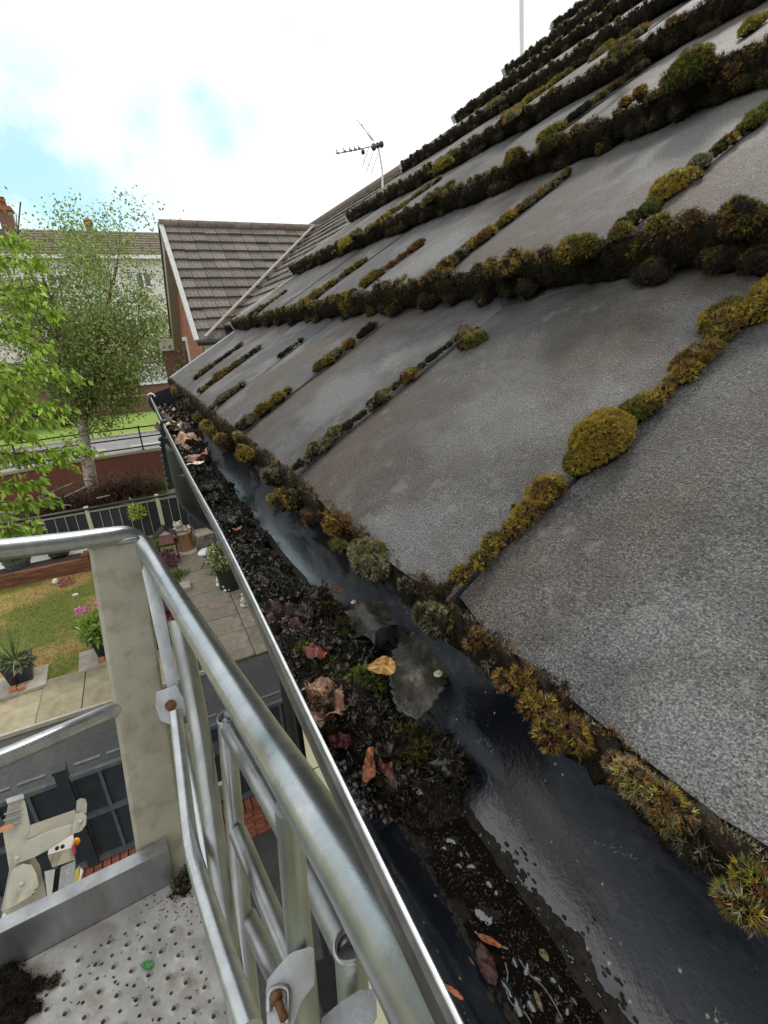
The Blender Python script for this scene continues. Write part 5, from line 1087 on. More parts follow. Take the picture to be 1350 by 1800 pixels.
def tufts(name, x0, x1, y0, y1, z, n, h, cols, label):
    P = np.stack([rng.uniform(x0, x1, n), rng.uniform(y0, y1, n), np.full(n, z)], 1); a = rng.uniform(0, 6.28, n); w = h * .12; ln = h * rng.uniform(.5, 1.4, n)
    s_ = np.stack([np.cos(a), np.sin(a), 0 * a], 1) * w; tip = P + np.stack([rng.normal(0, h * .4, n), rng.normal(0, h * .4, n), ln], 1)
    V = np.stack([P - s_, P + s_, tip], 1).reshape(-1, 3); F = np.arange(3 * n).reshape(-1, 3); cc_ = np.array(cols); C = cc_[rng.integers(len(cc_), size=n)] * rng.uniform(.7, 1.3, (n, 1))
    me = col_mesh(name, V, F, C, foliage_m); o = bpy.data.objects.new(name, me); COL.objects.link(o); return tag(o, label, kind='stuff')
tufts('grass', -6.2, -.5, 8.45, 12.8, ZG + .008, 26000, .035, [(.13, .16, .03), (.09, .13, .02), (.26, .20, .07), (.20, .17, .05), (.30, .22, .08)], 'short dry lawn grass with green and straw coloured blades')
tufts('grass', -4.6, .08, 17.8, 20.4, ZG + .009, 12000, .10, [(.12, .22, .03), (.09, .16, .02), (.18, .26, .05)], 'longer green grass round the birch trunk inside the brick wall')

# ------------------------------------------------------------------ brick wall and dark fence on the near side of the alley
YF = 4.10
def brickwall(name, x0, x1, y, z0, rows, label, cop=True, m=brick_m, skip=None):
    t = thing(name, ((x0 + x1) / 2, y, z0), label, 'wall'); b0 = world_loc(t)
    mb = MB(); mb.box(((x0 + x1) / 2, y, z0 + rows * .0375), (x1 - x0, .19, rows * .075 - .004)); build('mortar_core', mb, joint_m, t)
    mb = MB(); mb.box((0, 0, 0), (.212, .205, .064)); bm_ = mb.mesh('brick', m); hb = MB(); hb.box((0, 0, 0), (.100, .205, .064)); hm_ = hb.mesh('brick', m); cb_ = MB(); cb_.box((0, 0, 0), (.064, .225, .105)); cm_ = cb_.mesh('brick', m)
    for r_ in range(rows):
        x = x0 + (.1125 if r_ % 2 else 0)
        if r_ % 2: o = bpy.data.objects.new('brick', hm_); COL.objects.link(o); o.parent = t; o.location = (x0 + .05 - b0[0], 0, r_ * .075 + .0375)
        while x + .2 < x1:
            o = bpy.data.objects.new('brick', bm_); COL.objects.link(o); o.parent = t; o.location = (x + .1125 - b0[0], rng.normal(0, .0015), r_ * .075 + .0375); x += .225
    if cop:
        x = x0
        while x < x1:
            o = bpy.data.objects.new('coping_brick', cm_); COL.objects.link(o); o.parent = t; o.location = (x + .035 - b0[0], rng.normal(0, .003), rows * .075 + .056 + rng.normal(0, .002)); o.rotation_euler = (0, rng.normal(0, .01), 0); x += .0755
    return t
brickwall('brick_wall', -1.95, 1.05, YF, ZG + .0, 5, 'low red brick wall with bricks on edge on top, carrying the dark panelled fence', m=brick_m)
ZC = ZG + .485
def fence(x0, x1, y, zb, h, posts, label, spike=True, parts=2, m=fence_grey, mp=dark_metal, postm=None, name='panel_fence', barw=.028):
    t = thing(name, ((x0 + x1) / 2, y, zb), label, 'fence')
    for px_ in posts:
        mb = MB(); mb.box((px_, y, zb + h / 2 + .03), (.09, .09, h + .06)); mb.box((px_, y, zb + h + .08), (.105, .105, .03)); build('post', mb, postm or dark_metal, t)
    for a, c_ in zip(posts, posts[1:]):
        xa, xb = a + .05, c_ - .05
        for k, zz in enumerate([.04, h * .52, h - .05][:1 + parts] if parts == 2 else [.04, h - .05]):
            mb = MB(); mb.box(((xa + xb) / 2, y - .015, zb + zz), (xb - xa, .04, .04)); build('rail', mb, m, t)
        n = max(2, round((xb - xa) / .23)); w = (xb - xa) / n
        for k in range(n):
            mb = MB(); mb.box((xa + (k + .5) * w, y + .012, zb + h * .47), (w - .012, .012, h * .90)); build('panel', mb, mp, t)
            if k: mb = MB(); mb.box((xa + k * w, y - .004, zb + h * .49), (barw, .022, h * .9)); build('bar', mb, m, t)
        if spike:
            k = 0; x = xa + .05
            while x < xb - .15:
                mb = MB(); mb.box((x + .11, y + .02, zb + h + .045), (.21, .03, .022)); build('cap', mb, m, t); x += .26
    return t
fence(-3.2, -.2, YF + .01, ZC - .0, 1.13, [-3.15, -1.42, .27, 1.55], 'dark grey panelled fence standing on the low red brick wall by the alley')
# second fence across the end of the garden, pale posts
fence(-7.3, 2.4, 14.35, ZG, 1.12, [-7.2, -4.42, -1.95, -.22, 1.9], 'dark slatted fence with pale posts closing the far end of the garden', spike=False, postm=cream, m=MATS['weathered concrete'], parts=1, barw=.018)
mb = MB(); mb.box((-2.4, 14.36, ZG + 1.155), (9.4, .16, .04)); solo('fence_capping', mb, black_pvc, 'wide black capping board running along the top of the far garden fence', 'board')
# concrete base, raised sleeper bed
mb = MB(); mb.box((-4.35, 13.75, ZG + .13), (6.4, .60, .26)); solo('concrete_plinth', mb, white_rend, 'pale concrete plinth behind the sleeper bed, below the far fence', 'plinth')
sl = thing('raised_bed', (-4.0, 12.9, ZG), 'raised bed of rough red brown sleepers at the back of the lawn', 'raised bed')
for (x0, x1, z) in ((-7.2, -4.75, .09), (-4.74, -2.16, .09), (-7.2, -3.55, .255), (-3.54, -2.16, .255)):
    mb = MB(); mb.box(((x0 + x1) / 2, 12.92 + rng.normal(0, .006), ZG + z), (x1 - x0, .14, .16)); build('sleeper', mb, sleeper_m, sl)
for z in (.09, .255): mb = MB(); mb.box((-2.09, 13.15, ZG + z), (.13, .60, .16)); build('sleeper', mb, sleeper_m, sl)
mb = MB(); mb.box((-2.08, 12.90, ZG + .22), (.15, .15, .46)); build('end_post', mb, sleeper_m, sl)
mb = MB(); mb.box((-4.7, 13.22, ZG + .16), (5.0, .46, .28)); build('soil', mb, soil_m, sl)

# ------------------------------------------------------------------ plants
def leafcloud(P, D, size, cols, m=None, wide=.5, fold=.25, rand=.5, nv=4):
    """P leaf bases, D directions -> arrays for one folded leaf each"""
    n = len(P); D = D + rng.normal(0, rand, (n, 3)); D /= np.linalg.norm(D, axis=1)[:, None]; s_ = np.cross(D, rng.normal(size=(n, 3))); s_ /= np.linalg.norm(s_, axis=1)[:, None]
    ln = size * rng.uniform(.7, 1.3, n)[:, None]; up = np.cross(s_, D)
    V = np.stack([P, P + D * ln * .5 + s_ * ln * wide * .5 + up * ln * fold * .3, P + D * ln, P + D * ln * .5 - s_ * ln * wide * .5 + up * ln * fold * .3], 1).reshape(-1, 3)
    cc_ = np.array(cols); return V, np.arange(4 * n).reshape(-1, 4), cc_[rng.integers(len(cc_), size=n)] * rng.uniform(.75, 1.25, (n, 1))
def foliage(name, P, D, size, cols, parent=None, m=None, label=None, kind=None, **kw):
    V, F, C = leafcloud(np.asarray(P), np.asarray(D), size, cols, **kw); o0_ = V.mean(0) if parent is None else world_loc(parent)
    me = col_mesh(name, V, F, C, m or foliage_m, o0_, nv=4); o = bpy.data.objects.new(name, me); COL.objects.link(o); o.parent = parent
    if parent is None: o.location = tuple(o0_)
    return tag(o, label, kind=kind)
def ball(c, r, n, flat=.8, shell=.5):
    d = rng.normal(size=(n, 3)); d /= np.linalg.norm(d, axis=1)[:, None]; rr_ = rng.uniform(shell, 1, n)[:, None]; return np.array(c) + d * rr_ * np.array([r, r, r * flat]), d
gcol = [(.10, .17, .025), (.16, .24, .04), (.07, .12, .02), (.24, .32, .07)]
def pot(name, c, r0_, r1_, h, m, label, square=False, cat='plant pot', parent=None):
    t = thing(name, c, label, cat) if parent is None else parent; mb = MB(); cx, cy, cz = c
    if square:
        for (a, z, b_) in ((r0_, 0, None),): pass
        R = np.array(Matrix.Rotation(.12, 3, 'Z')); pts = lambda r_, z: [np.array(c) + R @ np.array([sx * r_, sy * r_, z]) for sx, sy in ((-1, -1), (1, -1), (1, 1), (-1, 1))]
        rs_ = [pts(r0_, 0), pts(r1_, h), pts(r1_ * 1.08, h), pts(r1_ * 1.08, h + .03), pts(r1_ * .92, h + .03), pts(r1_ * .90, h - .05)]
        vs = [p for R_ in rs_ for p in R_]; mb.add(vs, [(3, 2, 1, 0), (20, 21, 22, 23)] + [(a * 4 + k, a * 4 + (k + 1) % 4, (a + 1) * 4 + (k + 1) % 4, (a + 1) * 4 + k) for a in range(5) for k in range(4)])
    else: mb.lathe(c, [(r0_, 0), (r1_, h * .92), (r1_ * 1.06, h * .93), (r1_ * 1.06, h), (r1_ * .93, h), (r1_ * .9, h - .06)], 18)
    build('pot', mb, m, t); return t
def blades(c, n, ln, w, cols, parent, spread=1.0, name='leaves'):
    V = []; F = []; C = []; o = 0
    for i in range(n):
        a = rng.uniform(0, 6.28); el = rng.uniform(.25, 1.35); L_ = ln * rng.uniform(.6, 1.1); d = np.array([math.cos(a) * math.cos(el) * spread, math.sin(a) * math.cos(el) * spread, math.sin(el)]); s_ = np.array([-math.sin(a), math.cos(a), 0])
        for q_ in range(4):
            t = q_ / 3; p = np.array(c) + d * L_ * t + np.array([0, 0, -.28 * L_ * t * t * (1.3 - el)]); ww = w * (1 - t) ** .6 * (1 if q_ else .6) + .0005; V += [p - s_ * ww, p + s_ * ww]
        F += [(o + 2 * q_, o + 2 * q_ + 1, o + 2 * q_ + 3, o + 2 * q_ + 2) for q_ in range(3)]; C += [np.array(cols[i % len(cols)])] * 3; o += 8
    me = col_mesh(name, np.array(V), np.array(F), np.array(C), foliage_m, world_loc(parent), nv=4); ob = bpy.data.objects.new(name, me); COL.objects.link(ob); ob.parent = parent
# pads, pots and half bricks on the lawn edge
for k, (X_, Y_, lab, plab) in enumerate([(-2.83, 8.50, 'square pale slab under the spiky potted plant', 'dark square pot with a spiky green yucca and grassy leaves'), (-1.57, 8.62, 'square pale slab under the pink flowered pot', 'dark square pot with glossy leaves and pink hydrangea heads')]):
    mb = MB(); mb.box((X_, Y_, ZG + .055), (.80, .62, .05), np.array(Matrix.Rotation(.05, 3, 'Z'))); solo('slab', mb, conc_m, lab, 'slab')
    c_ = (X_ + .04, Y_ + .10, ZG + .082); t = pot('potted_plant', c_, .155, .20, .34, pot_m, plab, True, 'potted plant')
    mb = MB(); mb.box((c_[0], c_[1], c_[2] + .29), (.34, .34, .02)); build('soil', mb, soil_m, t)
    top_ = np.array(c_) + [0, 0, .32]
    if k == 0:
        blades(top_ + [-.03, .03, 0], 70, .72, .012, [(.12, .20, .05), (.18, .26, .09), (.10, .16, .04), (.30, .36, .16)], t)
        P_, D_ = ball(top_ + [.08, -.08, .02], .17, 110, .35); foliage('ground_leaves', P_, D_ * [1, 1, .3] - [0, 0, .3], .12, [(.26, .33, .16), (.40, .44, .26), (.14, .2, .06)], t, wide=.22)
    else:
        P_, D_ = ball(top_ + [0, 0, .15], .34, 520, .62, .55); foliage('leaves', P_, D_ + [0, 0, .3], .13, [(.20, .32, .04), (.30, .42, .08), (.12, .22, .03), (.42, .52, .16)], t, wide=.42)
        for (dx, dy, dz) in ((-.22, .10, .52), (.10, .14, .56), (.17, .02, .46)):
            P_, D_ = ball(top_ + [dx, dy, dz], .085, 90, .6, .8); foliage('flower_head', P_, D_, .05, [(.75, .30, .55), (.85, .45, .66), (.65, .22, .42)], t, m=petal_m, wide=.8)
    for q_, (dx, dy) in enumerate(((.03, -.24), (-.09, -.22))):
        mb = MB(); mb.box((X_ + dx + .05, Y_ + dy, ZG + .112), (.10, .10, .062), np.array(Matrix.Rotation(.3 - q_ * .1, 3, 'Z'))); solo('half_brick', mb, brick_o, ['orange half brick on the slab in front of the %s, right one', 'orange half brick on the slab in front of the %s, left one'][q_] % ['spiky plant', 'pink flowered pot'][k], 'brick')
    mb = MB(); p_ = np.array([X_ + .0, Y_ - .12, ZG + .08]); mb.tube([p_, p_ + [0, 0, .16]], .012, 6); mb.tube([p_ + [-.025, 0, .0], p_ + [-.025, 0, .10]], .008, 6); solo('garden_tap', mb, black_pvc, ['short black peg between brick and spiky pot', 'short black peg between brick and pink flowered pot'][k], 'peg')
# shrubs on the raised bed and plinth
def shrub(c, r, n, size, cols, lab, potm=None, h=.3, stem=True):
    t = thing('shrub', c, lab, 'shrub')
    if potm: mb = MB(); mb.lathe(c, [(r * .45, 0), (r * .62, h), (r * .66, h), (r * .66, h + .03), (r * .55, h + .03)], 16); build('pot', mb, potm, t)
    top_ = np.array(c) + [0, 0, h + r * .7]
    mb = MB(); [mb.tube([np.array(c) + [0, 0, h * .9], top_ + rng.normal(0, r * .4, 3)], .012, 5) for _ in range(5)]; build('stem', mb, wood_m, t)
    P_, D_ = ball(top_, r, n, .8, .35); foliage('leaves', P_, D_ + [0, 0, .2], size, cols, t, wide=.5); return t
g1 = G(28, 1008, .26); shrub((g1[0], 13.45, ZG + .05), .45, 800, .09, [(.10, .16, .03), (.15, .21, .05), (.07, .11, .02)], 'bushy mid green shrub in a blue grey pot, left end of the raised bed', fence_grey, .38)
g1 = G(103, 990, .26); shrub((g1[0], 13.55, ZG + .24), .36, 420, .08, [(.16, .22, .06), (.24, .30, .09), (.10, .15, .03)], 'airy pale green shrub in a round black pot behind the sleepers', black_pvc, .12)
g1 = G(165, 972, .1); shrub((g1[0], 13.4, ZG + .05), .16, 80, .07, gcol, 'small green sprig beside the end of the sleeper bed', None, .05)
g1 = G(252, 930, .0); shrub((g1[0] - .02, 14.1, ZG), .22, 160, .10, [(.40, .52, .08), (.55, .66, .14), (.28, .40, .05)], 'yellow green shrub tip before the far fence, above the rail bend', None, .75)
g1 = G(118, 1027); t = thing('flower_bouquet', g1, 'small bunch of red and pink flowers lying on the lawn', 'flowers'); P_, D_ = ball(g1 + [0, 0, .06], .15, 90, .5); foliage('petals', P_, D_, .06, [(.45, .03, .08), (.60, .12, .25), (.5, .3, .3)], t, m=petal_m, wide=.8); P_, D_ = ball(g1 + [-.02, .1, .04], .14, 40, .5); foliage('leaves', P_, D_, .07, gcol, t)
g1 = G(99, 1026); mb = MB(); mb.lathe(g1, [(.03, 0), (.07, .06), (.05, .12), (.02, .13)], 10); solo('flower_cup', mb, white_paint, 'white cup lying beside the red flowers on the lawn', 'cup')
mb = MB(); mb.blob(G(133, 1047) + [0, 0, .02], .07, .05, .03, .2); solo('white_stone', mb, white_paint, 'single white stone in the middle of the lawn', 'stone')
# dark red and purple planting beside the patio
t = thing('heather_bed', G(283, 1095), 'bed of dark red flowering heather beside the patio, seen between the basket tubes', 'flower bed')
P_ = []; 
for (px, py) in [(272, 1062), (278, 1085), (290, 1100), (283, 1118), (270, 1040), (292, 1075)]: p_, d_ = ball(G(px, py, .13), .24, 330, .55, .3); P_.append((p_, d_))
foliage('blossom', np.concatenate([a for a, _ in P_]), np.concatenate([b_ for _, b_ in P_]) + [0, 0, .4], .07, [(.22, .045, .06), (.30, .08, .10), (.13, .03, .04), (.36, .14, .16)], t, m=petal_m, wide=.6)
t = thing('heather_bush', G(290, 985), 'mauve heather bush under the small black roofed bird house', 'shrub'); P_, D_ = ball(G(288, 984, .16), .36, 620, .5, .3); foliage('blossom', P_, D_ + [0, 0, .3], .08, [(.28, .11, .15), (.36, .18, .20), (.16, .07, .09)], t, m=petal_m, wide=.6)
mb = MB(); mb.box((-.55, 8.42, ZG + .12), (.75, .22, .24)); mb.box((-.55, 8.42, ZG + .25), (.82, .28, .03)); solo('planter', mb, black_pvc, 'black planter box at the alley end of the red heather bed', 'planter')
t = thing('grass_patch', G(312, 1015), 'small green grass patch between the heather and the patio flags', 'plant'); P_, D_ = ball(G(312, 1012, .04), .30, 400, .2, .1); foliage('blades', P_, np.array([0, 0, 1.]) + 0 * D_, .09, gcol, t, wide=.2)
mb = MB(); mb.box(G(322, 1033, .06), (.30, .34, .12)); solo('kerb_stone', mb, conc_m, 'pale square stone block by the grass patch at the patio edge', 'stone')
# bird house with a dark pitched roof
c_ = G(300, 985); t = thing('bird_house', c_, 'small pink fronted bird house with black pitched roof on a dark stand', 'bird house')
b1 = c_ + [0, 0, .62]; mb = MB(); mb.box(b1, (.34, .28, .26)); build('body', mb, mat('faded pink wood', (.26, .11, .11), (.34, .17, .16), 12, .8), t)
for s_ in (-1, 1): mb = MB(); mb.prism([b1 + [0, -.20, .30], b1 + [s_ * .27, -.20, .08], b1 + [s_ * .27, -.20, .055], b1 + [0, -.20, .27]], (0, .40, 0)); build('roof', mb, black_pvc, t)
mb = MB(); mb.prism([b1 + [-.17, -.14, .13], b1 + [.17, -.14, .13], b1 + [0, -.14, .27]], (0, .27, 0)); build('gable', mb, white_paint, t)
for dx, dy in ((-.2, -.15), (.2, -.15), (-.2, .15), (.2, .15)): mb = MB(); mb.box(c_ + [dx, dy, .24], (.035, .035, .48)); build('leg', mb, black_pvc, t)
mb = MB(); mb.box(c_ + [0, 0, .485], (.52, .42, .03)); build('shelf', mb, soil_m, t)
# log with a stone ornament
c_ = G(326, 967); t = thing('log_stump', c_, 'upright cut log with brown bark standing on the patio before the far fence', 'log'); mb = MB(); mb.lathe(c_, [(.27, 0), (.24, .10), (.235, .42), (.25, .52), (.20, .525)], 14); build('bark', mb, wood_m, t); mb = MB(); mb.lathe(c_ + [0, 0, .526], [(.20, 0), (.19, .004)], 14); build('cut_top', mb, stone_m, t)
mb = MB(); mb.lathe(c_ + [.02, -.12, .0], [(.30, 0), (.31, .04), (.26, .05)], 16); solo('stone_base', mb, stone_m, 'round pale stone base under the cut log', 'base')
k = c_ + [-.02, 0, .53]; mb = MB(); mb.blob(k + [0, 0, .09], .16, .13, .10, .10); mb.blob(k + [-.03, -.05, .22], .11, .10, .10, .12); mb.blob(k + [-.10, -.08, .31], .035, .035, .035); mb.blob(k + [.03, -.08, .31], .035, .035, .035); mb.blob(k + [.12, -.06, .06], .06, .08, .05); mb.blob(k + [-.13, -.06, .06], .06, .08, .05); solo('frog_ornament', mb, stone_m, 'cream stone frog ornament sitting on the cut log', 'ornament', smooth=True)
# folding chairs
def chair(c, rot, lab, seatm, backm):
    R = np.array(Matrix.Rotation(rot, 3, 'Z')); T_ = lambda *p: np.array(c) + R @ np.array(p, float); t = thing('folding_chair', c, lab, 'chair', 'folding chairs on the patio')
    for s_ in (-.25, .25):
        mb = MB(); mb.tube([T_(s_, -.25, 0), T_(s_, .20, .46)], .012, 8); build('leg', mb, dark_metal, t); mb = MB(); mb.tube(bez([T_(s_, .28, 0), T_(s_, -.18, .42), T_(s_, -.22, .44)], 4), .012, 8); build('leg', mb, dark_metal, t)
        mb = MB(); mb.tube([T_(s_, .16, .42), T_(s_, .30, .92)], .012, 8); build('back_tube', mb, fence_grey, t)
        mb = MB(); mb.tube(bez([T_(s_ * 1.12, .24, .66), T_(s_ * 1.12, -.05, .68), T_(s_ * 1.12, -.22, .64), T_(s_ * 1.1, -.22, .45)], 4), .012, 8); build('arm_rest', mb, fence_grey, t)
    mb = MB(); mb.box(T_(0, -.02, .44), (.50, .46, .03), R); build('seat', mb, seatm, t)
    mb = MB(); mb.prism([T_(-.25, .17, .50), T_(.25, .17, .50), T_(.25, .30, .90), T_(-.25, .30, .90)], R @ np.array([0, .015, 0])); build('backrest', mb, backm, t)
c_ = G(372, 962); chair((c_[0] - .12, c_[1], ZG + .03), .15, 'dark folding chair with pale grey seat at the far fence, farther of the two', conc_m, dark_metal)
c_ = G(385, 1000); chair((c_[0] - .08, c_[1], ZG + .03), -1.3, 'dark folding camp chair with a white cushion, nearer of the two', dark_metal, dark_metal)
mb = MB(); mb.blob(np.array([c_[0] - .22, c_[1] - .02, ZG + .52]), .20, .18, .06, .12); solo('cushion', mb, white_paint, 'white cushion on the seat of the nearer camp chair', 'cushion', smooth=True)
c_ = G(347, 950); mb = MB(); mb.box((c_[0], c_[1] + .1, ZG + .22), (.34, .30, .40)); solo('white_block', mb, white_rend, 'square whitish block between log and chair', 'block')
# pot with pale flowers, white figures
c_ = G(412, 1032); c_ = np.array([c_[0] - .06, c_[1], ZG + .03]); t = pot('potted_plant', c_, .24, .27, .50, black_pvc, 'big black pot with a dense shrub of cream flowers, cut by the gutter lip', False, 'potted plant')
P_, D_ = ball(c_ + [0, 0, .75], .36, 900, .8, .5); foliage('leaves', P_, D_, .08, gcol, t); P_, D_ = ball(c_ + [0, 0, .78], .38, 420, .8, .85); foliage('flowers', P_, D_, .06, [(.55, .56, .30), (.66, .66, .44), (.42, .46, .2)], t, m=petal_m, wide=.8, kind='stuff')
blades(c_ + [-.25, .0, .35], 34, .5, .014, [(.20, .32, .05), (.28, .40, .08)], t, name='grass_leaves')
def figure(c, lab, sc, m):
    mb = MB(); c = np.array(c); mb.lathe(c, [(.15 * sc, 0), (.16 * sc, .05 * sc), (.13 * sc, .07 * sc)], 12); mb.blob(c + [0, 0, .20 * sc], .12 * sc, .11 * sc, .15 * sc, .1); mb.blob(c + [.0, -.04 * sc, .40 * sc], .085 * sc, .085 * sc, .09 * sc, .08)
    mb.blob(c + [-.10 * sc, -.08 * sc, .22 * sc], .045 * sc, .07 * sc, .05 * sc); mb.blob(c + [.11 * sc, -.08 * sc, .20 * sc], .045 * sc, .07 * sc, .05 * sc); mb.blob(c + [-.07 * sc, -.14 * sc, .08 * sc], .06 * sc, .09 * sc, .05 * sc); mb.blob(c + [.07 * sc, -.14 * sc, .08 * sc], .06 * sc, .09 * sc, .05 * sc)
    return solo('garden_statue', mb, m, lab, 'statue', smooth=True)
c_ = G(388, 1030); figure((c_[0], c_[1], ZG + .03), 'white seated garden figure at the foot of the big black pot, left one', .62, white_paint)
c_ = G(396, 1040); figure((c_[0] + .04, c_[1], ZG + .03), 'white curled garden figure at the foot of the big black pot, right one', .58, white_paint)
c_ = G(432, 1066); figure((c_[0], c_[1], ZG + .03), 'cream stone figure on the open patio flags next to the gutter lip', .66, stone_m)
c_ = G(452, 1092); figure((c_[0], c_[1], ZG + .03), 'pale small figure half hidden by the gutter lip, lowest of the statues', .45, stone_m)
c_ = G(381, 1066); mb = MB(); mb.lathe(c_ + [0, 0, .031], [(.15, 0), (.15, .006), (.0, .007)], 20); solo('drain_cover', mb, mat('pinkish clay', (.26, .19, .16), (.32, .25, .22), 10, .8), 'round pinkish drain cover set in the patio', 'drain cover')
c_ = G(341, 893, 0); t = thing('bucket', (c_[0], c_[1], ZG + .0), 'magenta plastic bucket on the path below the downpipe', 'bucket'); mb = MB(); mb.lathe((c_[0], c_[1], ZG), [(.24, 0), (.34, .62), (.36, .62), (.36, .66), (.33, .66), (.31, .55)], 20); build('body', mb, pink_m, t, True)

# ------------------------------------------------------------------ boundary wall, railing, brushwood
wx0 = -14.0
w2 = thing('boundary_wall', (-5, 20.95, ZG), 'long red brick garden wall with pale coping below the black railing', 'wall')
mb = MB(); mb.prism([(wx0, 18.6, ZG), (-5.2, 20.2, ZG), (-3.0, 20.85, ZG), (2.6, 20.95, ZG), (2.6, 21.2, ZG), (-3.1, 21.1, ZG), (-5.3, 20.45, ZG), (wx0, 18.85, ZG)], (0, 0, 1.18)); build('brickwork', mb, brick_far_x, w2, loc=(0, 0, ZG))
mb = MB(); mb.prism([(wx0, 18.53, ZG + 1.181), (-5.2, 20.13, ZG + 1.181), (-3.0, 20.78, ZG + 1.181), (2.6, 20.88, ZG + 1.181), (2.6, 21.27, ZG + 1.181), (-3.1, 21.17, ZG + 1.181), (-5.3, 20.52, ZG + 1.181), (wx0, 18.92, ZG + 1.181)], (0, 0, .09)); build('coping', mb, conc_m, w2)
rl = thing('railing', (-5, 21.0, ZG + 1.27), 'black iron railing with three bars on top of the long brick wall', 'railing')
rp = [np.array(p, float) for p in ((wx0, 18.72, 0), (-5.25, 20.32, 0), (-3.05, 20.97, 0), (2.6, 21.07, 0))]
for h_ in (.12, .50, .88): mb = MB(); mb.tube([p + [0, 0, ZG + 1.27 + h_] for p in rp], .028, 6); build('bar', mb, rail_black, rl)
for (x, y) in ((-9.9, 19.47), (-7.9, 19.84), (-6.1, 20.17), (-4.35, 20.59), (-2.35, 20.98), (-.35, 21.02), (1.6, 21.05)): mb = MB(); mb.box((x, y, ZG + 1.27 + .47), (.055, .055, .94)); mb.box((x, y, ZG + 1.28), (.12, .12, .02)); build('post', mb, rail_black, rl)
def brush(c, sx, sy, h_, n, cols, lab):
    V = []; F = []; C = []; o = 0
    for _ in range(n):
        p = np.array(c) + np.array([rng.normal(0, sx * .45), rng.normal(0, sy * .4), abs(rng.normal(0, h_ * .45))]); L_ = rng.uniform(.10, .42); a = rng.uniform(0, 6.28); e = rng.normal(.1, .5); d = np.array([math.cos(a) * math.cos(e), math.sin(a) * math.cos(e), math.sin(e)]); s_ = np.cross(d, [0, 0, 1.]); s_ = s_ / np.linalg.norm(s_) * rng.uniform(.006, .02)
        V += [p - s_, p + s_, p + d * L_ + s_ * .3, p + d * L_ - s_ * .3]; F.append((o, o + 1, o + 2, o + 3)); C.append(np.array(cols[rng.integers(len(cols))]) * rng.uniform(.6, 1.3)); o += 4
    me = col_mesh('brushwood', np.array(V), np.array(F), np.array(C), foliage_m, nv=4); ob = bpy.data.objects.new('brushwood', me); COL.objects.link(ob); tag(ob, lab, kind='stuff')
bc_ = [(.16, .085, .045), (.10, .055, .03), (.24, .14, .08), (.06, .04, .025)]
brush(G(215, 875), 1.3, .8, .75, 5200, bc_, 'heap of dead brown cut branches right of the birch trunk'); brush(G(115, 905), 1.3, .8, .75, 5200, bc_ + [(.05, .035, .02)], 'heap of dead brown twigs left of the birch trunk'); brush(G(262, 862), .6, .6, .5, 900, [(.12, .18, .03), (.2, .22, .08), (.16, .10, .05)], 'low pale green and brown brush at the right end of the grass strip')
mb = MB()
for _ in range(16): p = G(rng.uniform(60, 240), rng.uniform(870, 905), rng.uniform(.1, .7)); mb.tube([p, p + [rng.normal(0, .9), rng.normal(0, .5), rng.normal(0, .25)]], .022, 5)
solo('cut_branch', mb, conc_m, 'pale bare cut branches lying on the brushwood', None, kind='stuff')
mb = MB(); c_ = G(173, 878); mb.tube([c_, c_ + [.03, 0, 1.5]], .055, 8); solo('tree_stake', mb, wood_m, 'brown wooden stake beside the birch trunk', 'stake')

# ------------------------------------------------------------------ trees
bark_m, _, _, P = nmat('birch bark'); b = NB(bark_m); gv = b.coord('Object', (1, 1, 6)); n1 = b.noise(gv, 3.2, 5, .7); n2 = b.noise(b.coord('Object', (1, 1, .7)), 5, 4)
b.L.new(b.mix(b.mr(n2, .5, .64), b.mix(b.mr(n1, .50, .60), (.46, .42, .35), (.10, .08, .06)), (.16, .10, .06)), P.inputs['Base Color']); P.inputs['Roughness'].default_value = .8
limb_m = mat('brown bark', (.09, .05, .03), (.15, .09, .055), 12, .85, 0, .4, 60)
class Tree:
    def __init__(s): s.mb = MB(); s.P = []; s.D = []
    def grow(s, p, d, L_, r, lev, droop, nsub):
        pts = [p.copy()]; rr_ = [r]; q_ = p.copy(); d = d / np.linalg.norm(d); n = 6
        for i in range(n):
            d = d + rng.normal(0, .10, 3) + np.array([0, 0, -droop * (i / n)]); d /= np.linalg.norm(d); q_ = q_ + d * L_ / n; pts.append(q_.copy()); rr_.append(r * (1 - .8 * (i + 1) / n))
        if r > .004: s.mb.tube(pts, rr_, 7 if lev == 0 else 4, False)
        if lev >= 2:
            for i in range(1, n + 1): s.P.append(pts[i]); s.D.append(d.copy())
        if lev < 3:
            for k in range(nsub[lev]):
                t = rng.uniform(.25, 1.0); i = min(n - 1, int(t * n)); b0 = pts[i] + (pts[i + 1] - pts[i]) * (t * n - i); a = rng.normal(size=3); dd = d * .55 + a / np.linalg.norm(a) * .75 + np.array([0, 0, .1]); s.grow(b0, dd, L_ * rng.uniform(.36, .58), rr_[i] * .5, lev + 1, droop * 1.5, nsub)
def spray(P, D, per, spread, size, cols, parent, wide, droop, name='crown'):
    P = np.repeat(np.array(P), per, 0); P = P + rng.normal(0, spread, P.shape); P[:, 2] -= np.abs(rng.normal(0, spread * .8, len(P))); Dd = np.repeat(np.array(D), per, 0) * .4 + [0, 0, -droop]
    return foliage(name, P, Dd, size, cols, parent, wide=wide, rand=.6)
t = thing('birch_tree', G(165, 882), 'airy birch tree with white trunk inside the garden wall, tall crown before the flats', 'tree')
T = Tree(); base = G(165, 882); fork = ony(145, 738, 19.3)
mb = MB(); mb.tube(bez([base, ony(158, 835, 19.3), ony(150, 785, 19.3), fork], 5), list(np.linspace(.235, .15, 16)), 12); tr = build('trunk', mb, bark_m, t, True)
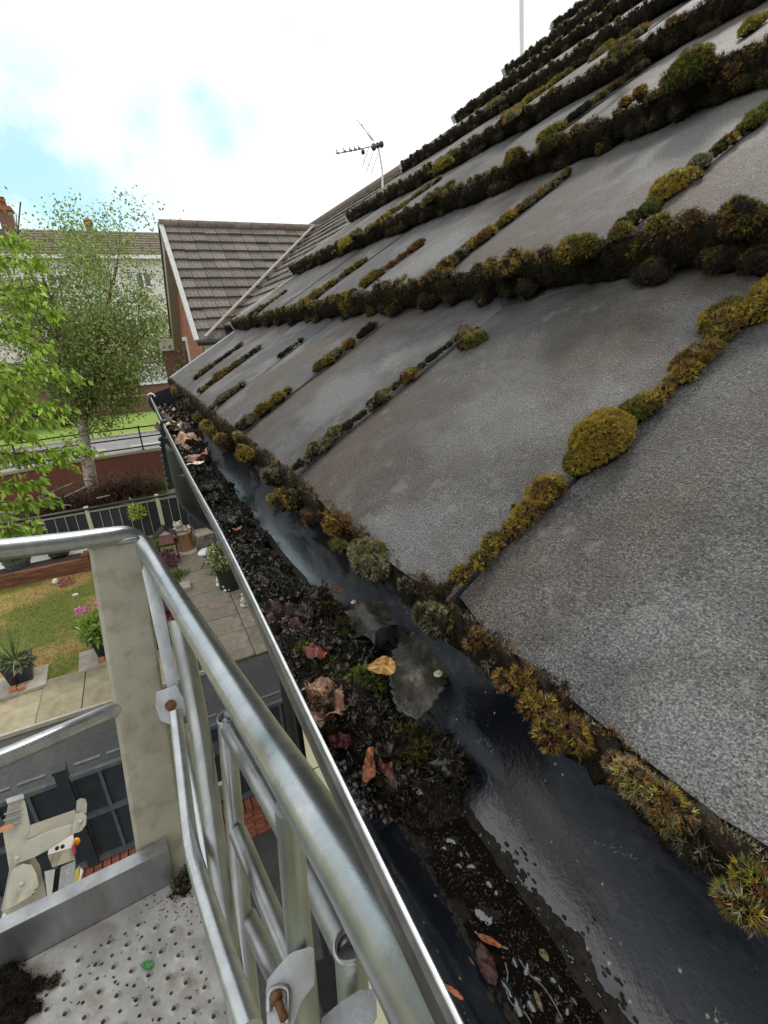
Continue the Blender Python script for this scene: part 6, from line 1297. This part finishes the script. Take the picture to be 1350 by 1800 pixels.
for (px, py, y_, r_) in [(120, 470, 19.2, .11), (185, 440, 19.6, .12), (225, 520, 19.0, .08), (235, 440, 19.8, .07), (95, 440, 19.0, .07), (270, 470, 19.4, .06), (85, 560, 18.6, .08), (250, 560, 20.2, .07), (60, 500, 19.6, .06), (140, 620, 18.4, .05), (230, 650, 18.8, .05), (190, 470, 20.4, .08)]:
    e = ony(px, py, y_); d = e - fork; T.grow(fork + rng.normal(0, .04, 3), d / np.linalg.norm(d) + [0, 0, .03], np.linalg.norm(d) * .90, r_, 0, .04, (7, 6, 3))
build('limbs', T.mb, limb_m, t, True)
P_ = np.array(T.P); D_ = np.array(T.D); keep = rng.random(len(P_)) < min(1, 5200 / len(P_)); P_ = P_[keep]; D_ = D_[keep]
spray(P_, D_, 8, .19, .095, [(.19, .27, .05), (.26, .35, .08), (.13, .19, .04), (.33, .41, .12), (.17, .22, .07)], t, .6, .5)
t = thing('birch_tree', (-8.3, 22.5, ZG), 'darker leafy tree behind the bright branches at the left edge', 'tree')
T = Tree(); mb = MB(); mb.tube([(-8.3, 22.5, ZG), (-8.2, 22.5, ZG + 3.2)], [.2, .13], 10); build('trunk', mb, bark_m, t)
for k in range(9):
    a = k * .7; T.grow(np.array([-8.2, 22.5, ZG + 3.0 + .1 * k]), np.array([math.cos(a) * .5 + .15, math.sin(a) * .5, 1.0 - .05 * k]), rng.uniform(3.2, 5.2), .08, 0, .05, (6, 6, 2))
build('limbs', T.mb, limb_m, t); P_ = np.array(T.P); D_ = np.array(T.D); keep = rng.random(len(P_)) < min(1, 2200 / len(P_)); spray(P_[keep], D_[keep], 7, .18, .10, [(.09, .14, .03), (.13, .19, .04), (.06, .10, .02)], t, .6, .5)
# bright cherry boughs reaching in from the left
t = thing('cherry_tree', (-9.2, 10.5, ZG), 'tree with bright yellow green hanging leaves reaching in from the left edge', 'tree')
T = MB(); hub = np.array([-8.6, 10.4, ZG + 2.6]); T.tube([(-9.2, 10.5, ZG), (-8.9, 10.4, ZG + 1.4), hub], [.20, .17, .14], 10); build('trunk', T, limb_m, t)
T = MB(); LP = []; LD = []
for (sx, sy, ex, ey, D_, sag) in [(-160, 470, 62, 462, 8.2, 10), (-150, 520, 88, 545, 8.0, 12), (-150, 560, 55, 505, 8.6, 8), (-160, 600, 70, 610, 8.4, 16), (-150, 640, 122, 655, 7.8, -6), (-150, 690, 62, 640, 8.2, 10), (-160, 700, 100, 715, 8.0, 4), (-150, 760, 100, 738, 7.7, 6), (-150, 790, 145, 790, 7.6, -4), (-150, 820, 110, 812, 7.8, 8), (-150, 850, 80, 880, 7.6, -10), (-150, 880, 60, 850, 7.9, 6), (-150, 920, 55, 925, 7.5, -6), (-160, 430, 30, 425, 8.8, 6), (-150, 665, 40, 690, 8.6, 6), (-150, 600, 35, 575, 8.9, 6), (-150, 740, 55, 765, 8.4, 8)]:
    A_, B_ = at(sx, sy, D_ + .5), at(ex, ey, D_); mid = (A_ + B_) / 2 + np.array([0, 0, sag * .012]); P_ = bez([A_, mid, B_], 10); T.tube([hub + rng.normal(0, .1, 3), A_], [.06, .03], 5, False); T.tube(P_, list(np.linspace(.028, .005, len(P_))), 5, False)
    for i in range(3, len(P_)):
        for _ in range(2):
            tw_ = P_[i] + 0; dd = (B_ - A_) / np.linalg.norm(B_ - A_) * .7 + rng.normal(0, .45, 3); dd /= np.linalg.norm(dd); L_ = rng.uniform(.12, .38) * (1.15 - i / len(P_) * .5); T.tube([tw_, tw_ + dd * L_], [.006, .003], 3, False)
            for q_ in range(7):
                LP.append(tw_ + dd * L_ * (q_ + .5) / 7 + rng.normal(0, .018, 3)); LD.append(np.array([dd[0] * .5, dd[1] * .5, -.9]) + rng.normal(0, .2, 3))
build('boughs', T, limb_m, t)
foliage('crown', np.array(LP), np.array(LD), .108, [(.30, .48, .04), (.38, .58, .07), (.22, .38, .03), (.46, .62, .12)], t, wide=.42, rand=.35, fold=.6)
# dark trees far beyond, hedge in front of the flats
t = thing('hedge', (-20, 38.0, ZG + .4), 'dark green bushes along the foot of the flats', 'hedge'); P_ = []; D_ = []
for _ in range(14): p_, d_ = ball((rng.uniform(-20, -3), 37.5 + rng.normal(0, .4), ZG + 1.2), 1.1, 260, .8, .6); P_.append(p_); D_.append(d_)
foliage('leaves', np.concatenate(P_), np.concatenate(D_), .28, [(.05, .08, .02), (.08, .12, .03), (.04, .06, .015)], t, wide=.7)

# ------------------------------------------------------------------ low street wall and flats far behind
t = thing('street_wall', (0, 39.6, ZG + .5), 'low orange brick wall at the top of the grass bank before the flats', 'wall'); mb = MB(); mb.box((-8, 39.6, ZG + 1.05), (50, .25, 1.15)); build('brickwork', mb, brick_flat, t, loc=(0, 0, ZG)); mb = MB(); mb.box((-8, 39.6, ZG + 1.66), (50, .32, .08)); build('coping', mb, brick_o, t)
YB = 43.0; fl_ = thing('block_of_flats', (-8, YB, ZG), 'long block of flats, cream above and brown brick below, behind the birch', 'building')
xr = ony(300, 600, YB)[0] + 1.2; zt = ony(200, 452, YB)[2]; zb2 = ony(200, 640, YB)[2]
mb = MB(); mb.box(((xr - 30) / 2, YB + 4, (zt + zb2) / 2), (xr + 30, 8, zt - zb2)); build('upper_wall', mb, white_rend, fl_)
mb = MB(); mb.box(((xr - 30) / 2, YB + 4.02, (zb2 + ZG) / 2 - .01), (xr + 30, 7.94, zb2 - ZG)); build('ground_floor_wall', mb, brick_flat, fl_, loc=(0, 0, ZG))
far_tile = mat('brown far roof tiles', (.13, .095, .07), (.19, .15, .12), 3, .85, 0, .3, 30)
zr = ony(200, 406, YB + 4)[2]; nrow = 10
for k in range(nrow):
    t0_, t1_ = k / nrow, (k + 1) / nrow; a = np.array([-30, YB - .4 + 4.4 * t0_, zt + (zr - zt) * t0_ + .06]); c2 = np.array([-30, YB - .4 + 4.4 * t1_ + .05, zt + (zr - zt) * t1_ - .02]); mb = MB(); mb.prism([a, c2, c2 - [0, 0, .12], a - [0, 0, .12]], (xr + 30.4, 0, 0)); build('tile_course', mb, far_tile, fl_)
mb = MB(); mb.prism([(xr + .2, YB - .4, zt - .1), (xr + .2, YB + 4.0, zr - .12), (xr + .2, YB + 8.4, zt - .1)], (-.3, 0, 0)); mb.prism([(-30, YB + 4.05, zr - .03), (-30, YB + 8.4, zt), (-30, YB + 8.4, zt - .1), (-30, YB + 4.05, zr - .15)], (xr + 30.4, 0, 0)); build('rear_roof', mb, far_tile, fl_)
mb = MB(); mb.box(((xr - 30) / 2, YB - .42, zt - .02), (xr + 30.5, .10, .24)); build('gutter', mb, white_paint, fl_)
def window(parent, xa, xb, y, za, zb, nb_=3, curt=True, proud=.05):
    mb = MB(); w_ = .12
    for (cx, cz, sx, sz) in [((xa + xb) / 2, zb, xb - xa + w_, w_), ((xa + xb) / 2, za, xb - xa + w_ * 1.6, w_ * 1.2)] + [(xa + (xb - xa) * k / nb_, (za + zb) / 2, w_, zb - za - w_) for k in range(nb_ + 1)]: mb.box((cx, y - proud, cz), (sx, .10, sz))
    fr__ = build('window', mb, white_paint, parent)
    for k in range(nb_):
        mb = MB(); mb.box((xa + (xb - xa) * (k + .5) / nb_, y - .012, (za + zb) / 2), ((xb - xa) / nb_ - w_, .02, zb - za - w_)); build('pane', mb, curtain_m if curt else glass_m, fr__)
for (x0, y0_, x1, y1_, nb_, cu) in [(240, 643, 297, 671, 3, True), (80, 483, 120, 503, 2, False), (237, 480, 268, 505, 2, False), (222, 560, 280, 588, 3, False), (97, 566, 135, 592, 2, False), (10, 485, 45, 508, 2, False), (20, 566, 60, 592, 2, False), (120, 648, 165, 672, 2, True), (-90, 485, -40, 508, 2, False), (-90, 566, -40, 592, 2, False)]:
    a = ony(x0, y0_, YB); c2 = ony(x1, y1_, YB); window(fl_, a[0], c2[0], YB, c2[2], a[2], nb_, cu)
def chimney(px, py0, py1, y_, w, lab, lean=0.0):
    a = ony(px, py1, y_); c2 = ony(px, py0, y_); t = thing('chimney', a - [0, 0, 1.5], lab, 'chimney'); zc = a[2] - 1.5; zt_ = a[2] + (c2[2] - a[2]) * .62; x_ = a[0]
    mb = MB(); mb.box((x_, y_, (zc + zt_) / 2), (w, w * 1.2, zt_ - zc)); build('stack', mb, brick_far_y if False else brick_flat, t, loc=(0, 0, ZG)); mb = MB(); mb.box((x_, y_, zt_ + .06), (w * 1.25, w * 1.45, .16)); mb.box((x_, y_, zt_ + .2), (w * 1.1, w * 1.3, .12)); build('corbel', mb, brick_m, t)
    mb = MB(); mb.lathe((x_, y_, zt_ + .26), [(w * .28, 0), (w * .22, (c2[2] - zt_) * .8), (w * .26, (c2[2] - zt_) - .2), (w * .2, c2[2] - zt_ - .18)], 12); build('chimney_pot', mb, mat('terracotta', (.42, .11, .08), (.5, .16, .11), 5, .8), t, True); return t
chimney(19, 350, 408, YB + 3.5, .80, 'brick chimney with a red pot on the flats at the left edge')
chimney(158, 388, 404, YB + 4.2, .5, 'small brick chimney showing through the top of the birch')
mb = MB(); a = ony(31, 412, YB + 3); mb.tube([a, ony(36, 355, YB + 3)], .05, 5); mb.tube([a, ony(28, 375, YB + 3)], .03, 5); solo('aerial_mast', mb, rail_black, 'thin dark aerial mast right of the red potted chimney', 'aerial')

# ------------------------------------------------------------------ neighbouring house: gabled wing and main roof
nh = thing('neighbouring_house', (3.5, 13, ZG), 'neighbouring brick house with weathered brown tiled roof and a gabled wing', 'house')
WA, WB = np.array([1.284, 14.515, 2.865]), np.array([1.284, 11.458, .133])
ntile = mat('weathered brown roof tile', (.068, .057, .047), (.20, .175, .148), 7, .85, 0, .5, 60, c=(.07, .06, .052), cscale=5, cfac=.7, objvar=.22, stretch=(3, .7, .7))
nd = (WA - WB); NLg = np.linalg.norm(nd); nd /= NLg; nn_ = np.cross([1., 0, 0], nd); nn_ = nn_ if nn_[2] > 0 else -nn_
xEnd = 8.2; mb = MB(); mb.prism([WB - nn_ * .05, WA - nn_ * .05, WA - nn_ * .09, WB - nn_ * .09], (xEnd - 1.284, 0, 0)); wr = build('wing_roof', mb, black_rub, nh)
NT_ = 12; gg = NLg / NT_; tw2 = .305; lm = []
for s_ in range(4):
    mb = MB(); mb.prism([np.array([0, 0, 0]), np.array([0, gg + .06, 0]), np.array([0, gg + .06, -.03]), np.array([0, 0, -.04])], (tw2 - .010, 0, 0)); m_ = mb.mesh('tile', ntile); lm.append(m_)
R_ = Matrix.Identity(4); dl = math.atan(.048 / gg); nda = nd * math.cos(dl) - nn_ * math.sin(dl); nna = nn_ * math.cos(dl) + nd * math.sin(dl)
for i in range(3): R_[i][0] = (1, 0, 0)[i]; R_[i][1] = nda[i]; R_[i][2] = nna[i]
wb_ = world_loc(wr)
# where the wing meets the main slope
MP = np.array([5.30, 14.9, 2.90]); mslope = math.tan(rad(36.3))
def xmain(z): return MP[0] + (z - MP[2]) / mslope
for r_ in range(NT_):
    zrow = WB[2] + nd[2] * gg * r_; x = 1.284 + (.15 if r_ % 2 else 0) - (tw2 / 2 if r_ % 2 else 0)
    while x < xmain(zrow) + .25:
        o = bpy.data.objects.new('tile', lm[int(rng.integers(4))]); COL.objects.link(o); o.parent = wr; p = WB + nd * gg * r_; p = np.array([max(x, 1.284), p[1], p[2]]) + nn_ * rng.normal(0, .003) + nd * rng.normal(0, .006)
        o.matrix_local = Matrix.Translation(Vector(p - wb_)) @ R_; x += tw2
mb = MB(); mb.prism([WB + nn_ * .015 - [.10, 0, 0] - nd * .02, WA + nn_ * .015 - [.10, 0, 0], WA - nn_ * .06 - [.10, 0, 0], WB - nn_ * .06 - [.10, 0, 0] - nd * .02], (.10, 0, 0)); build('verge_strip', mb, lead, nh)
x = 1.20
while x < 5.5:
    mb = MB(); p = np.array([x, WA[1] + .03, WA[2] - .02]); mb.tube([p, p + [.44, 0, 0]], .11, 12); build('ridge_tile', mb, tile_m if False else far_tile, nh, True); x += .45
bk2 = lambda p: np.array([p[0], 2 * WA[1] - p[1], p[2]])
mb = MB(); mb.prism([bk2(WB), WA - [0, 0, .06], WA - [0, 0, .10], bk2(WB) - [0, 0, .05]], (6.0, 0, 0)); build('wing_rear_roof', mb, ntile, nh)
# barge board, gable brickwork, eave of the wing
mb = MB(); mb.prism([WB + [-.12, -.25, -.10], WA + [-.12, 0, .0], WA + [-.12, 0, -.30], WB + [-.12, -.10, -.36]], (.03, 0, 0)); mb2 = MB(); mb2.prism([bk2(WB) + [-.12, .55, -.45], WA + [-.12, .0, .02], WA + [-.12, 0, -.14], bk2(WB) + [-.12, .30, -.50]], (.03, 0, 0)); build('barge_board', mb2, black_pvc, nh)
mb = MB(); mb.prism([WA + [-.09, .02, -.06], bk2(WB) + [-.09, .25, -.35], bk2(WB) + [-.09, -.25, -.35], WA + [-.09, -.1, -.62]], (.30, 0, 0)); build('soffit_board', mb, paper, nh)
GXW = 1.42; mb = MB(); mb.prism([(GXW, WB[1] + .35, ZG), (GXW, WB[1] + .35, WB[2] + .1), (GXW, WA[1], WA[2] - .25), (GXW, bk2(WB)[1] - .35, WB[2] + .1), (GXW, bk2(WB)[1] - .35, ZG)], (.3, 0, 0)); build('gable_wall', mb, brick_far_y, nh, loc=(0, 0, ZG))
mb = MB(); mb.box((4.6, WB[1] + .50, (ZG + WB[2]) / 2), (6.4, .3, WB[2] - ZG)); build('wing_wall', mb, brick_far_x, nh, loc=(0, 0, ZG))
mb = MB(); mb.tube([WB + [-.05, -.06, -.06], WB + [6, -.06, -.06]], .065, 10); build('gutter', mb, black_pvc, nh, True)
mb = MB(); mb.box((WB[0] + 3.1, WB[1] + .12, WB[2] - .22), (6.0, .04, .30)); build('fascia', mb, white_paint, nh)
wn_ = onx(333, 634, GXW); WNy, WNz = wn_[1], wn_[2]; w_ = MB(); w_.box((GXW - .02, WNy, WNz), (.06, .9, 1.3)); fr__ = build('window', w_, white_paint, nh); w_ = MB(); w_.box((GXW - .052, WNy, WNz), (.02, .70, 1.1)); build('pane', w_, glass_m, fr__)
# cream cornered pier left of the gable
mb = MB(); pz = ony(307, 616, 17.0); mb.box((1.18, 17.6, (ZG + pz[2]) / 2), (.62, .6, pz[2] - ZG)); build('pier', mb, brick_flat, nh, loc=(0, 0, ZG)); mb = MB(); mb.box((1.18, 17.58, pz[2] + .18), (.74, .7, .36)); build('corner_block', mb, stone_m, nh)
# main slope of the neighbour: thin courses, too fine to pick out single tiles
YN0, YN1 = 2.6, 24.0; rz = ony(569, 379, 15.2); mX0 = .9 + 1.0; rows = int((rz[0] - mX0) / math.cos(rad(36.3)) / .345)
ma = np.array([math.cos(rad(36.3)), 0, math.sin(rad(36.3))]); mn = np.array([-ma[2], 0, ma[0]]); p0 = MP - ma * 50; p0 = MP + ma * ((mX0 - MP[0]) / ma[0]); 
ridgeL = (rz - MP) @ ma; startL = (p0 - MP) @ ma; nr_ = int(round((ridgeL - startL) / .345)); g3 = (ridgeL - startL) / nr_
for k in range(nr_):
    a = MP + ma * (startL + g3 * k) + mn * .0; c2 = a + ma * (g3 + .04) - mn * .04; a = np.array([a[0], 0, a[2]]); c2 = np.array([c2[0], 0, c2[2]]); mb = MB(); y = YN0
    while y < YN1:
        w_ = .30; dz_ = mn * rng.normal(0, .003); mb.prism([a + [0, y, 0] + dz_, c2 + [0, y, 0] + dz_, c2 + [0, y, 0] - mn * .02, a + [0, y, 0] - mn * .035], (0, w_ - .005, 0)); y += w_
    build('tile_course', mb, ntile, nh, kind='stuff')
top_ = MP + ma * ridgeL; mb = MB(); mb.tube([(top_[0], YN0, top_[2] - .03), (top_[0], YN1, top_[2] - .03)], .11, 12); build('ridge', mb, far_tile, nh, True)
mb = MB(); mb.prism([(top_[0], YN0, top_[2] - .1), (top_[0] + 4, YN0, top_[2] - 3), (top_[0] + 4, YN0, top_[2] - 3.1), (top_[0], YN0, top_[2] - .2)], (0, YN1 - YN0, 0)); build('rear_slope', mb, ntile, nh)
mb = MB(); mb.prism([(p0[0] + .6, YN0 + .2, ZG), (top_[0] + 4, YN0 + .2, ZG), (top_[0] + 4, YN0 + .2, top_[2] - 3.1), (top_[0], YN0 + .2, top_[2] - .2), (p0[0] + .6, YN0 + .2, p0[2] + .3)], (0, .3, 0)); build('end_wall', mb, brick_far_x, nh, loc=(0, 0, ZG))
# lead valley between wing and main slope
mb = MB(); v0 = np.array([xmain(WB[2]) - .12, WB[1] - .05, WB[2] + .05]); v1 = np.array([xmain(WA[2]) - .05, WA[1] - .0, WA[2] + .06]); mb.tube([v0, v1], .032, 6); build('valley', mb, conc_m, nh)

# ------------------------------------------------------------------ television aerial and mast
ab = ony(671, 322, 9.0); t = thing('television_aerial', ab, 'grey television aerial on a pole rising from the neighbouring roof', 'aerial')
tube_m = mat('grey aerial metal', (.20, .20, .21), (.28, .28, .29), 20, .45, .5)
tp = ony(664, 250, 9.0); mb = MB(); mb.tube([ab - [0, 0, .5], ony(672, 300, 9.0), tp], .018, 8); build('pole', mb, white_paint, t)
Q = lambda x, y, d=0.0: ony(560 + x / 5.625, 180 + y / 5.625, 9.0 + d)
mb = MB(); mb.tube([Q(170, 508, -.25), Q(400, 465, -.12), Q(620, 410, 0)], .010, 6); build('boom', mb, tube_m, t)
for (x, y) in ((185, 495), (255, 480), (312, 470), (358, 460), (398, 450)):
    mb = MB(); mb.tube([Q(x - 12, y - 30, -.30), Q(x + 5, y + 5, -.1), Q(x + 14, y + 18, .15)], .008, 5); mb.tube([Q(x - 8, y + 2, -.2), Q(x + 16, y + 2, -.2)], .014, 6); build('director', mb, tube_m, t)
for (x0, y0_, x1, y1_) in ((380, 172, 545, 385), (422, 212, 530, 385), (478, 268, 550, 385), (500, 435, 428, 650), (543, 480, 472, 688), (588, 505, 518, 708)): mb = MB(); mb.tube([Q(x0, y0_, .15), Q(x1, y1_)], .0065, 6); build('reflector_rod', mb, tube_m, t)
mb = MB(); mb.tube([Q(470, 505), Q(555, 570)], .004, 4); mb.tube([Q(440, 575), Q(530, 640)], .004, 4); build('brace', mb, tube_m, t)
for (x, y, s_) in ((440, 490, .035), (545, 440, .05), (585, 425, .04), (622, 415, .045)): mb = MB(); mb.blob(Q(x, y), s_, s_, s_ * 1.2, .05); build('clamp', mb, dark_metal, t)
mb = MB(); mb.tube([ony(917, 125, 5.0), ony(917, 40, 5.0), ony(917, -140, 5.0)], .022, 10); mb.tube([ony(914, 70, 5.0), ony(913, -100, 5.02)], .006, 5); solo('mast', mb, white_paint, 'plain white mast rising behind the roof edge at the top of the picture', 'mast')

# ------------------------------------------------------------------ the lift's own arm and rear light, below the basket
arm_m = mat('beige grey painted steel', (.33, .32, .26), (.40, .39, .32), 10, .6, .1, .2, 80, c=(.25, .20, .16), cscale=16, cfac=.5)
la = thing('access_lift', at(30, 1560, 3.0), 'beige grey steel arm and yoke of the lift below the basket, far lower left', 'lift arm')
def slab(name, pts, D, depth, m, parent):
    P = [at(x, y, D) for x, y in pts]; n = sum(P) / len(P) - CP; n = n / np.linalg.norm(n) * depth; mb = MB(); mb.prism(P, n); return build(name, mb, m, parent)
slab('column', [(5, 1462), (15, 1410), (40, 1400), (45, 1412), (55, 1460), (60, 1500), (40, 1540), (18, 1540)], 3.0, .22, arm_m, la)
slab('column_cap', [(10, 1405), (40, 1395), (43, 1402), (13, 1413)], 2.97, .05, galv, la)
for k in range(3): slab('rib', [(7 + k * -1.5, 1430 + k * 11), (38 - k, 1420 + k * 11), (39 - k, 1423 + k * 11), (7 - k * 1.5, 1433 + k * 11)], 2.985, .03, galv_dull, la)
slab('cross_arm', [(22, 1498), (47, 1477), (90, 1459), (128, 1447), (150, 1430), (152, 1445), (145, 1460), (128, 1466), (85, 1494), (60, 1507), (26, 1519)], 2.94, .10, arm_m, la)
slab('arm_top', [(50, 1474), (54, 1450), (132, 1423), (134, 1447), (92, 1459)], 2.96, .04, paper, la)
slab('fork_plate', [(133, 1430), (135, 1407), (142, 1403), (150, 1404), (153, 1412), (152, 1430), (146, 1428), (137, 1428)], 3.02, .03, arm_m, la)
slab('fork_plate', [(128, 1450), (133, 1430), (146, 1427), (152, 1434), (151, 1450), (140, 1462), (128, 1466)], 2.92, .03, arm_m, la)
slab('knuckle', [(12, 1560), (22, 1528), (40, 1518), (55, 1520), (64, 1535), (68, 1555), (60, 1570), (30, 1590), (8, 1600)], 2.9, .14, arm_m, la)
slab('lower_arm', [(2, 1600), (16, 1530), (26, 1517), (60, 1505), (70, 1520), (84, 1585), (60, 1610), (30, 1625)], 3.1, .25, arm_m, la)
slab('orange_lamp', [(-5, 1456), (18, 1448), (24, 1450), (22, 1456), (-5, 1466)], 2.9, .03, brick_o, la)
tl = thing('trailer_lamp', at(110, 1500, 3.4), 'white lamp housing with orange and red lenses on a white trailer arm, below the basket', 'lamp')
B3 = lambda pts, D, dp, m, n: slab(n, pts, D, dp, m, tl)
B3([(84, 1503), (86, 1487), (129, 1466), (130, 1483), (127, 1490)], 3.4, .1, white_paint, 'housing')
B3([(84, 1504), (128, 1490), (132, 1511), (92, 1525)], 3.38, .08, conc_m, 'housing_front')
for (x, y) in ((100, 1491), (110, 1488)): mb = MB(); mb.blob(at(x, y, 3.36), .010, .010, .010, 0); build('bolt', mb, rail_black, tl)
mb = MB(); mb.blob(at(135, 1479, 3.4), .016, .016, .022, 0); build('orange_lens', mb, mat('orange lens', (.70, .26, .02), None, 5, .2), tl, True)
B3([(126, 1488), (132, 1486), (134, 1500), (129, 1502)], 3.37, .04, mat('red lens', (.40, .01, .02), None, 5, .2), 'red_lens')
B3([(107, 1524), (133, 1512), (129, 1558), (101, 1575)], 3.45, .1, galv, 'arm_plate')
B3([(132, 1530), (140, 1522), (138, 1552), (129, 1560)], 3.43, .02, mat('yellow reflective strip', (.42, .36, .06), (.55, .5, .12), 20, .3), 'reflective_strip')
B3([(142, 1524), (146, 1530), (141, 1548), (138, 1550)], 3.44, .02, white_paint, 'edge_plate')
B3([(78, 1532), (97, 1527), (90, 1580), (84, 1583)], 3.5, .1, white_paint, 'side_plate')
B3([(97, 1527), (107, 1523), (101, 1575), (91, 1580)], 3.55, .1, black_rub, 'gap')
B3([(5, 1605), (22, 1588), (44, 1577), (46, 1600), (-5, 1640)], 3.2, .1, white_paint, 'drilled_plate')
for (x, y) in ((20, 1600), (30, 1592), (38, 1588), (28, 1600), (36, 1604), (16, 1611)): mb = MB(); mb.blob(at(x, y, 3.19), .008, .008, .008, 0); build('bolt', mb, rail_black, tl)

for (x, y, d_) in ((141, 1445, 2.91), (38, 1555, 2.88), (30, 1510, 2.92)):
    mb = MB(); mb.blob(at(x, y, d_), .010, .010, .010, 0, 6, 4); build('bolt', mb, arm_m, la)
